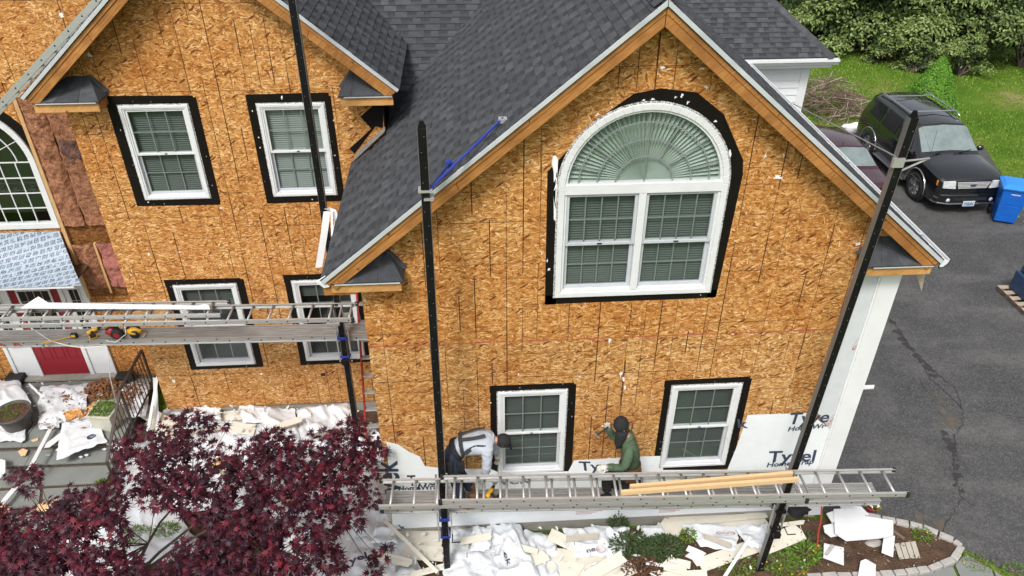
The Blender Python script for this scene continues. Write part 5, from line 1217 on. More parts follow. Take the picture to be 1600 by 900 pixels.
for s_ in (-1, 1):
    sed.patch('rear_window', 'car_windscreen', 2, 5, [(.12, 0), (.92, 0), (.92, 1), (.12, 1)], side=s_); sed.patch('rear_window', 'car_windscreen', 2, 4, [(.16, .2), (.9, .3), (.92, 1), (.12, 1)], side=s_)
    for i, uv in ((2, [(.7, .1), (.99, .1), (.99, .85), (.88, .7)]), (3, [(.04, .08), (.96, .08), (.96, .88), (.04, .88)]), (4, [(.04, .08), (.96, .08), (.92, .88), (.04, .88)])): sed.patch('side_window', 'car_glass', i, 3, uv, side=s_)
    sed.patch('windscreen', 'car_glass', 5, 5, [(.08, 0), (.9, 0), (.9, 1), (.08, 1)], side=s_)
    sed.put(MB().prism([(s_ * .45, -.01, .72), (s_ * .74, .04, .74), (s_ * .74, .05, .87), (s_ * .42, -.01, .88)], (0, .05, 0)), 'tail_lamp', 'red_plastic', None, bevel=.01)
    for yy in (.95, 3.62): sed.put(sed.wheel(s_ * .87, yy, .32, s_), 'arch_trim', 'car_maroon', None, True)
    sed.put(MB().blob((s_ * .33, 1.42, 1.12), .15, .06, .10, 10, 8), 'head_rest', 'car_seat', None, True)
sed.put(MB().lathe((0, 1.66, 1.44), [(.03, 0), (.012, .03), (.004, .08), (0, .09)], 8), 'antenna', 'black_rubber')
# blue wheeled bin
bn = empty('wheeled_bin', PZ(1580, 338, 0), 'blue wheeled recycling bin beside the SUV', 'bin'); o = V((14.52, 9.55, 0)); bn.location = o; ORG[bn.name] = o; bn.rotation_euler = (0, 0, R(-24))
ORG[bn.name] = V((0, 0, 0))
def taper(x0, x1, y0, y1, z0, x2, x3, y2, y3, z1):
    m = MB(); a = [V((x0, y0, z0)), V((x1, y0, z0)), V((x1, y1, z0)), V((x0, y1, z0))]; b = [V((x2, y2, z1)), V((x3, y2, z1)), V((x3, y3, z1)), V((x2, y3, z1))]
    m.v = a + b; m.f = [(3, 2, 1, 0), (4, 5, 6, 7)] + [(i, (i + 1) % 4, 4 + (i + 1) % 4, 4 + i) for i in range(4)]; m.m = [0] * 6; return m
s_ = 1.06
taper(-.25, .25, -.25, .28, .05, -.33, .33, -.36, .36, 1.04).build('bin_body', 'bin_blue', bn, bevel=.03)
taper(-.355, .355, -.40, .38, 1.04, -.35, .35, -.39, .37, 1.075).build('bin_rim', 'bin_blue', bn, bevel=.012)
taper(-.36, .36, -.42, .38, 1.078, -.26, .26, -.26, .30, 1.15).build('bin_lid', 'bin_lid', bn, bevel=.02)
for z0_, z1_, w_ in ((.30, .56, .17), (.60, .84, .19)):
    q = (lambda z: -.25 - .11 * (z - .05) / .99); MB().prism([(-w_, q(z0_) - .006, z0_), (w_, q(z0_) - .006, z0_), (w_, q(z1_) - .006, z1_), (-w_, q(z1_) - .006, z1_)], (0, .01, 0)).build('bin_panel', 'bin_blue', bn, bevel=.004)
text('print', 'ROBINSON', 'bin_lid', bn, (-.12, -.352, .90), (1, 0, 0), (0, -.1, 1), (.045, .05), .01, .002) if False else MB().box(-.11, .11, -.356, -.35, .90, .93).build('bin_badge', 'drip_edge', bn)
for x in (-.29, .29): MB().lathe((x - .03, .34, .13), [(0, 0), (.13, 0), (.13, .06), (0, .06)], 18, (1, 0, 0)).build('wheel', 'tyre', bn, True)
MB().tube([(-.28, .38, 1.0), (-.28, .46, 1.02), (.28, .46, 1.02), (.28, .38, 1.0)], .016, 8).build('handle', 'bin_blue', bn, True)
# pallet with a dark blue machine at the edge of the drive
pal = empty('pallet', V((12.62, 5.5, 0)), 'weathered wooden pallet at the edge of the driveway', 'pallet'); pc_ = PZ(1594, 482, .1); px0, py0 = pc_.x, pc_.y - .15; pal.location = (px0, py0, 0); ORG[pal.name] = V((px0, py0, 0))
for i in range(5): MB().box(px0 + .0, px0 + 1.1, py0 + .23 * i, py0 + .23 * i + .13, .11, .13).build('deck_board', 'twig_pale', pal, bevel=.003)
for i in range(3): MB().box(px0 + .02 + .48 * i, px0 + .10 + .48 * i, py0, py0 + 1.05, .02, .109).build('bearer', 'twig', pal, bevel=.003)
mc = empty('machine', (px0 + .6, py0 + .5, .13), 'dark blue machine standing on the wooden pallet', 'machine')
MB().box(px0 + .2, px0 + 1.05, py0 + .2, py0 + .95, .135, .62).build('machine_body', 'machine_blue', mc, bevel=.03); MB().box(px0 + .26, px0 + 1.0, py0 + .26, py0 + .9, .622, .80).build('machine_cover', 'machine_blue', mc, bevel=.04)
for i in range(4): MB().box(px0 + .3 + .16 * i, px0 + .42 + .16 * i, py0 + .19, py0 + .199, .3, .5).build('vent', 'hole', mc)
# ---------------------------------------------------------------- plants
def star_leaf(m, c, n, r, s, spread=1):
    """palmate seven-lobed leaf: c stalk end, n normal, r forward direction, s length"""
    n = n.normalized(); r = (r - n * r.dot(n)).normalized(); t = n.cross(r); b = len(m.v); pts_ = []
    for a, l in ((-128, .50), (-92, .74), (-48, .92), (0, 1.0), (48, .92), (92, .74), (128, .50)):
        for da, q in ((-21, .30), (0, 1.0)):
            ang = R(a + da); rad = s * l * q if q == 1 else s * .27
            pts_.append(c + (r * math.cos(ang) + t * math.sin(ang)) * rad - n * (.22 * s * (l if q == 1 else 0)))
    m.v += pts_; m.f.append(tuple(range(b, b + len(pts_)))); m.m.append(0)
def quad_leaf(m, c, n, r, l, w):
    n = n.normalized(); r = (r - n * r.dot(n)); r = r.normalized() if r.length > 1e-4 else V((1, 0, 0)); t = n.cross(r); b = len(m.v)
    m.v += [c, c + r * l * .5 + t * w * .5 + n * w * .12, c + r * l, c + r * l * .5 - t * w * .5 + n * w * .12]; m.f.append((b, b + 1, b + 2, b + 3)); m.m.append(0)
def rvec(rn): 
    z = rn.uniform(-1, 1); a = rn.uniform(0, 6.283); q = math.sqrt(1 - z * z); return V((q * math.cos(a), q * math.sin(a), z))
# Japanese maple in the foreground: sprays placed through the crown
mp = [(230, 700, 36), (268, 682, 34), (300, 668, 28), (215, 738, 38), (258, 735, 44), (300, 716, 40), (338, 742, 38), (192, 702, 18), (318, 660, 18),
      (392, 722, 38), (432, 704, 36), (470, 724, 38), (440, 752, 44), (505, 700, 32), (545, 690, 32), (572, 690, 24), (592, 702, 16), (530, 722, 36), (562, 735, 28), (490, 762, 40), (540, 772, 34), (574, 776, 18), (510, 808, 34), (548, 812, 20), (556, 664, 16), (420, 690, 20),
      (380, 772, 40), (420, 800, 44), (362, 812, 38), (462, 850, 42), (500, 846, 26), (400, 850, 44), (440, 888, 40), (520, 880, 22), (352, 868, 42), (305, 872, 36), (318, 788, 38), (330, 898, 40), (275, 900, 36), (285, 768, 34),
      (40, 752, 24), (56, 738, 12), (22, 744, 14), (30, 832, 40), (80, 812, 38), (122, 802, 36), (162, 790, 34), (60, 872, 44), (112, 852, 44), (164, 838, 38), (22, 896, 44), (104, 900, 44), (156, 892, 40), (204, 890, 26), (178, 768, 22), (115, 770, 14), (240, 775, 26), (0, 860, 40), (-10, 820, 36),
      (592, 872, 15), (602, 858, 9), (585, 893, 12), (60, 930, 50), (160, 930, 50), (260, 940, 50), (360, 940, 50), (460, 930, 46), (340, 690, 8), (352, 668, 6)]
rn = random.Random(12); m = MB(); cl = []
TB = PZ(225, 985, 0.0)
for x, y, r in mp:
    zc = 2.75 - .0000055 * ((x - 270) ** 2) - .0000045 * (max(0, 830 - y)) ** 2 - (.5 if x < 60 and y < 770 else 0) - (.7 if x > 580 and y > 850 else 0)
    c = PZ(x, y, zc); D = (c - CAM).length; cl.append((c, r)); cnt = int(r * r * .108) + 5
    for i in range(cnt):
        a = rn.uniform(0, 6.283); q = math.sqrt(rn.random()) * r * 1.08; p = PZ(x + q * math.cos(a), y + q * math.sin(a) * .92, zc + rn.uniform(-.16, .14) - .10 * (q / r) ** 2)
        if noise.noise(V((p.x * 4.5, p.y * 4.5, 2.2))) > .33: continue
        nn = V((rn.uniform(-.6, .6), rn.uniform(-.75, .35), 1)); star_leaf(m, p, nn, V((math.cos(a + rn.uniform(-1, 1)), -math.sin(a) + rn.uniform(-.8, .4), -.25)), rn.uniform(.055, .105))
tree = empty('maple_tree', TB, 'dark red laceleaf maple in the front garden', 'tree')
m.build('crown', 'leaf_maple', tree, recalc=False)
trk = MB(); top = TB + V((.05, .1, 1.0)); trk.tube([TB, TB + V((.03, .03, .5)), top], [.06, .05, .03], 10)
limbs = []
for tx, ty, tz in ((90, 830, 2.1), (180, 780, 2.1), (232, 850, 2.2), (300, 760, 2.25), (420, 780, 2.2), (500, 760, 2.1), (420, 870, 2.3)):
    e = PZ(tx, ty, tz); k = top.lerp(e, .5) + V((rn.uniform(-.1, .1), rn.uniform(-.1, .1), .18)); trk.tube([top, top.lerp(k, .5) + V((0, 0, .05)), k, e], [.026, .020, .015, .008], 8); limbs += [k, e, k.lerp(e, .5)]
for c, r in cl:
    k = min(limbs, key=lambda p: (p - c).length); trk.tube([k, k.lerp(c, .5) + V((0, 0, -.06)), c - V((0, 0, .06))], [.009, .006, .003], 6, False)
trk.build('trunk', 'bark', tree, smooth=True)
# big shrubs closing off the lawn: many lobes of small leaf sprays, dark inner leaves painted as the shade between
def shrub(name, base, w, d, h, mat, n, seed, lab, grp, cat='shrub', leaf=.16, lobes=14, dark='leaf_dark'):
    rn = random.Random(seed); base = V(base); t = empty(name, base, lab, cat, grp); m = MB(); tk = MB(); L_ = []
    for i in range(lobes):
        a = rn.uniform(0, 6.283); q = math.sqrt(rn.random()); z = h * rn.uniform(.07, .92); f = math.sin(math.pi * min(1, .22 + .72 * z / h))
        c = base + V((math.cos(a) * q * w * .5 * f, math.sin(a) * q * d * .5 * f, z)); L_.append((c, rn.uniform(.16, .26) * min(w, h) ** .9))
    per = n // lobes
    for c, r in L_:
        tone = 0
        for i in range(per):
            v = rvec(rn); 
            if v.z < -.35: v.z *= -.6
            p = c + V((v.x * r * 1.15, v.y * r * 1.15, v.z * r * .85)) * (rn.random() ** .33) * (1 + .35 * noise.noise(v * 2.2 + c)); p.z = max(.05, p.z)
            quad_leaf(m, p, v + V((0, -.25, .7)) + rvec(rn) * .5, v + rvec(rn) * .8 + V((0, 0, .15)), leaf * rn.uniform(.6, 1.3), leaf * .5 * rn.uniform(.7, 1.2))
        tk.tube([base + V((rn.uniform(-.2, .2), rn.uniform(-.1, .1), 0)), base.lerp(c, .5) + V((0, 0, .2)), c], [.05, .03, .012], 6, False)
    m.build('crown', mat, t, recalc=False)
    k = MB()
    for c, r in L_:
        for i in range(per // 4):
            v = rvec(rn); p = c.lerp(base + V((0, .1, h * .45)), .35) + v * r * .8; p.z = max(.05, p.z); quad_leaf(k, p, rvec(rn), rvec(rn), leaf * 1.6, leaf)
    k.build('inner_shade', dark, t, recalc=False); tk.build('trunk', 'bark', t, smooth=True); return t  # dark leaves inside the crown stand in for its inner shade
hz = [((1290, 70), 4.0, 3.0, 3.4, 'leaf_dark', 'dark green shrub behind the garage roof corner', .14), ((1345, 92), 5.2, 3.4, 4.6, 'leaf_olive', 'pale blossoming shrub behind the garage gutter corner', .17), ((1412, 96), 5.4, 3.4, 4.7, 'leaf_olive', 'pale blossoming shrub behind the cone shaped evergreen', .17), ((1472, 104), 4.2, 3.0, 3.6, 'leaf_olive', 'silvery shrub right behind the tip of the cone evergreen', .16),
      ((1540, 108), 5.6, 3.4, 5.0, 'leaf_olive', 'tall pale shrub above the blue bin', .17), ((1620, 116), 5.0, 3.4, 4.4, 'leaf_dark', 'dark shrub at the right edge of the lawn', .15)]
for i, (px, w_, d_, h_, mt, lab, lf) in enumerate(hz):
    b = PZ(*px, 0); b.y += 1.0; shrub('flowering_shrub', b, w_, d_, h_, mt, 9500 if mt == 'leaf_olive' else 5200, 30 + i, lab, 'shrubs closing off the lawn', leaf=lf, lobes=26)
for i, (px, w_, h_, mt, lab) in enumerate((((1245, 28), 5, 5.5, 'leaf_russet', 'reddish brown bush at the back of the garden'), ((1300, 40), 7, 7, 'leaf_dark', 'dark tree behind the pale shrubs, nearest the roof'), ((1390, 42), 7, 8, 'leaf_dark', 'dark tree behind the pale shrubs, in the middle'), ((1490, 48), 7, 8, 'leaf_dark', 'dark tree behind the tip of the cone evergreen'), ((1590, 60), 7, 8, 'leaf_dark', 'dark tree in the upper right corner'))):
    b = PZ(*px, 0); b.y += 3; shrub('garden_tree', b, w_, 4, h_, mt, 5200, 50 + i, lab, 'trees behind the lawn', 'tree', .22, 18)
for i, (px, s_, mt, lab) in enumerate((((1365, 97), 1.3, 'leaf_olive', 'low pale bush in front of the big shrubs'), ((1425, 112), 1.4, 'leaf_olive', 'low grey bush left of the cone evergreen'), ((1500, 118), 1.6, 'leaf_olive', 'low grey bush right of the cone evergreen'), ((1378, 92), 1.0, 'leaf_russet', 'small brown dead bush under the pale shrubs'))):
    shrub('low_bush', PZ(*px, 0), s_ * 1.5, s_, s_, mt, 1600, 70 + i, lab, 'low bushes at the edge of the lawn', 'bush', .11, 9)
# cone shaped evergreen
b = PZ(1446, 180, 0); H_ = 2.1; cv = empty('conifer', b, 'bright green cone shaped evergreen behind the SUV', 'conifer'); m = MB(); rn = random.Random(9)
for i in range(15000):
    z = H_ * (1 - math.sqrt(rn.random())) if rn.random() < .8 else rn.uniform(0, H_); a = rn.uniform(0, 6.283); rr = 1.12 * (1 - z / H_) ** .8 * (1 + .14 * noise.noise(V((math.cos(a) * 2, math.sin(a) * 2, z * 2.2)))) * rn.uniform(.86, 1.03)
    p = b + V((math.cos(a) * rr + (.10 if a < 1.2 else 0) * z / H_, math.sin(a) * rr, z)); v = V((math.cos(a), math.sin(a), .9)); quad_leaf(m, p, v + rvec(rn) * .8, V((math.cos(a) * .4, math.sin(a) * .4, 1)) + rvec(rn) * .5, rn.uniform(.05, .11), .03)
m.build('crown', 'leaf_conifer', cv, recalc=False); MB().lathe(b, [(.78, .02), (.66, .45), (.40, 1.0), (.10, 1.65), (0, 1.75)], 16).build('inner_shade', 'leaf_dark', cv, smooth=True); MB().tube([b, b + V((0, 0, 2.2))], [.07, .02], 8).build('trunk', 'bark', cv)  # solid dark core stands in for shade among the needles
# heap of cut branches
b0 = PZ(1262, 178, 0); bp_ = empty('brush_pile', b0, 'heap of cut bare branches on the lawn', 'brush pile'); rn = random.Random(3)
m = MB(); m2 = MB()
for i in range(420):
    u, v = rn.gauss(0, .95), rn.gauss(0, .7); h_ = 1.25 * math.exp(-(u * u * .45 + v * v * .7)) * rn.random(); c = b0 + V((u * 1.0 + .6, v + .3, h_ + .03)); d = V((rn.gauss(0, 1), rn.gauss(0, .8), rn.gauss(0, .35))).normalized(); L_ = rn.uniform(.25, .9); k = c + d * L_ * .5 + rvec(rn) * .12
    (m if rn.random() < .8 else m2).tube([c - d * L_ * .5 + V((0, 0, .02)), k, c + d * L_ + rvec(rn) * .15], [.014, .010, .004], 4, False)
m.build('branches', 'twig', bp_, recalc=False)['kind'] = 'stuff'; m2.build('pale_branches', 'twig_pale', bp_, recalc=False)['kind'] = 'stuff'
m = MB()
for px, py, L_ in ((1290, 185, 1.6), (1300, 182, 1.4), (1275, 176, 1.2), (1310, 188, 1.5)):
    c = PZ(px, py, .05); m.tube([c, c + V((L_ * .4, .1, .12)), c + V((L_ * .8, -.1, .1)), c + V((L_, -.35, .03))], [.02, .016, .012, .006], 6)
m.build('long_branches', 'twig_pale', bp_, smooth=True)['kind'] = 'stuff'
# weeds and bed plants
def clump(name, c, w, h, n, mat, seed, lab, grp, leaf=.05, cat='plant', yflow=0):
    rn = random.Random(seed); t = empty(name, c, lab, cat, grp); m = MB()
    for i in range(n):
        a = rn.uniform(0, 6.283); q = math.sqrt(rn.random()); p = V(c) + V((math.cos(a) * q * w, math.sin(a) * q * w * .7, h * rn.random() * (1 - q * .6) + .01)); quad_leaf(m, p, V((0, -.2, 1)) + rvec(rn) * .8, V((math.cos(a), math.sin(a), .5)) + rvec(rn) * .6, leaf * rn.uniform(.6, 1.5), leaf * .42 * rn.uniform(.7, 1.2))
    m.build('leaves', mat, t, recalc=False); s = MB()
    for i in range(8): a = rn.uniform(0, 6.283); s.tube([c, V(c) + V((math.cos(a) * w * .6, math.sin(a) * w * .4, h * .8))], [.006, .003], 4, False)
    s.build('stems', 'twig', t, recalc=False)
    if yflow:
        f = MB()
        for i in range(yflow // 3): a = rn.uniform(0, 6.283); q = math.sqrt(rn.random()); f.blob(V(c) + V((math.cos(a) * q * w, math.sin(a) * q * w * .7, h * .9)), .014, .014, .008, 6, 4)
        tag(f.build('flowers', 'yellow_tool', t, recalc=False), kind='stuff')
    return t
G = 'weeds in the planting bed'
for i, (px, py, w_, h_, n, mt, lab, lf, yf) in enumerate(((1215, 880, .30, .16, 340, 'leaf_bright', 'bright green weeds at the foot of the leaning pole', .05, 14), (1150, 885, .30, .15, 300, 'leaf_bright', 'bright green weeds under the white stick', .05, 8), (1255, 868, .26, .20, 320, 'leaf_bright', 'broad leaved green weeds left of the foam square', .075, 6), (1235, 893, .24, .14, 240, 'leaf_bright', 'bright green weeds at the bottom edge below the leaning pole', .05, 10), (1262, 845, .18, .12, 130, 'leaf_dark', 'sparse dark weeds beside the orange cord', .05, 0), (1440, 838, .16, .12, 150, 'leaf_bright', 'small yellow green plant at the granite edging', .05, 5), (1222, 812, .14, .10, 90, 'leaf_dark', 'dark moss tuft by the foundation corner', .04, 0), (1585, 893, .2, .06, 260, 'leaf_bright', 'grass tuft between flagstones and asphalt', .03, 0), (1528, 880, .25, .05, 200, 'leaf_bright', 'strip of grass along the flagstones', .03, 4))):
    clump('weed', PZ(px, py, .02), w_, h_, n, mt, 80 + i, lab, G, lf, 'weed', yf)
for i, (px, py, w_, h_, n, mt, lab) in enumerate(((985, 860, .34, .34, 1300, 'leaf_dark', 'dark green shrub half buried by siding scraps'), (1036, 862, .30, .32, 1100, 'leaf_dark', 'round dark green shrub right of the buried one'), (1000, 893, .30, .25, 700, 'leaf_russet', 'brownish low shrub among cream siding scraps'), (965, 822, .14, .30, 260, 'leaf_dark', 'leafy twig shrub against the foundation'), (1075, 842, .12, .25, 120, 'leaf_bright', 'thin leafy stem beside the printed wrap'))):
    clump('buried_shrub', PZ(px, py, .12), w_, h_, n, mt, 100 + i, lab, 'shrubs along the foundation', .055, 'shrub')
for i, (px, py, w_, h_, lab) in enumerate(((215, 838, .22, .18, 'yellow green groundcover in the gap of the maple'), (262, 832, .2, .18, 'yellow green groundcover right of the maple gap'), (212, 858, .2, .15, 'yellow green groundcover below the maple gap'), (160, 757, .10, .07, 'tuft of moss on the lowest step'))):
    clump('groundcover', PZ(px, py, .06), w_, h_, 420, 'leaf_bright', 120 + i, lab, 'groundcover by the steps', .04, 'groundcover')
# ---------------------------------------------------------------- workers
def skin(name, mat, parent, nodes, edges, root, sub=2, grow=1.0, add=0.0, fold=0):
    names = list(dict.fromkeys([a for e in edges for a in e])); ix = {a: i for i, a in enumerate(names)}; o_ = ORG[parent.name]
    me = bpy.data.meshes.new(name); me.from_pydata([V(nodes[a][0]) - o_ for a in names], [(ix[a], ix[b]) for a, b in edges], []); me.update()
    ob = bpy.data.objects.new(name, me); COL.objects.link(ob); ob.parent = parent; ORG[ob.name] = o_
    md = ob.modifiers.new('skin', 'SKIN'); md.use_smooth_shade = True
    for a in names:
        sv = me.skin_vertices[0].data[ix[a]]; r = nodes[a][1]; r = r if isinstance(r, tuple) else (r, r); sv.radius = (r[0] * grow + add, r[1] * grow + add); sv.use_root = a == root
    ss = ob.modifiers.new('sub', 'SUBSURF'); ss.levels = ss.render_levels = sub
    bake(ob)
    if fold:
        for v in ob.data.vertices: p = v.co + o_; q = 1 - abs(noise.noise(V((p.x * 13 + p.z * 7, p.y * 11, p.z * 17 - p.x * 6)))) * 2; v.co = v.co + v.normal * (fold * (max(0, q) ** 2 - .15))
    ob.data.polygons.foreach_set('use_smooth', [True] * len(ob.data.polygons)); ob.data.materials.clear(); ob.data.materials.append(M[mat]); return ob
def hand(parent, name, mat, wrist, d, n, curl=.6, s=1.0, thumb=1):
    """palm and five bent fingers; d: finger direction, n: back of the hand"""
    d = V(d).normalized(); n = V(n); n = (n - d * n.dot(d)).normalized(); t = d.cross(n); w = V(wrist); m = MB()
    m.tube([w, w + d * .03 * s, w + d * .085 * s], [.030 * s, .040 * s, .036 * s], 10)
    for i, (o, L_) in enumerate(((-.030, .068), (-.010, .080), (.011, .075), (.031, .058))):
        a = w + d * .082 * s + t * o * s; q = [a]
        for k in range(3): ang = curl * (k + .5); q.append(q[-1] + (d * math.cos(ang) - n * math.sin(ang)) * L_ * s * (.45, .32, .27)[k])
        m.tube(q, [.0105 * s, .0100 * s, .0092 * s, .0075 * s], 8)
    a = w + d * .025 * s - t * thumb * .032 * s; m.tube([a, a + (d * .5 - t * thumb * .8) * .035 * s, a + (d * .9 - t * thumb * .7 - n * .4) * .062 * s], [.014 * s, .012 * s, .009 * s], 8)
    return m.build(name, mat, parent, smooth=True)
def boots(parent, mat, ank, toe):
    ank = V(ank); toe = V(toe); d = (toe - ank); d.z = 0; d.normalize(); s = V((-d.y, d.x, 0)); h = ank - d * .07; m = MB()
    f = lambda p, w, zz: [V((p.x, p.y, zz)) + s * w, V((p.x, p.y, zz)) - s * w]
    z0 = ZP + .004; pr = [(h, .036, .10), (ank + d * .02, .045, .11), (ank + d * .10, .05, .075), (toe - d * .03, .05, .055), (toe + d * .03, .032, .04)]
    for p, w_, hh in pr:
        q = V((p.x, p.y, z0)); m.v += [q + s * w_, q + s * w_ * .95 + V((0, 0, hh * .6)), q + s * w_ * .5 + V((0, 0, hh)), q - s * w_ * .5 + V((0, 0, hh)), q - s * w_ * .95 + V((0, 0, hh * .6)), q - s * w_]
    for i in range(len(pr) - 1):
        for k in range(6): m.f.append((i * 6 + k, i * 6 + (k + 1) % 6, (i + 1) * 6 + (k + 1) % 6, (i + 1) * 6 + k)); m.m.append(0)
    m.f += [tuple(range(6)), tuple(range(len(pr) * 6 - 6, len(pr) * 6))]; m.m += [0, 0]; m.tube([ank + V((0, 0, .03)), ank + V((0, 0, .13))], [.052, .056], 10)
    return m.build('boot', mat, parent, smooth=True, bevel=.006)
def face(parent, c, fwd, up, r=.1):
    """eyes, nose, mouth and ears on a head at c"""
    fwd = V(fwd).normalized(); up = V(up); up = (up - fwd * up.dot(fwd)).normalized(); s = fwd.cross(up); c = V(c); m = MB()
    m.tube([c + fwd * r * .92 + up * .012, c + fwd * (r + .024) - up * .018, c + fwd * r * .9 - up * .026], [.008, .013, .010], 8); m.build('nose', 'skin', parent, smooth=True)
    for q in (-1, 1): MB().blob(c + fwd * r * .90 + s * q * .033 + up * .015, .011, .011, .009).build('eye', 'black_rubber', parent, smooth=True); MB().blob(c + s * q * r * .92 - up * .004 - fwd * .012, .014, .02, .03).build('ear', 'skin', parent, smooth=True)
    MB().tube([c + fwd * r * .88 - up * .055 + s * .025, c + fwd * r * .93 - up * .057, c + fwd * r * .88 - up * .055 - s * .025], .006, 6).build('mouth', 'red_plastic', parent, smooth=True)
def band(m, pts_, w, th, nrm):
    for i in range(len(pts_) - 1): m.bar(pts_[i], pts_[i + 1], w, th, nrm)
# worker bending forward at the window
J = {'pelvis': ((-.39, -.48, 2.41), .135), 'spine': ((-.17, -.47, 2.53), .130), 'chest': ((.06, -.46, 2.575), .145), 'collar': ((.18, -.46, 2.585), .10), 'neck': ((.245, -.46, 2.575), .056), 'head0': ((.29, -.46, 2.555), .088), 'head1': ((.355, -.46, 2.535), .092), 'head2': ((.395, -.46, 2.515), .07),
     'shN': ((.12, -.63, 2.53), .068), 'elN': ((.10, -.70, 2.26), .050), 'wrN': ((.04, -.66, 2.02), .034), 'haN': ((.02, -.64, 1.94), .03),
     'shF': ((.14, -.30, 2.54), .068), 'elF': ((.22, -.22, 2.28), .048), 'wrF': ((.26, -.26, 2.06), .034), 'haF': ((.27, -.27, 1.99), .03),
     'hipN': ((-.38, -.57, 2.34), .100), 'knN': ((-.33, -.60, 1.92), .070), 'anN': ((-.26, -.56, 1.52), .046), 'hipF': ((-.38, -.39, 2.34), .100), 'knF': ((-.30, -.40, 1.92), .070), 'anF': ((-.12, -.41, 1.52), .046)}
TOR = [('pelvis', 'spine'), ('spine', 'chest'), ('chest', 'collar')]; HEAD = [('collar', 'neck'), ('neck', 'head0'), ('head0', 'head1'), ('head1', 'head2')]
ARM = [('chest', 'shN'), ('shN', 'elN'), ('elN', 'wrN'), ('chest', 'shF'), ('shF', 'elF'), ('elF', 'wrF')]; HND = [('wrN', 'haN'), ('wrF', 'haF')]
LEG = [('pelvis', 'hipN'), ('hipN', 'knN'), ('knN', 'anN'), ('pelvis', 'hipF'), ('hipF', 'knF'), ('knF', 'anF')]
w1 = empty('person', (-.25, -.48, ZP), 'worker in light grey shirt and black cap bending at the ground floor window', 'person')
skin('body', 'skin', w1, J, TOR + HEAD + ARM + HND + LEG, 'pelvis', grow=.80)
def collared(J_): d = dict(J_); d['nk'] = (V(J_['collar'][0]).lerp(V(J_['neck'][0]), .75), .066); return d
skin('shirt', 'cloth_grey', w1, collared(J), TOR + [('collar', 'nk')] + ARM, 'chest', sub=3, grow=1.0, add=.014, fold=.009)
JP = dict(J); JP['waist'] = ((-.27, -.475, 2.475), .128); skin('trousers', 'denim', w1, JP, [('waist', 'pelvis')] + LEG, 'pelvis', sub=3, grow=1.0, add=.018, fold=.009)
boots(w1, 'leather', J['anN'][0], V((-.10, -.57, ZP))); boots(w1, 'leather', J['anF'][0], V((.06, -.42, ZP)))
hand(w1, 'glove', 'glove', J['wrN'][0], (-.1, .1, -1), (-1, -.3, 0), .5); hand(w1, 'glove', 'glove', J['wrF'][0], (.1, -.1, -1), (.6, 1, 0), .7, thumb=-1)
face(w1, (.335, -.46, 2.53), (.45, 0, -.9), (.9, 0, .45), .088)
cap = MB(); cap.blob((.345, -.46, 2.555), .108, .104, .098, 14, 10); cap.prism([(.40, -.53, 2.49), (.40, -.39, 2.49), (.455, -.41, 2.41), (.455, -.51, 2.41)], (.010, 0, .006)); cap.build('cap', 'cloth_black', w1, smooth=True)
hb = MB(); Y_ = lambda x: -.475
def over(x, a, r=.165): c = V(J['spine'][0]).lerp(V(J['chest'][0]), (x + .17) / .23); return c + V((-.2 * math.cos(a), 0, math.cos(a))).normalized() * r * math.cos(a) ** 2 + V((0, -math.sin(a) * r, math.cos(a) * r * .0)) if False else V((x - .18 * r * math.cos(a), c.y - math.sin(a) * r, c.z + math.cos(a) * r))
hn = MB()
band(hn, [over(-.22, a) for a in (-1.6, -1, -.5, 0, .5, 1.0, 1.6, 2.1)], .055, .012, (.3, -.6, .6)); band(hn, [over(-.20, 1.7, .162), over(-.12, 1.35, .166), over(-.02, 1.2, .172), over(.08, 1.35, .176), over(.15, 1.7, .15)], .06, .014, (0, -1, .4))
band(hn, [over(-.22, .35), over(-.1, .45, .17), over(.02, .5, .175), over(.12, .45, .165)], .05, .012, (0, -.4, 1)); band(hn, [over(-.22, -.35), over(-.1, -.45, .17), over(.02, -.5, .175), over(.12, -.45, .165)], .05, .012, (0, .4, 1)); hn.build('harness', 'harness', w1, bevel=.004)
tb = MB(); tb.lathe(V((-.30, -.478, 2.46)), [(.150, -.04), (.160, -.03), (.160, .03), (.150, .04)], 20, V((.9, 0, .45))); tb.box(-.47, -.36, -.70, -.60, 2.22, 2.40); tb.box(-.30, -.20, -.68, -.61, 2.20, 2.36); tb.build('tool_belt', 'cloth_black', w1, bevel=.01)
# worker kneeling by the right window
J2 = {'pelvis': ((2.14, -.50, 1.92), .135), 'spine': ((2.15, -.50, 2.16), .125), 'chest': ((2.11, -.50, 2.40), .142), 'collar': ((2.07, -.50, 2.53), .10), 'neck': ((2.03, -.50, 2.63), .056), 'head0': ((1.99, -.50, 2.70), .086), 'head1': ((1.95, -.50, 2.78), .094), 'head2': ((1.92, -.50, 2.84), .074),
      'shN': ((2.07, -.68, 2.47), .068), 'elN': ((1.98, -.82, 2.28), .050), 'wrN': ((1.72, -.88, 2.40), .034), 'haN': ((1.65, -.89, 2.40), .03),
      'shF': ((2.07, -.32, 2.47), .068), 'elF': ((1.92, -.24, 2.30), .048), 'wrF': ((1.83, -.28, 2.53), .034), 'haF': ((1.81, -.29, 2.60), .03),
      'hipN': ((2.12, -.59, 1.88), .100), 'knN': ((1.80, -.58, 1.87), .072), 'anN': ((1.84, -.55, 1.52), .046), 'hipF': ((2.13, -.41, 1.87), .100), 'knF': ((1.95, -.40, 1.49), .072), 'anF': ((2.30, -.41, 1.50), .046)}
w2 = empty('person', (2.05, -.5, ZP), 'worker in green shirt and black hood kneeling with one hand on the ladder', 'person')
skin('body', 'skin', w2, J2, TOR + HEAD + ARM + HND + LEG, 'pelvis', grow=.80)
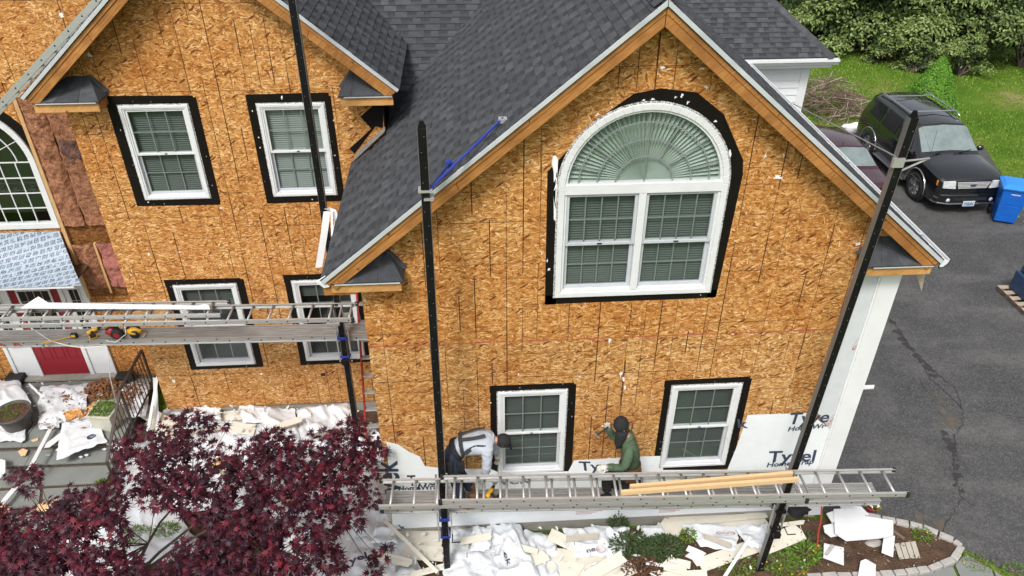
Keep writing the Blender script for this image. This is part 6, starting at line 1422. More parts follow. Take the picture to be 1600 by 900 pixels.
skin('shirt', 'cloth_green', w2, collared(J2), TOR + [('collar', 'nk')] + ARM, 'chest', sub=3, grow=1.0, add=.014, fold=.009)
JP = dict(J2); JP['waist'] = ((2.145, -.50, 2.03), .128); skin('trousers', 'cloth_black', w2, JP, [('waist', 'pelvis')] + LEG, 'pelvis', sub=3, grow=1.0, add=.018, fold=.009)
boots(w2, 'cloth_black', J2['anN'][0], V((1.68, -.56, ZP))); boots(w2, 'cloth_black', V((2.34, -.41, 1.44)), V((2.46, -.41, ZP)))
hand(w2, 'glove', 'glove', J2['wrN'][0], (-1, -.08, -.12), (0, -.25, 1), .55); hand(w2, 'glove', 'glove', J2['wrF'][0], (-.2, 0, 1), (0, .4, .2), .9, thumb=-1)
face(w2, (1.955, -.50, 2.765), (-.8, -.15, -.55), (-.5, 0, .85), .09)
hd = MB(); hd.blob((1.955, -.495, 2.80), .108, .108, .125, 14, 12); hd.tube([(1.98, -.50, 2.72), (1.96, -.53, 2.62), (1.93, -.56, 2.50), (1.94, -.57, 2.44)], [.095, .085, .06, .04], 12); hd.build('hood', 'cloth_black', w2, smooth=True)
tb = MB(); tb.lathe(V((2.145, -.50, 2.0)), [(.150, -.045), (.158, -.035), (.158, .035), (.150, .045)], 20); tb.box(2.05, 2.20, -.70, -.64, 1.84, 2.02); tb.box(2.22, 2.30, -.60, -.50, 1.82, 2.0); tb.box(1.98, 2.04, -.66, -.58, 1.88, 2.02); tb.build('tool_belt', 'leather', w2, bevel=.012)
hm = empty('hammer', V((1.80, -.30, 2.62)), 'claw hammer held up by the worker in green', 'hammer'); a = V((1.82, -.33, 2.60)); b = V((1.66, -.36, 2.47))
MB().tube([a, b], [.014, .011], 8).build('handle', 'black_rubber', hm); d = (b - a).normalized(); s = d.cross(V((0, 1, 0))).normalized(); m = MB(); m.tube([b + s * .055, b - s * .03], [.015, .012], 10); m.tube([b - s * .03, b - s * .07 + d * .01, b - s * .09 + d * .03], [.012, .009, .003], 6); m.build('hammer_head', 'aluminium_dull', hm)
MB().tube([PZ(975, 582, 0)] * 0 + [PY(975, 561, -.006), PY(974, 575, -.01)], .006, 5).build('yellow_tie', 'yellow_tool', gable)
# ---------------------------------------------------------------- scraps, tools and small things
def wrapsheet(c4, z, seed, amp, lab, grp='house wrap scraps on the ground', mat='wrap', nx=22, ny=18, name='wrap_scrap', rag=.05, print_=None):
    """crumpled sheet over four pixel corners at height z"""
    q = [PZ(a, b, z) for a, b in c4]; rn = random.Random(seed); m = MB(); cc = sum(q, V((0, 0, 0))) / 4; ctr = V((cc.x, cc.y, 0))
    for j in range(ny + 1):
        for i in range(nx + 1):
            u, v = i / nx, j / ny; p = q[0].lerp(q[1], u).lerp(q[3].lerp(q[2], u), v); e = min(u, 1 - u, v, 1 - v)
            w_ = V((p.x * 2.1 + seed * 3.7, p.y * 2.1, seed * 1.3)); f = noise.noise(w_); r1 = 1 - abs(noise.noise(w_ * 1.9 + V((f, 3, 0)))) * 2; r2 = 1 - abs(noise.noise(w_ * 4.3 + V((f * 2, 7, r1)))) * 2
            h = amp * (.36 * f + .46 * max(0, r1) ** 2.2 + .09 * max(0, r2) ** 2 + .10) * min(1, e * 7 + .25)
            j_ = (1 if e < .001 else 0) * rag * noise.noise(V((u * 7 + seed, v * 7, 5.5))) * 2.2
            d = (p - cc); p = p + d * j_; m.v.append(V((p.x, p.y, max(.03, z + h))))
    for j in range(ny):
        for i in range(nx): a = j * (nx + 1) + i; m.f.append((a, a + 1, a + nx + 2, a + nx + 1)); m.m.append(0)
    o = m.build(name, mat, smooth=False, org=ctr); tag(o, lab, 'house wrap' if mat == 'wrap' else 'sheet', grp)
    s = o.modifiers.new('s', 'SUBSURF'); s.levels = s.render_levels = 1; bake(o); o.data.polygons.foreach_set('use_smooth', [True] * len(o.data.polygons)); o.data.materials.clear(); o.data.materials.append(M[mat])
    o.location = ctr; ORG[o.name] = ctr
    if print_:
        body, pa, pb, hpx, mt = print_; a = PZ(*pa, z); b = PZ(*pb, z); r = (b - a); L_ = r.length; r.normalize(); u = V((-r.y, r.x, 0)) * (1 if hpx > 0 else -1)
        cu = bpy.data.curves.new('p', 'FONT'); cu.body = body; cu.offset = .02; cu.resolution_u = 3; t = bpy.data.objects.new('t', cu); COL.objects.link(t); dg = bpy.context.evaluated_depsgraph_get(); dg.update(); me = bpy.data.meshes.new_from_object(t.evaluated_get(dg)); bpy.data.objects.remove(t)
        bm = bmesh.new(); bm.from_mesh(me); bmesh.ops.triangulate(bm, faces=bm.faces); bmesh.ops.subdivide_edges(bm, edges=bm.edges, cuts=2, use_grid_fill=True); w0 = max(v.co.x for v in bm.verts); h0 = max(v.co.y for v in bm.verts)
        from mathutils.bvhtree import BVHTree
        bv = BVHTree.FromPolygons([v.co + ctr for v in o.data.vertices], [tuple(p.vertices) for p in o.data.polygons])
        for v in bm.verts:
            p = a + r * (v.co.x / w0 * L_) + u * (v.co.y / h0 * abs(hpx)); hit = bv.ray_cast(V((p.x, p.y, 5)), V((0, 0, -1)))[0]; v.co = V((p.x, p.y, (hit.z if hit else z) + .006)) - ctr
        bm.to_mesh(me); bm.free(); me.materials.clear(); link('print', me, mt, o, ctr)
    return o
def siding(a, b, w, z, lab, mat='cream_vinyl', grp='vinyl siding scraps on the ground', tilt=0, z2=None, laps=2, seed=0, th=.006):
    """strip of lapped siding between two pixels"""
    rn = random.Random(seed); A = PZ(*a, z); B = PZ(*b, z if z2 is None else z2); d = (B - A).normalized(); s = V((-d.y, d.x, 0)).normalized(); up = V((0, 0, 1)); ctr = (A + B) / 2; m = MB(); ends = []
    prof = []
    for k in range(laps):
        prof += [(-w / 2 + w * k / laps, .003), (-w / 2 + w * (k + .96) / laps, .018), (-w / 2 + w * (k + .97) / laps, .001)]
    prof = prof + [(x, h - th) for x, h in reversed(prof)]
    j = [rn.uniform(-.05, .05) for _ in prof]; pa = [A + s * x + up * (h + x * tilt) + d * q for (x, h), q in zip(prof, j)]; pb = [B + s * x + up * (h + x * tilt) + d * q * .8 for (x, h), q in zip(prof, reversed(j))]
    n = len(prof); m.v = pa + pb; m.f = [tuple(range(n - 1, -1, -1)), tuple(range(n, 2 * n))] + [(i, (i + 1) % n, n + (i + 1) % n, n + i) for i in range(n)]; m.m = [0] * len(m.f)
    return tag(m.build('siding_scrap', mat, org=ctr), lab, 'siding', grp)
def board(px, z, th, lab, mat='foam', grp='foam board pieces on the bed', name='foam_board', zs=None, cat='foam board'):
    P_ = [PZ(a, b, z if zs is None else zs[i]) for i, (a, b) in enumerate(px)]; c = sum(P_, V((0, 0, 0))) / len(P_)
    return tag(MB().prism(P_, (0, 0, th)).build(name, mat, org=c, bevel=.003), lab, cat, grp)
W = wrapsheet
# in front of the gable wall
W([(700, 822), (790, 828), (800, 905), (705, 910)], .16, 1, .22, 'white wrap heap just right of the black pole')
W([(695, 865), (770, 858), (790, 935), (690, 935)], .22, 2, .14, 'smooth white wrap bulge at the bottom edge right of the black pole')
W([(760, 822), (812, 818), (845, 905), (775, 908)], .22, 3, .34, 'tall crumpled wrap crest below the lower walkway', print_=('ek', (786, 865), (793, 884), .07, 'ink_navy'))
W([(800, 826), (868, 838), (880, 912), (815, 912)], .14, 4, .22, 'crumpled wrap right of the tall wrap crest')
W([(740, 822), (770, 826), (765, 860), (735, 862)], .30, 5, .16, 'folded wrap flap under the pump jack')
W([(592, 800), (615, 800), (622, 850), (580, 850)], .20, 6, .25, 'puffed wrap at the left end of the lower walkway')
W([(560, 838), (640, 845), (668, 925), (520, 930)], .12, 7, .20, 'wrap sheet with blue lettering beside the maple tip', print_=('yek', (548, 886), (585, 874), .15, 'ink_navy'))
W([(878, 826), (948, 822), (958, 868), (900, 872)], .20, 8, .14, 'wrap sheet with small red oval mark by the foundation', print_=('ne', (917, 866), (931, 862), .05, 'ink_navy'))
W([(944, 822), (985, 826), (972, 880), (948, 872)], .18, 9, .16, 'narrow pale wrap strip left of the dark shrub')
W([(1062, 818), (1152, 822), (1153, 862), (1095, 855)], .18, 10, .12, 'white wrap with big red oval mark right of the shrubs')
W([(1146, 822), (1200, 818), (1192, 858), (1168, 856)], .20, 11, .14, 'plain white wrap left of the leaning pole')
W([(1000, 822), (1034, 820), (1040, 838), (1004, 842)], .16, 12, .08, 'small pale wrap piece above the shrubs')
o1 = bpy.data.objects['wrap_scrap.009']; c_ = PZ(1134, 833, .35)
def ground_oval(o, px, py, z, w_, h_, ang, body):
    c = PZ(px, py, z); r = V((math.cos(ang), math.sin(ang), 0)); u = V((-math.sin(ang), math.cos(ang), .25)).normalized()
    if not ORG.get(o.name): pass
    oval(c, r, u, w_, h_, o, body)
ground_oval(o1, 1134, 833, .33, .30, .11, R(176), 'DUPONT'); ground_oval(bpy.data.objects['wrap_scrap.007'], 939, 858, .33, .15, .11, R(0), 'DU')
# before the wing
W([(255, 640), (345, 636), (350, 705), (235, 705)], .14, 20, .16, 'white wrap along the wing foot nearest the handrail')
W([(300, 632), (342, 634), (346, 655), (306, 656)], .26, 21, .20, 'round white wrap bundle against the wing foundation, left of two')
W([(374, 634), (420, 636), (424, 660), (380, 662)], .26, 22, .20, 'round white wrap bundle against the wing foundation, right of two')
W([(340, 660), (425, 650), (430, 720), (330, 720)], .12, 23, .14, 'flat pale wrap in the middle of the wing foot')
W([(415, 638), (462, 638), (470, 700), (405, 700)], .22, 24, .22, 'square folded wrap heap below the wing windows')
W([(460, 640), (548, 632), (560, 690), (470, 705)], .18, 25, .30, 'draped wrap folds left of the stepladder', print_=('k', (468, 702), (474, 688), .12, 'ink_navy'))
W([(455, 680), (600, 680), (640, 780), (430, 780)], .10, 26, .22, 'wide white wrap under the right maple branches')
W([(552, 668), (596, 660), (604, 720), (560, 720)], .24, 27, .34, 'upright wrap fold at the corner of the gable wall')
W([(190, 690), (345, 688), (340, 800), (185, 800)], .06, 33, .14, 'wrap sheet under the upper left maple branches')
W([(330, 700), (470, 700), (440, 800), (320, 800)], .08, 28, .16, 'wrap sheet seen through the middle of the maple')
W([(170, 790), (260, 780), (330, 870), (170, 890)], .08, 29, .16, 'wrap sheet seen in the gap of the maple')
W([(560, 770), (640, 775), (620, 850), (540, 850)], .10, 30, .2, 'wrap sheet between maple and ladder end')
W([(420, 780), (560, 780), (560, 920), (420, 920)], .08, 31, .16, 'wrap sheet under the lower right maple branches')
W([(60, 820), (190, 810), (200, 930), (40, 930)], .06, 32, .12, 'wrap sheet under the lower left maple branches')
# landing
W([(-20, 598), (30, 592), (52, 640), (-20, 655)], .44, 40, .12, 'smooth white wrap at the left end of the landing')
W([(60, 605), (140, 600), (130, 655), (62, 665)], .42, 41, .12, 'torn white wrap under the brown fibre heap')
W([(-20, 640), (40, 630), (40, 690), (-20, 690)], .40, 42, .06, 'white wrap behind the round planter')
W([(98, 655), (150, 652), (166, 690), (88, 720)], .40, 43, .06, 'white wrap with round blue letter on the landing edge', print_=('e', (140, 690), (152, 682), .14, 'ink_navy'))
W([(185, 600), (235, 600), (228, 650), (190, 655)], .36, 44, .16, 'white wrap heap behind the handrail')
W([(60, 650), (95, 648), (92, 668), (62, 672)], .42, 45, .08, 'grey crumpled wrap beside the round planter')
def heap(px, py, w_, d_, h_, n, z, mat, lab, seed, grp):
    rn = random.Random(seed); c = PZ(px, py, z); t = empty('fibre_heap', c, lab, 'debris', grp); m = MB()
    for i in range(n * 5):
        a = rn.uniform(0, 6.283); q = math.sqrt(rn.random()); p = c + V((math.cos(a) * q * w_, math.sin(a) * q * d_, h_ * (1 - q * q) * rn.random() + .015)); r = rn.choice((.02, .03, .04, .06)); u = rvec(rn); u.z *= .35; u.normalize(); v = u.cross(V((rn.gauss(0, .35), rn.gauss(0, .35), 1))).normalized(); k = rn.randrange(4, 7)
        m.prism([p + u * r * rn.uniform(.5, 1.4) * math.cos(6.28 * j / k) + v * r * .6 * rn.uniform(.5, 1.4) * math.sin(6.28 * j / k) for j in range(k)], u.cross(v) * rn.uniform(.004, .02))
    tag(m.build('fibre_pieces', mat, t, recalc=False), kind='stuff')
heap(160, 610, .42, .30, .16, 90, .36, 'fibre_debris', 'heap of brown fibre insulation before the red door', 1, 'torn insulation on the landing')
heap(112, 622, .30, .22, .10, 36, .38, 'fibre_debris', 'scattered brown fibre lumps left of the big heap', 2, 'torn insulation on the landing')
heap(205, 618, .22, .3, .10, 30, .36, 'fibre_debris', 'brown fibre behind the handrail', 3, 'torn insulation on the landing')
heap(78, 645, .14, .12, .06, 12, .38, 'fibre_debris', 'few brown fibre bits beside the round planter', 4, 'torn insulation on the landing')
for i, (px, z, zs, lab) in enumerate((([(100, 645), (125, 638), (130, 648), (104, 660)], .46, [.46, .50, .46, .42], 'bent brown board fragment, left of two on the landing'), ([(132, 640), (150, 628), (152, 634), (122, 658)], .46, [.46, .48, .44, .42], 'orange board fragment, right of two on the landing'))):
    board(px, z, .02, lab, 'osb', 'board fragments on the landing', 'board_fragment', zs, 'board fragment')
S_ = siding
S_((600, 812), (682, 893), .055, .34, 'long cream batten leaning across the scraps left of the black pole', laps=1)
S_((618, 842), (688, 842), .30, .13, 'cream siding panel left of the black pole, the rear one'); S_((630, 862), (690, 866), .26, .17, 'cream siding panel left of the black pole, the middle one', seed=2); S_((640, 900), (692, 886), .10, .22, 'toothed cream strip at the bottom edge left of the pole', laps=3, seed=3)
S_((618, 892), (650, 890), .16, .20, 'grey board offcut beside the maple tip', 'grey_board', laps=1)
S_((862, 836), (925, 866), .22, .26, 'cream siding piece slanting below the foundation', seed=4, z2=.18)
S_((848, 868), (955, 884), .34, .16, 'wide cream siding panel in the centre of the scraps', seed=5); S_((850, 886), (950, 900), .30, .18, 'second cream siding panel below the wide one', seed=6)
S_((912, 905), (976, 868), .20, .24, 'pointed cream siding piece left of the dark shrubs', seed=7, z2=.30); S_((940, 905), (990, 885), .24, .20, 'short cream siding piece below the dark shrubs', seed=8)
S_((1050, 815), (1196, 800), .22, .14, 'long cream siding strip along the foundation, upper of two', seed=9); S_((1060, 826), (1196, 812), .20, .11, 'long cream siding strip along the foundation, lower of two', seed=10)
S_((1032, 818), (1062, 835), .30, .12, 'pale siding piece above the round shrub', seed=11)
S_((1092, 884), (1188, 850), .24, .12, 'weathered cream siding under the white stick', seed=12); S_((1182, 858), (1252, 830), .30, .14, 'weathered cream siding right of the leaning pole', seed=13); S_((1210, 822), (1256, 816), .07, .12, 'thin cream strip by the corner foundation', seed=14, laps=1)
S_((1133, 900), (1172, 840), .05, .34, 'white stick leaning over the siding scraps', 'foam', laps=1)
S_((1040, 880), (1074, 888), .26, .20, 'broken cream siding square right of the round shrub', seed=15); S_((1020, 902), (1105, 898), .16, .14, 'cream siding strip at the bottom edge below the shrubs', seed=16); S_((1076, 862), (1098, 872), .22, .16, 'white siding fragment below the red oval mark', 'foam', seed=17)
S_((1010, 880), (1036, 884), .05, .22, 'small white strip on the brown shrub', 'foam', laps=1)
S_((722, 846), (768, 838), .12, .40, 'cream siding sliver on the wrap heap nearest the black pole', seed=31); S_((812, 884), (852, 868), .20, .30, 'cream siding scrap on the crumpled wrap right of the crest', seed=32); S_((800, 852), (838, 862), .10, .36, 'thin cream strip across the crumpled wrap', seed=33, laps=1)
S_((884, 842), (934, 838), .10, .34, 'pale strip lying on the wrap with the small oval mark', 'tan_vinyl', seed=34, laps=1); S_((1100, 838), (1140, 852), .09, .32, 'tan strip across the wrap with the big oval mark', 'tan_vinyl', seed=35, laps=1); S_((590, 868), (640, 880), .14, .30, 'cream siding scrap beside the blue lettered wrap', seed=36)
S_((430, 668), (470, 655), .14, .44, 'cream siding scrap on the folded wrap heap below the wing', seed=37); S_((490, 682), (540, 672), .12, .40, 'grey board scrap on the draped wrap by the stepladder', 'grey_board', seed=38, laps=1); S_((300, 676), (345, 668), .12, .30, 'tan siding scrap on the wrap nearest the handrail', 'tan_vinyl', seed=39)
# pieces round the steps
S_((45, 735), (78, 672), .06, .40, 'white trim strip lying down the steps', 'foam', laps=1, z2=.46); S_((0, 790), (24, 762), .08, .16, 'white trim piece at the foot of the steps', 'foam', laps=1)
S_((70, 700), (118, 664), .12, .40, 'white siding strips on the landing edge, left of two', 'foam', seed=20); S_((92, 704), (128, 672), .10, .41, 'white siding strips on the landing edge, right of two', 'foam', seed=21)
S_((162, 688), (196, 706), .08, .30, 'white strip behind the handrail foot', 'foam', laps=1)
S_((228, 690), (246, 590), .05, .20, 'white upright strip leaning by the wing corner, left of two', 'foam', laps=1, z2=.95); S_((246, 672), (242, 592), .07, .22, 'white upright strip leaning by the wing corner, right of two', 'foam', laps=1, z2=.85)
S_((222, 640), (268, 668), .28, .26, 'cream siding panel beside the handrail', seed=22); S_((232, 660), (285, 690), .26, .2, 'second cream siding panel beside the handrail', seed=23)
S_((262, 640), (330, 640), .20, .13, 'cream siding strip along the wing foundation', seed=24); S_((345, 650), (420, 648), .24, .14, 'pale siding strips between the two wrap bundles', seed=25); S_((362, 668), (398, 672), .26, .22, 'cream siding square in front of the wing', seed=26)
S_((45, 600), (75, 628), .04, .46, 'thin white stick on the landing', 'foam', laps=1)
board([(-8, 718), (10, 722), (10, 742), (-8, 760)], .28, .05, 'white block at the left edge of the steps', 'foam')
for i, (px, py) in enumerate(((93, 703), (75, 711), (126, 714), (137, 700), (135, 711), (163, 702))):
    board([(px - 4, py), (px + 1, py - 2), (px + 4, py), (px, py + 2)], .24, .006, 'tiny white chip on the upper step', grp='white chips on the upper step', name='chip', cat='chip')
board([(28, 706), (36, 701), (44, 704), (40, 712), (33, 713)], .24, .012, 'tan board chip on the upper step', 'lumber_new', 'tan chips', 'board_fragment', None, 'board fragment'); board([(48, 688), (60, 684), (60, 688), (52, 691)], .35, .006, 'tan leaf sized chip on the landing edge', 'lumber_new', 'tan chips', 'board_fragment', None, 'board fragment')
for i, (px, lab) in enumerate((([(48, 792), (90, 780), (88, 796), (60, 802)], 'tan board piece between maple and steps, right'), ([(-6, 792), (16, 790), (14, 802), (-6, 806)], 'tan board piece between maple and steps, left'), ([(445, 780), (462, 776), (458, 788), (440, 788)], 'tan board piece inside the maple'), ([(335, 716), (365, 712), (360, 735), (330, 738)], 'tan board piece in the gap of the maple'))):
    board(px, .25, .015, lab, 'lumber_new', 'tan board pieces under the maple', 'board_fragment', None, 'board fragment')
# foam boards on the bed by the driveway
board([(1302, 797), (1340, 795), (1352, 808), (1395, 815), (1395, 838), (1372, 842), (1322, 846), (1304, 834)], .30, .03, 'large white foam board lying on the bed')
board([(1291, 803), (1308, 797), (1306, 815), (1300, 818)], .28, .02, 'small foam corner behind the large board'); board([(1286, 822), (1305, 818), (1308, 838), (1298, 840), (1288, 832)], .24, .02, 'foam corner left of the large board')
board([(1312, 790), (1345, 792), (1358, 806), (1316, 806)], .26, .02, 'foam edge sticking out behind the large board')
board([(1287, 850), (1318, 857), (1318, 884), (1286, 872)], .10, .025, 'square white foam piece left of the hole'); board([(1380, 841), (1398, 838), (1395, 871), (1377, 864)], .16, .02, 'narrow white foam piece right of the hole')
board([(1344, 878), (1352, 875), (1368, 884), (1367, 912), (1338, 912)], .10, .03, 'white foam block at the bottom edge')
for i in range(4):
    t = i / 4; A = (1397 + 34 * t, 850 - 4 * t); B = (1397 + 34 * (t + .25), 850 - 4 * (t + .25)); Cc = (1405 + 34 * (t + .25), 874 - 2 * (t + .25)); D = (1405 + 34 * t, 874 - 2 * t)
    if i == 0: gp_ = empty('tan_panel', PZ(1415, 862, .08), 'small tan panel of four slats right of the foam', 'panel')
    MB().prism([PZ(*A, .08), PZ(B[0] - 1, B[1], .08), PZ(Cc[0] - 1, Cc[1], .08), PZ(*D, .08)], (0, 0, .012)).build('slat', 'tan_vinyl', gp_, bevel=.003)
tag(MB().bar(PZ(1302, 852, .16), PZ(1290, 868, .12), .05, .02).build('metal_strip', 'aluminium', org=PZ(1296, 860, .14)), 'short metal strip between the foam pieces', 'metal strip')
tag(MB().bar(PZ(1395, 830, .10), PZ(1413, 842, .08), .05, .03).build('stake', 'twig', org=PZ(1404, 836, .1)), 'dark wooden stake beside the large foam board', 'stake')
m = MB(); c = PZ(1368, 856, .012); m.blob(c, .22, .13, .03, 14, 6, 3, .3); tag(m.build('hole', 'black_rubber', smooth=True, org=c), 'dark hollow in the soil under the foam board', 'hole')
for i, (a, b, lab) in enumerate((((1350, 846), (1382, 850), 'flat grey stone under the foam board'), ((1230, 860), (1240, 866), 'pale stone among the weeds'))):
    p, q = PZ(*a, .05), PZ(*b, .05); tag(MB().blob((p + q) / 2, (q - p).length / 2, .08, .03, 10, 6, i, .3).build('stone', 'cobble', smooth=True, org=(p + q) / 2), lab, 'stone')
# orange cords
def cord(px, z, r, mat, lab, name='cord', cat='cord', zs=None):
    P_ = [PZ(a, b, z if zs is None else zs[i]) for i, (a, b) in enumerate(px)]; q = []
    for i in range(len(P_) - 1):
        for k in range(4):
            t = k / 4; p0, p1, p2, p3 = P_[max(0, i - 1)], P_[i], P_[i + 1], P_[min(len(P_) - 1, i + 2)]; q.append(.5 * ((2 * p1) + (p2 - p0) * t + (2 * p0 - 5 * p1 + 4 * p2 - p3) * t * t + (3 * p1 - p0 - 3 * p2 + p3) * t ** 3))
    q.append(P_[-1]); return tag(MB().tube(q, r, 6).build(name, mat, smooth=True, org=P_[0]), lab, cat)
cord([(1284, 786), (1283, 810), (1279, 830), (1277, 850), (1274, 866)], .1, .012, 'red_cord', 'orange red cord hanging from the walkway down to the bed', zs=[1.3, .8, .4, .1, .06]); cord([(1248, 898), (1256, 893), (1262, 896), (1280, 903)], .06, .010, 'red_cord', 'loose end of orange cord at the bottom edge')
# red basket of flowers at the edge of the drive
fb = empty('flower_basket', PZ(1358, 795, 0), 'red basket with small flowers under the ladder end', 'basket'); c = PZ(1360, 796, .0)
MB().lathe(c, [(.07, 0), (.11, .08), (.13, .12), (.125, .12), (.09, .05)], 16).build('basket', 'flower_red', fb, smooth=True); m = MB(); rn = random.Random(2)
for i in range(70): v = rvec(rn); quad_leaf(m, c + V((v.x * .10, v.y * .10, .11 + abs(v.z) * .07)), rvec(rn) + V((0, 0, 1)), v, .06, .035)
m.build('leaves', 'leaf_bright', fb, recalc=False); m = MB()
for i in range(26): v = rvec(rn); m.blob(c + V((v.x * .10, v.y * .10, .14 + abs(v.z) * .05)), .013, .013, .010, 6, 4)
tag(m.build('flowers', 'paper_bits', fb), kind='stuff')
# dark sack by the corner foundation, downspout foot, white strip on the drive
c = PZ(1245, 795, .25); tag(MB().blob(c, .20, .14, .12, 14, 10, 5, .6).build('sack', 'cloth_black', smooth=True, org=c), 'black sack behind the leaning pole', 'sack')
tag(MB().prism([PZ(1270, 800, .05), PZ(1279, 800, .05), PZ(1286, 785, .05), PZ(1277, 785, .05)], (0, 0, .25)).build('downspout_foot', 'siding_white', org=PZ(1277, 795, .05), bevel=.006), 'white downspout foot at the house corner', 'downspout')
a = PZ(1343, 605, .03); tag(MB().prism([PZ(1340, 604, .03), PZ(1366, 603, .03), PZ(1365, 608, .03), PZ(1340, 609, .03)], (0, 0, .03)).build('white_strip', 'white_paint', org=a), 'short white strip on the driveway beside the corner board', 'strip')
# planters
pc = PZ(31, 668, .34); pt_ = empty('round_planter', pc, 'round brown plastic planter with soil and seedlings on the landing', 'planter')
MB().lathe(pc, [(.20, 0), (.215, .02), (.21, .05), (.26, .30), (.265, .32), (.30, .33), (.305, .40), (.285, .40), (.265, .36), (0, .36)], 32).build('pot', 'planter_brown', pt_, smooth=True)
MB().lathe(pc + V((0, 0, .365)), [(.272, 0), (.2, .01), (0, .02)], 20).build('soil', 'soil', pt_, smooth=True); m = MB(); rn = random.Random(6)
for cx_, cy_ in ((-.05, .12), (.04, -.14), (-.12, -.05)):
    for i in range(60): v = rvec(rn); quad_leaf(m, pc + V((cx_ + v.x * .09, cy_ + v.y * .06, .39 + abs(v.z) * .05)), rvec(rn) + V((0, 0, .8)), V((v.x, v.y, .8)), .05, .012)
m.build('seedlings', 'leaf_bright', pt_, recalc=False)
pc = PZ(172, 664, .34); pq = empty('square_planter', pc, 'cream square planter with green plants behind the handrail', 'planter'); ORG[pq.name] = V((0, 0, 0)); pq.rotation_euler = (0, 0, R(-8))
taper(-.17, .17, -.17, .17, 0, -.21, .21, -.21, .21, .36).build('box', 'planter_cream', pq, bevel=.012); ring_ = MB()
for a, b, c_, d_ in ((-.225, .225, -.225, -.19), (-.225, .225, .19, .225), (-.225, -.19, -.19, .19), (.19, .225, -.19, .19)): ring_.box(a, b, c_, d_, .36, .40)
ring_.build('rim', 'planter_cream', pq, bevel=.006); m = MB()
for i in range(420): quad_leaf(m, V((rn.uniform(-.18, .18), rn.uniform(-.18, .18), rn.uniform(.36, .46))), rvec(rn) + V((0, 0, .9)), rvec(rn) + V((0, 0, .6)), .06, .02)
m.build('plants', 'leaf_bright', pq, recalc=False)
for px, py in ((25, 592), (196, 590)):
    c = PZ(px, py, .42); tag(MB().box(c.x - .16, c.x + .16, c.y - .1, c.y + .12, .345, .50).build('black_tray', 'black_rubber', org=c, bevel=.02), 'black tray against the wall %s the red door' % ('left of' if px < 100 else 'right of'), 'tray', 'black trays by the door')
# bent white coil metal hanging from the left eave
cm = empty('bent_flashing', PY(515, 330, -.1), 'bent white metal strip hanging from the left eave', 'metal strip')
def ribbon(px, Ys, w_, nrm, mat='white_paint'):
    P_ = [PY(a, b, y) for (a, b), y in zip(px, Ys)]; m = MB(); n = V(nrm)
    for i in range(len(P_) - 1): m.prism([P_[i] - n * w_ / 2, P_[i + 1] - n * w_ / 2, P_[i + 1] + n * w_ / 2, P_[i] + n * w_ / 2], (0, -.003, 0))
    m.build('metal_strip', mat, cm)
ribbon([(511, 330), (507, 362), (498, 418)], [1.6, 1.55, 1.5], .10, (1, 0, .1)); ribbon([(511, 328), (520, 326), (527, 345), (523, 370)], [1.58, 1.55, 1.5, 1.45], .09, (.9, 0, -.4)); ribbon([(518, 328), (519, 370), (516, 410), (508, 428), (496, 444)], [1.5, 1.3, 1.0, .6, .2], .025, (1, 0, .2))
a = PY(510, 441, -.28); MB().prism([a + V((-.12, 0, .02)), a + V((0, 0, .10)), a + V((.06, 0, .04)), a + V((.03, 0, -.06)), a + V((-.04, 0, -.07))], (0, -.02, 0)).build('end_piece', 'white_paint', cm, bevel=.004)
# torn shingle flap under the right return
a, b = PY(1425, 415, -.1), PY(1440, 452, -.1); tag(MB().prism([PY(1424, 416, -.1), PY(1447, 418, -.1), PY(1445, 432, -.1), PY(1440, 455, -.1), PY(1434, 436, -.1)], (0, .01, 0)).build('torn_flap', 'twig_pale', org=a), 'torn papery flap hanging under the right return', 'flap')
# tools on the upper plank
Z_ = ZPU + .008
def tool_pt(px, py, dz=0): return PZ(px, py, Z_ + dz)
tm = empty('tape_measure', tool_pt(117, 527), 'yellow tape measure with its blade pulled out on the upper plank', 'tape measure'); a = tool_pt(117, 527); MB().box(a.x - .05, a.x + .05, a.y - .035, a.y + .035, a.z, a.z + .08).build('case', 'black_rubber', tm, bevel=.015); MB().box(a.x - .035, a.x + .035, a.y - .04, a.y + .04, a.z + .02, a.z + .07).build('case_face', 'yellow_tool', tm, bevel=.01)
b = tool_pt(66, 538); MB().bar(a + V((-.04, 0, .012)), b + V((0, 0, .02)), .028, .003).build('blade', 'yellow_tool', tm); MB().box(b.x - .012, b.x + .012, b.y - .02, b.y + .02, b.z - .06, b.z + .02).build('hook', 'aluminium', tm)
def drill(px, py, z, lab, ang=0, grp='yellow cordless tools'):
    c = PZ(px, py, z); t = empty('cordless_drill', c, lab, 'drill', grp); ORG[t.name] = V((0, 0, 0)); t.rotation_euler = (0, 0, ang)
    MB().lathe((0, 0, .045), [(0, -.10), (.032, -.10), (.036, -.06), (.036, .03), (.028, .06), (.02, .07), (.02, .11), (.008, .115), (.006, .17), (0, .17)], 12, (1, .0, .15)).build('motor_housing', 'yellow_tool', t, smooth=True)
    MB().lathe((.075, 0, .057), [(0, -.01), (.026, -.01), (.022, .035), (.010, .045)], 10, (1, 0, .15)).build('chuck', 'black_rubber', t, smooth=True)
    MB().bar((-.02, 0, .045), (-.05, -.13, .03), .04, .045).build('grip', 'black_rubber', t, bevel=.01); MB().box(-.10, .02, -.185, -.125, .005, .065).build('battery', 'yellow_tool', t, bevel=.01); MB().box(-.085, .005, -.187, -.124, .03, .075).build('battery_clip', 'black_rubber', t, bevel=.006)
drill(147, 520, Z_, 'yellow and black cordless drill on the upper plank', .6); drill(766, 772, ZP + .008, 'yellow cordless drill on the lower plank beside the bending worker', 1.0)
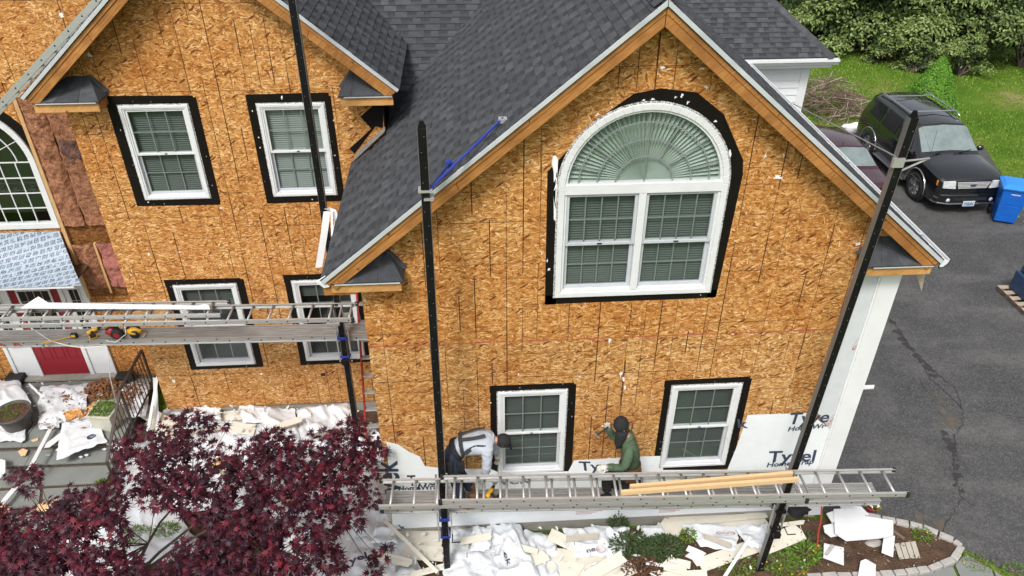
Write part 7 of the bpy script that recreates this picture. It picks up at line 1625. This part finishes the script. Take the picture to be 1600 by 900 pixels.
sw = empty('circular_saw', tool_pt(212, 520), 'yellow cordless saw at the right end of the tools on the upper plank', 'saw', 'yellow cordless tools'); c = tool_pt(212, 524); m = MB(); m.blob(c + V((0, 0, .09)), .13, .07, .075, 14, 10, 2, .25); m.build('saw_body', 'yellow_tool', sw, smooth=True)
MB().tube([c + V((-.12, 0, .10)), c + V((-.06, .01, .19)), c + V((.06, .01, .19)), c + V((.11, 0, .10))], .022, 8).build('handle', 'black_rubber', sw, smooth=True); MB().lathe(c + V((.02, -.06, .06)), [(0, .012), (.075, .01), (.075, 0)], 20, (0, -1, 0)).build('blade_guard', 'black_rubber', sw, smooth=True); MB().box(c.x - .14, c.x + .16, c.y - .07, c.y + .06, c.z, c.z + .01).build('shoe', 'aluminium', sw)
rs = empty('corded_saw', tool_pt(184, 525), 'red corded circular saw with white cord on the upper plank', 'saw'); c = tool_pt(182, 527); MB().blob(c + V((-.06, .02, .10)), .10, .07, .08, 12, 8, 4, .4).build('motor', 'red_plastic', rs, smooth=True); MB().lathe(c + V((.05, -.06, .09)), [(0, .02), (.05, .02), (.09, .012), (.10, -.01), (.10, -.06), (.02, -.07)], 22, (0, -1, 0)).build('blade_guard', 'black_rubber', rs, smooth=True); MB().lathe(c + V((.05, -.082, .09)), [(0, .004), (.045, .003), (.05, 0)], 16, (0, -1, 0)).build('guard_badge', 'red_plastic', rs)
MB().box(c.x - .12, c.x + .17, c.y - .06, c.y + .07, c.z, c.z + .01).build('shoe', 'aluminium_dull', rs); MB().tube([c + V((-.12, .0, .16)), c + V((-.02, 0, .22)), c + V((.08, .01, .18))], .02, 8).build('handle', 'black_rubber', rs, smooth=True)
a = [c + V((.10, .05, .10)), c + V((.18, .02, .22)), c + V((.20, -.06, .10)), c + V((.05, -.16, .02)), c + V((-.12, -.12, .03)), tool_pt(165, 540), tool_pt(140, 544, -.02), tool_pt(110, 541, -.02), tool_pt(80, 533), tool_pt(60, 520), tool_pt(40, 506, .3)]
MB().tube(a, .008, 6).build('power_cord', 'cord_white', rs, smooth=True)
b = a[5]; MB().tube([b, b + V((.01, -.02, -.15)), PY(172, 590, 2.0), PY(182, 630, 2.05)], .007, 6).build('power_cord', 'cord_white', rs, smooth=True)
c = PZ(1334, 200, .1); tag(MB().blob(c, .40, .22, .16, 14, 8, 8, .7).build('bundle', 'paper_bits', smooth=True, org=c), 'white bundle lying between the SUV and the brush heap', 'bundle')
# litter too small to pick apart: torn paper, vinyl chips
def litter(name, zone, n, z, mats, lab, seed, r0=.02, r1=.07):
    rn = random.Random(seed); m = MB()
    for i in range(n):
        u, v = rn.random(), rn.random(); q = [PZ(a, b, z) for a, b in zone]; p = q[0].lerp(q[1], u).lerp(q[3].lerp(q[2], u), v) + V((0, 0, rn.uniform(0, .10))); r = rn.uniform(r0, r1); a0 = rn.uniform(0, 6.28); k = rn.randrange(4, 7); asp = rn.uniform(.12, .5); t = V((rn.gauss(0, .35), rn.gauss(0, .35), 1)).normalized(); e1 = t.cross(V((math.cos(a0), math.sin(a0), 0))).normalized(); e2 = t.cross(e1); m.cur = rn.randrange(len(mats))
        m.prism([p + e1 * r * rn.uniform(.6, 1.3) * math.cos(6.28 * j / k) + e2 * r * asp * rn.uniform(.6, 1.3) * math.sin(6.28 * j / k) for j in range(k)], t * .004)
    o = m.build(name, mats, recalc=False); tag(o, lab, 'litter', None, 'stuff')
litter('litter', [(600, 835), (1060, 820), (1060, 900), (600, 905)], 130, .24, ['foam', 'cream_vinyl', 'wrap', 'cream_vinyl'], 'small torn scraps strewn before the gable wall', 1)
litter('litter', [(260, 640), (560, 636), (560, 690), (260, 700)], 90, .24, ['foam', 'wrap', 'cream_vinyl'], 'small torn scraps strewn along the wing foundation', 2)
litter('litter', [(40, 600), (240, 596), (210, 665), (40, 675)], 260, .42, ['foam', 'wrap', 'grey_board', 'fibre_debris', 'fibre_debris', 'ink_grey'], 'small torn scraps strewn over the landing', 3, .015, .055)
litter('litter', [(1080, 815), (1260, 808), (1280, 880), (1080, 900)], 60, .10, ['foam', 'cream_vinyl', 'twig', 'tan_vinyl'], 'small torn scraps strewn among the weeds', 4, .012, .04)
litter('pebbles', [(1200, 850), (1470, 835), (1460, 890), (1200, 900)], 260, .03, ['soil', 'twig', 'cobble', 'bark'], 'small clods and chips on the bare soil', 5, .008, .028)
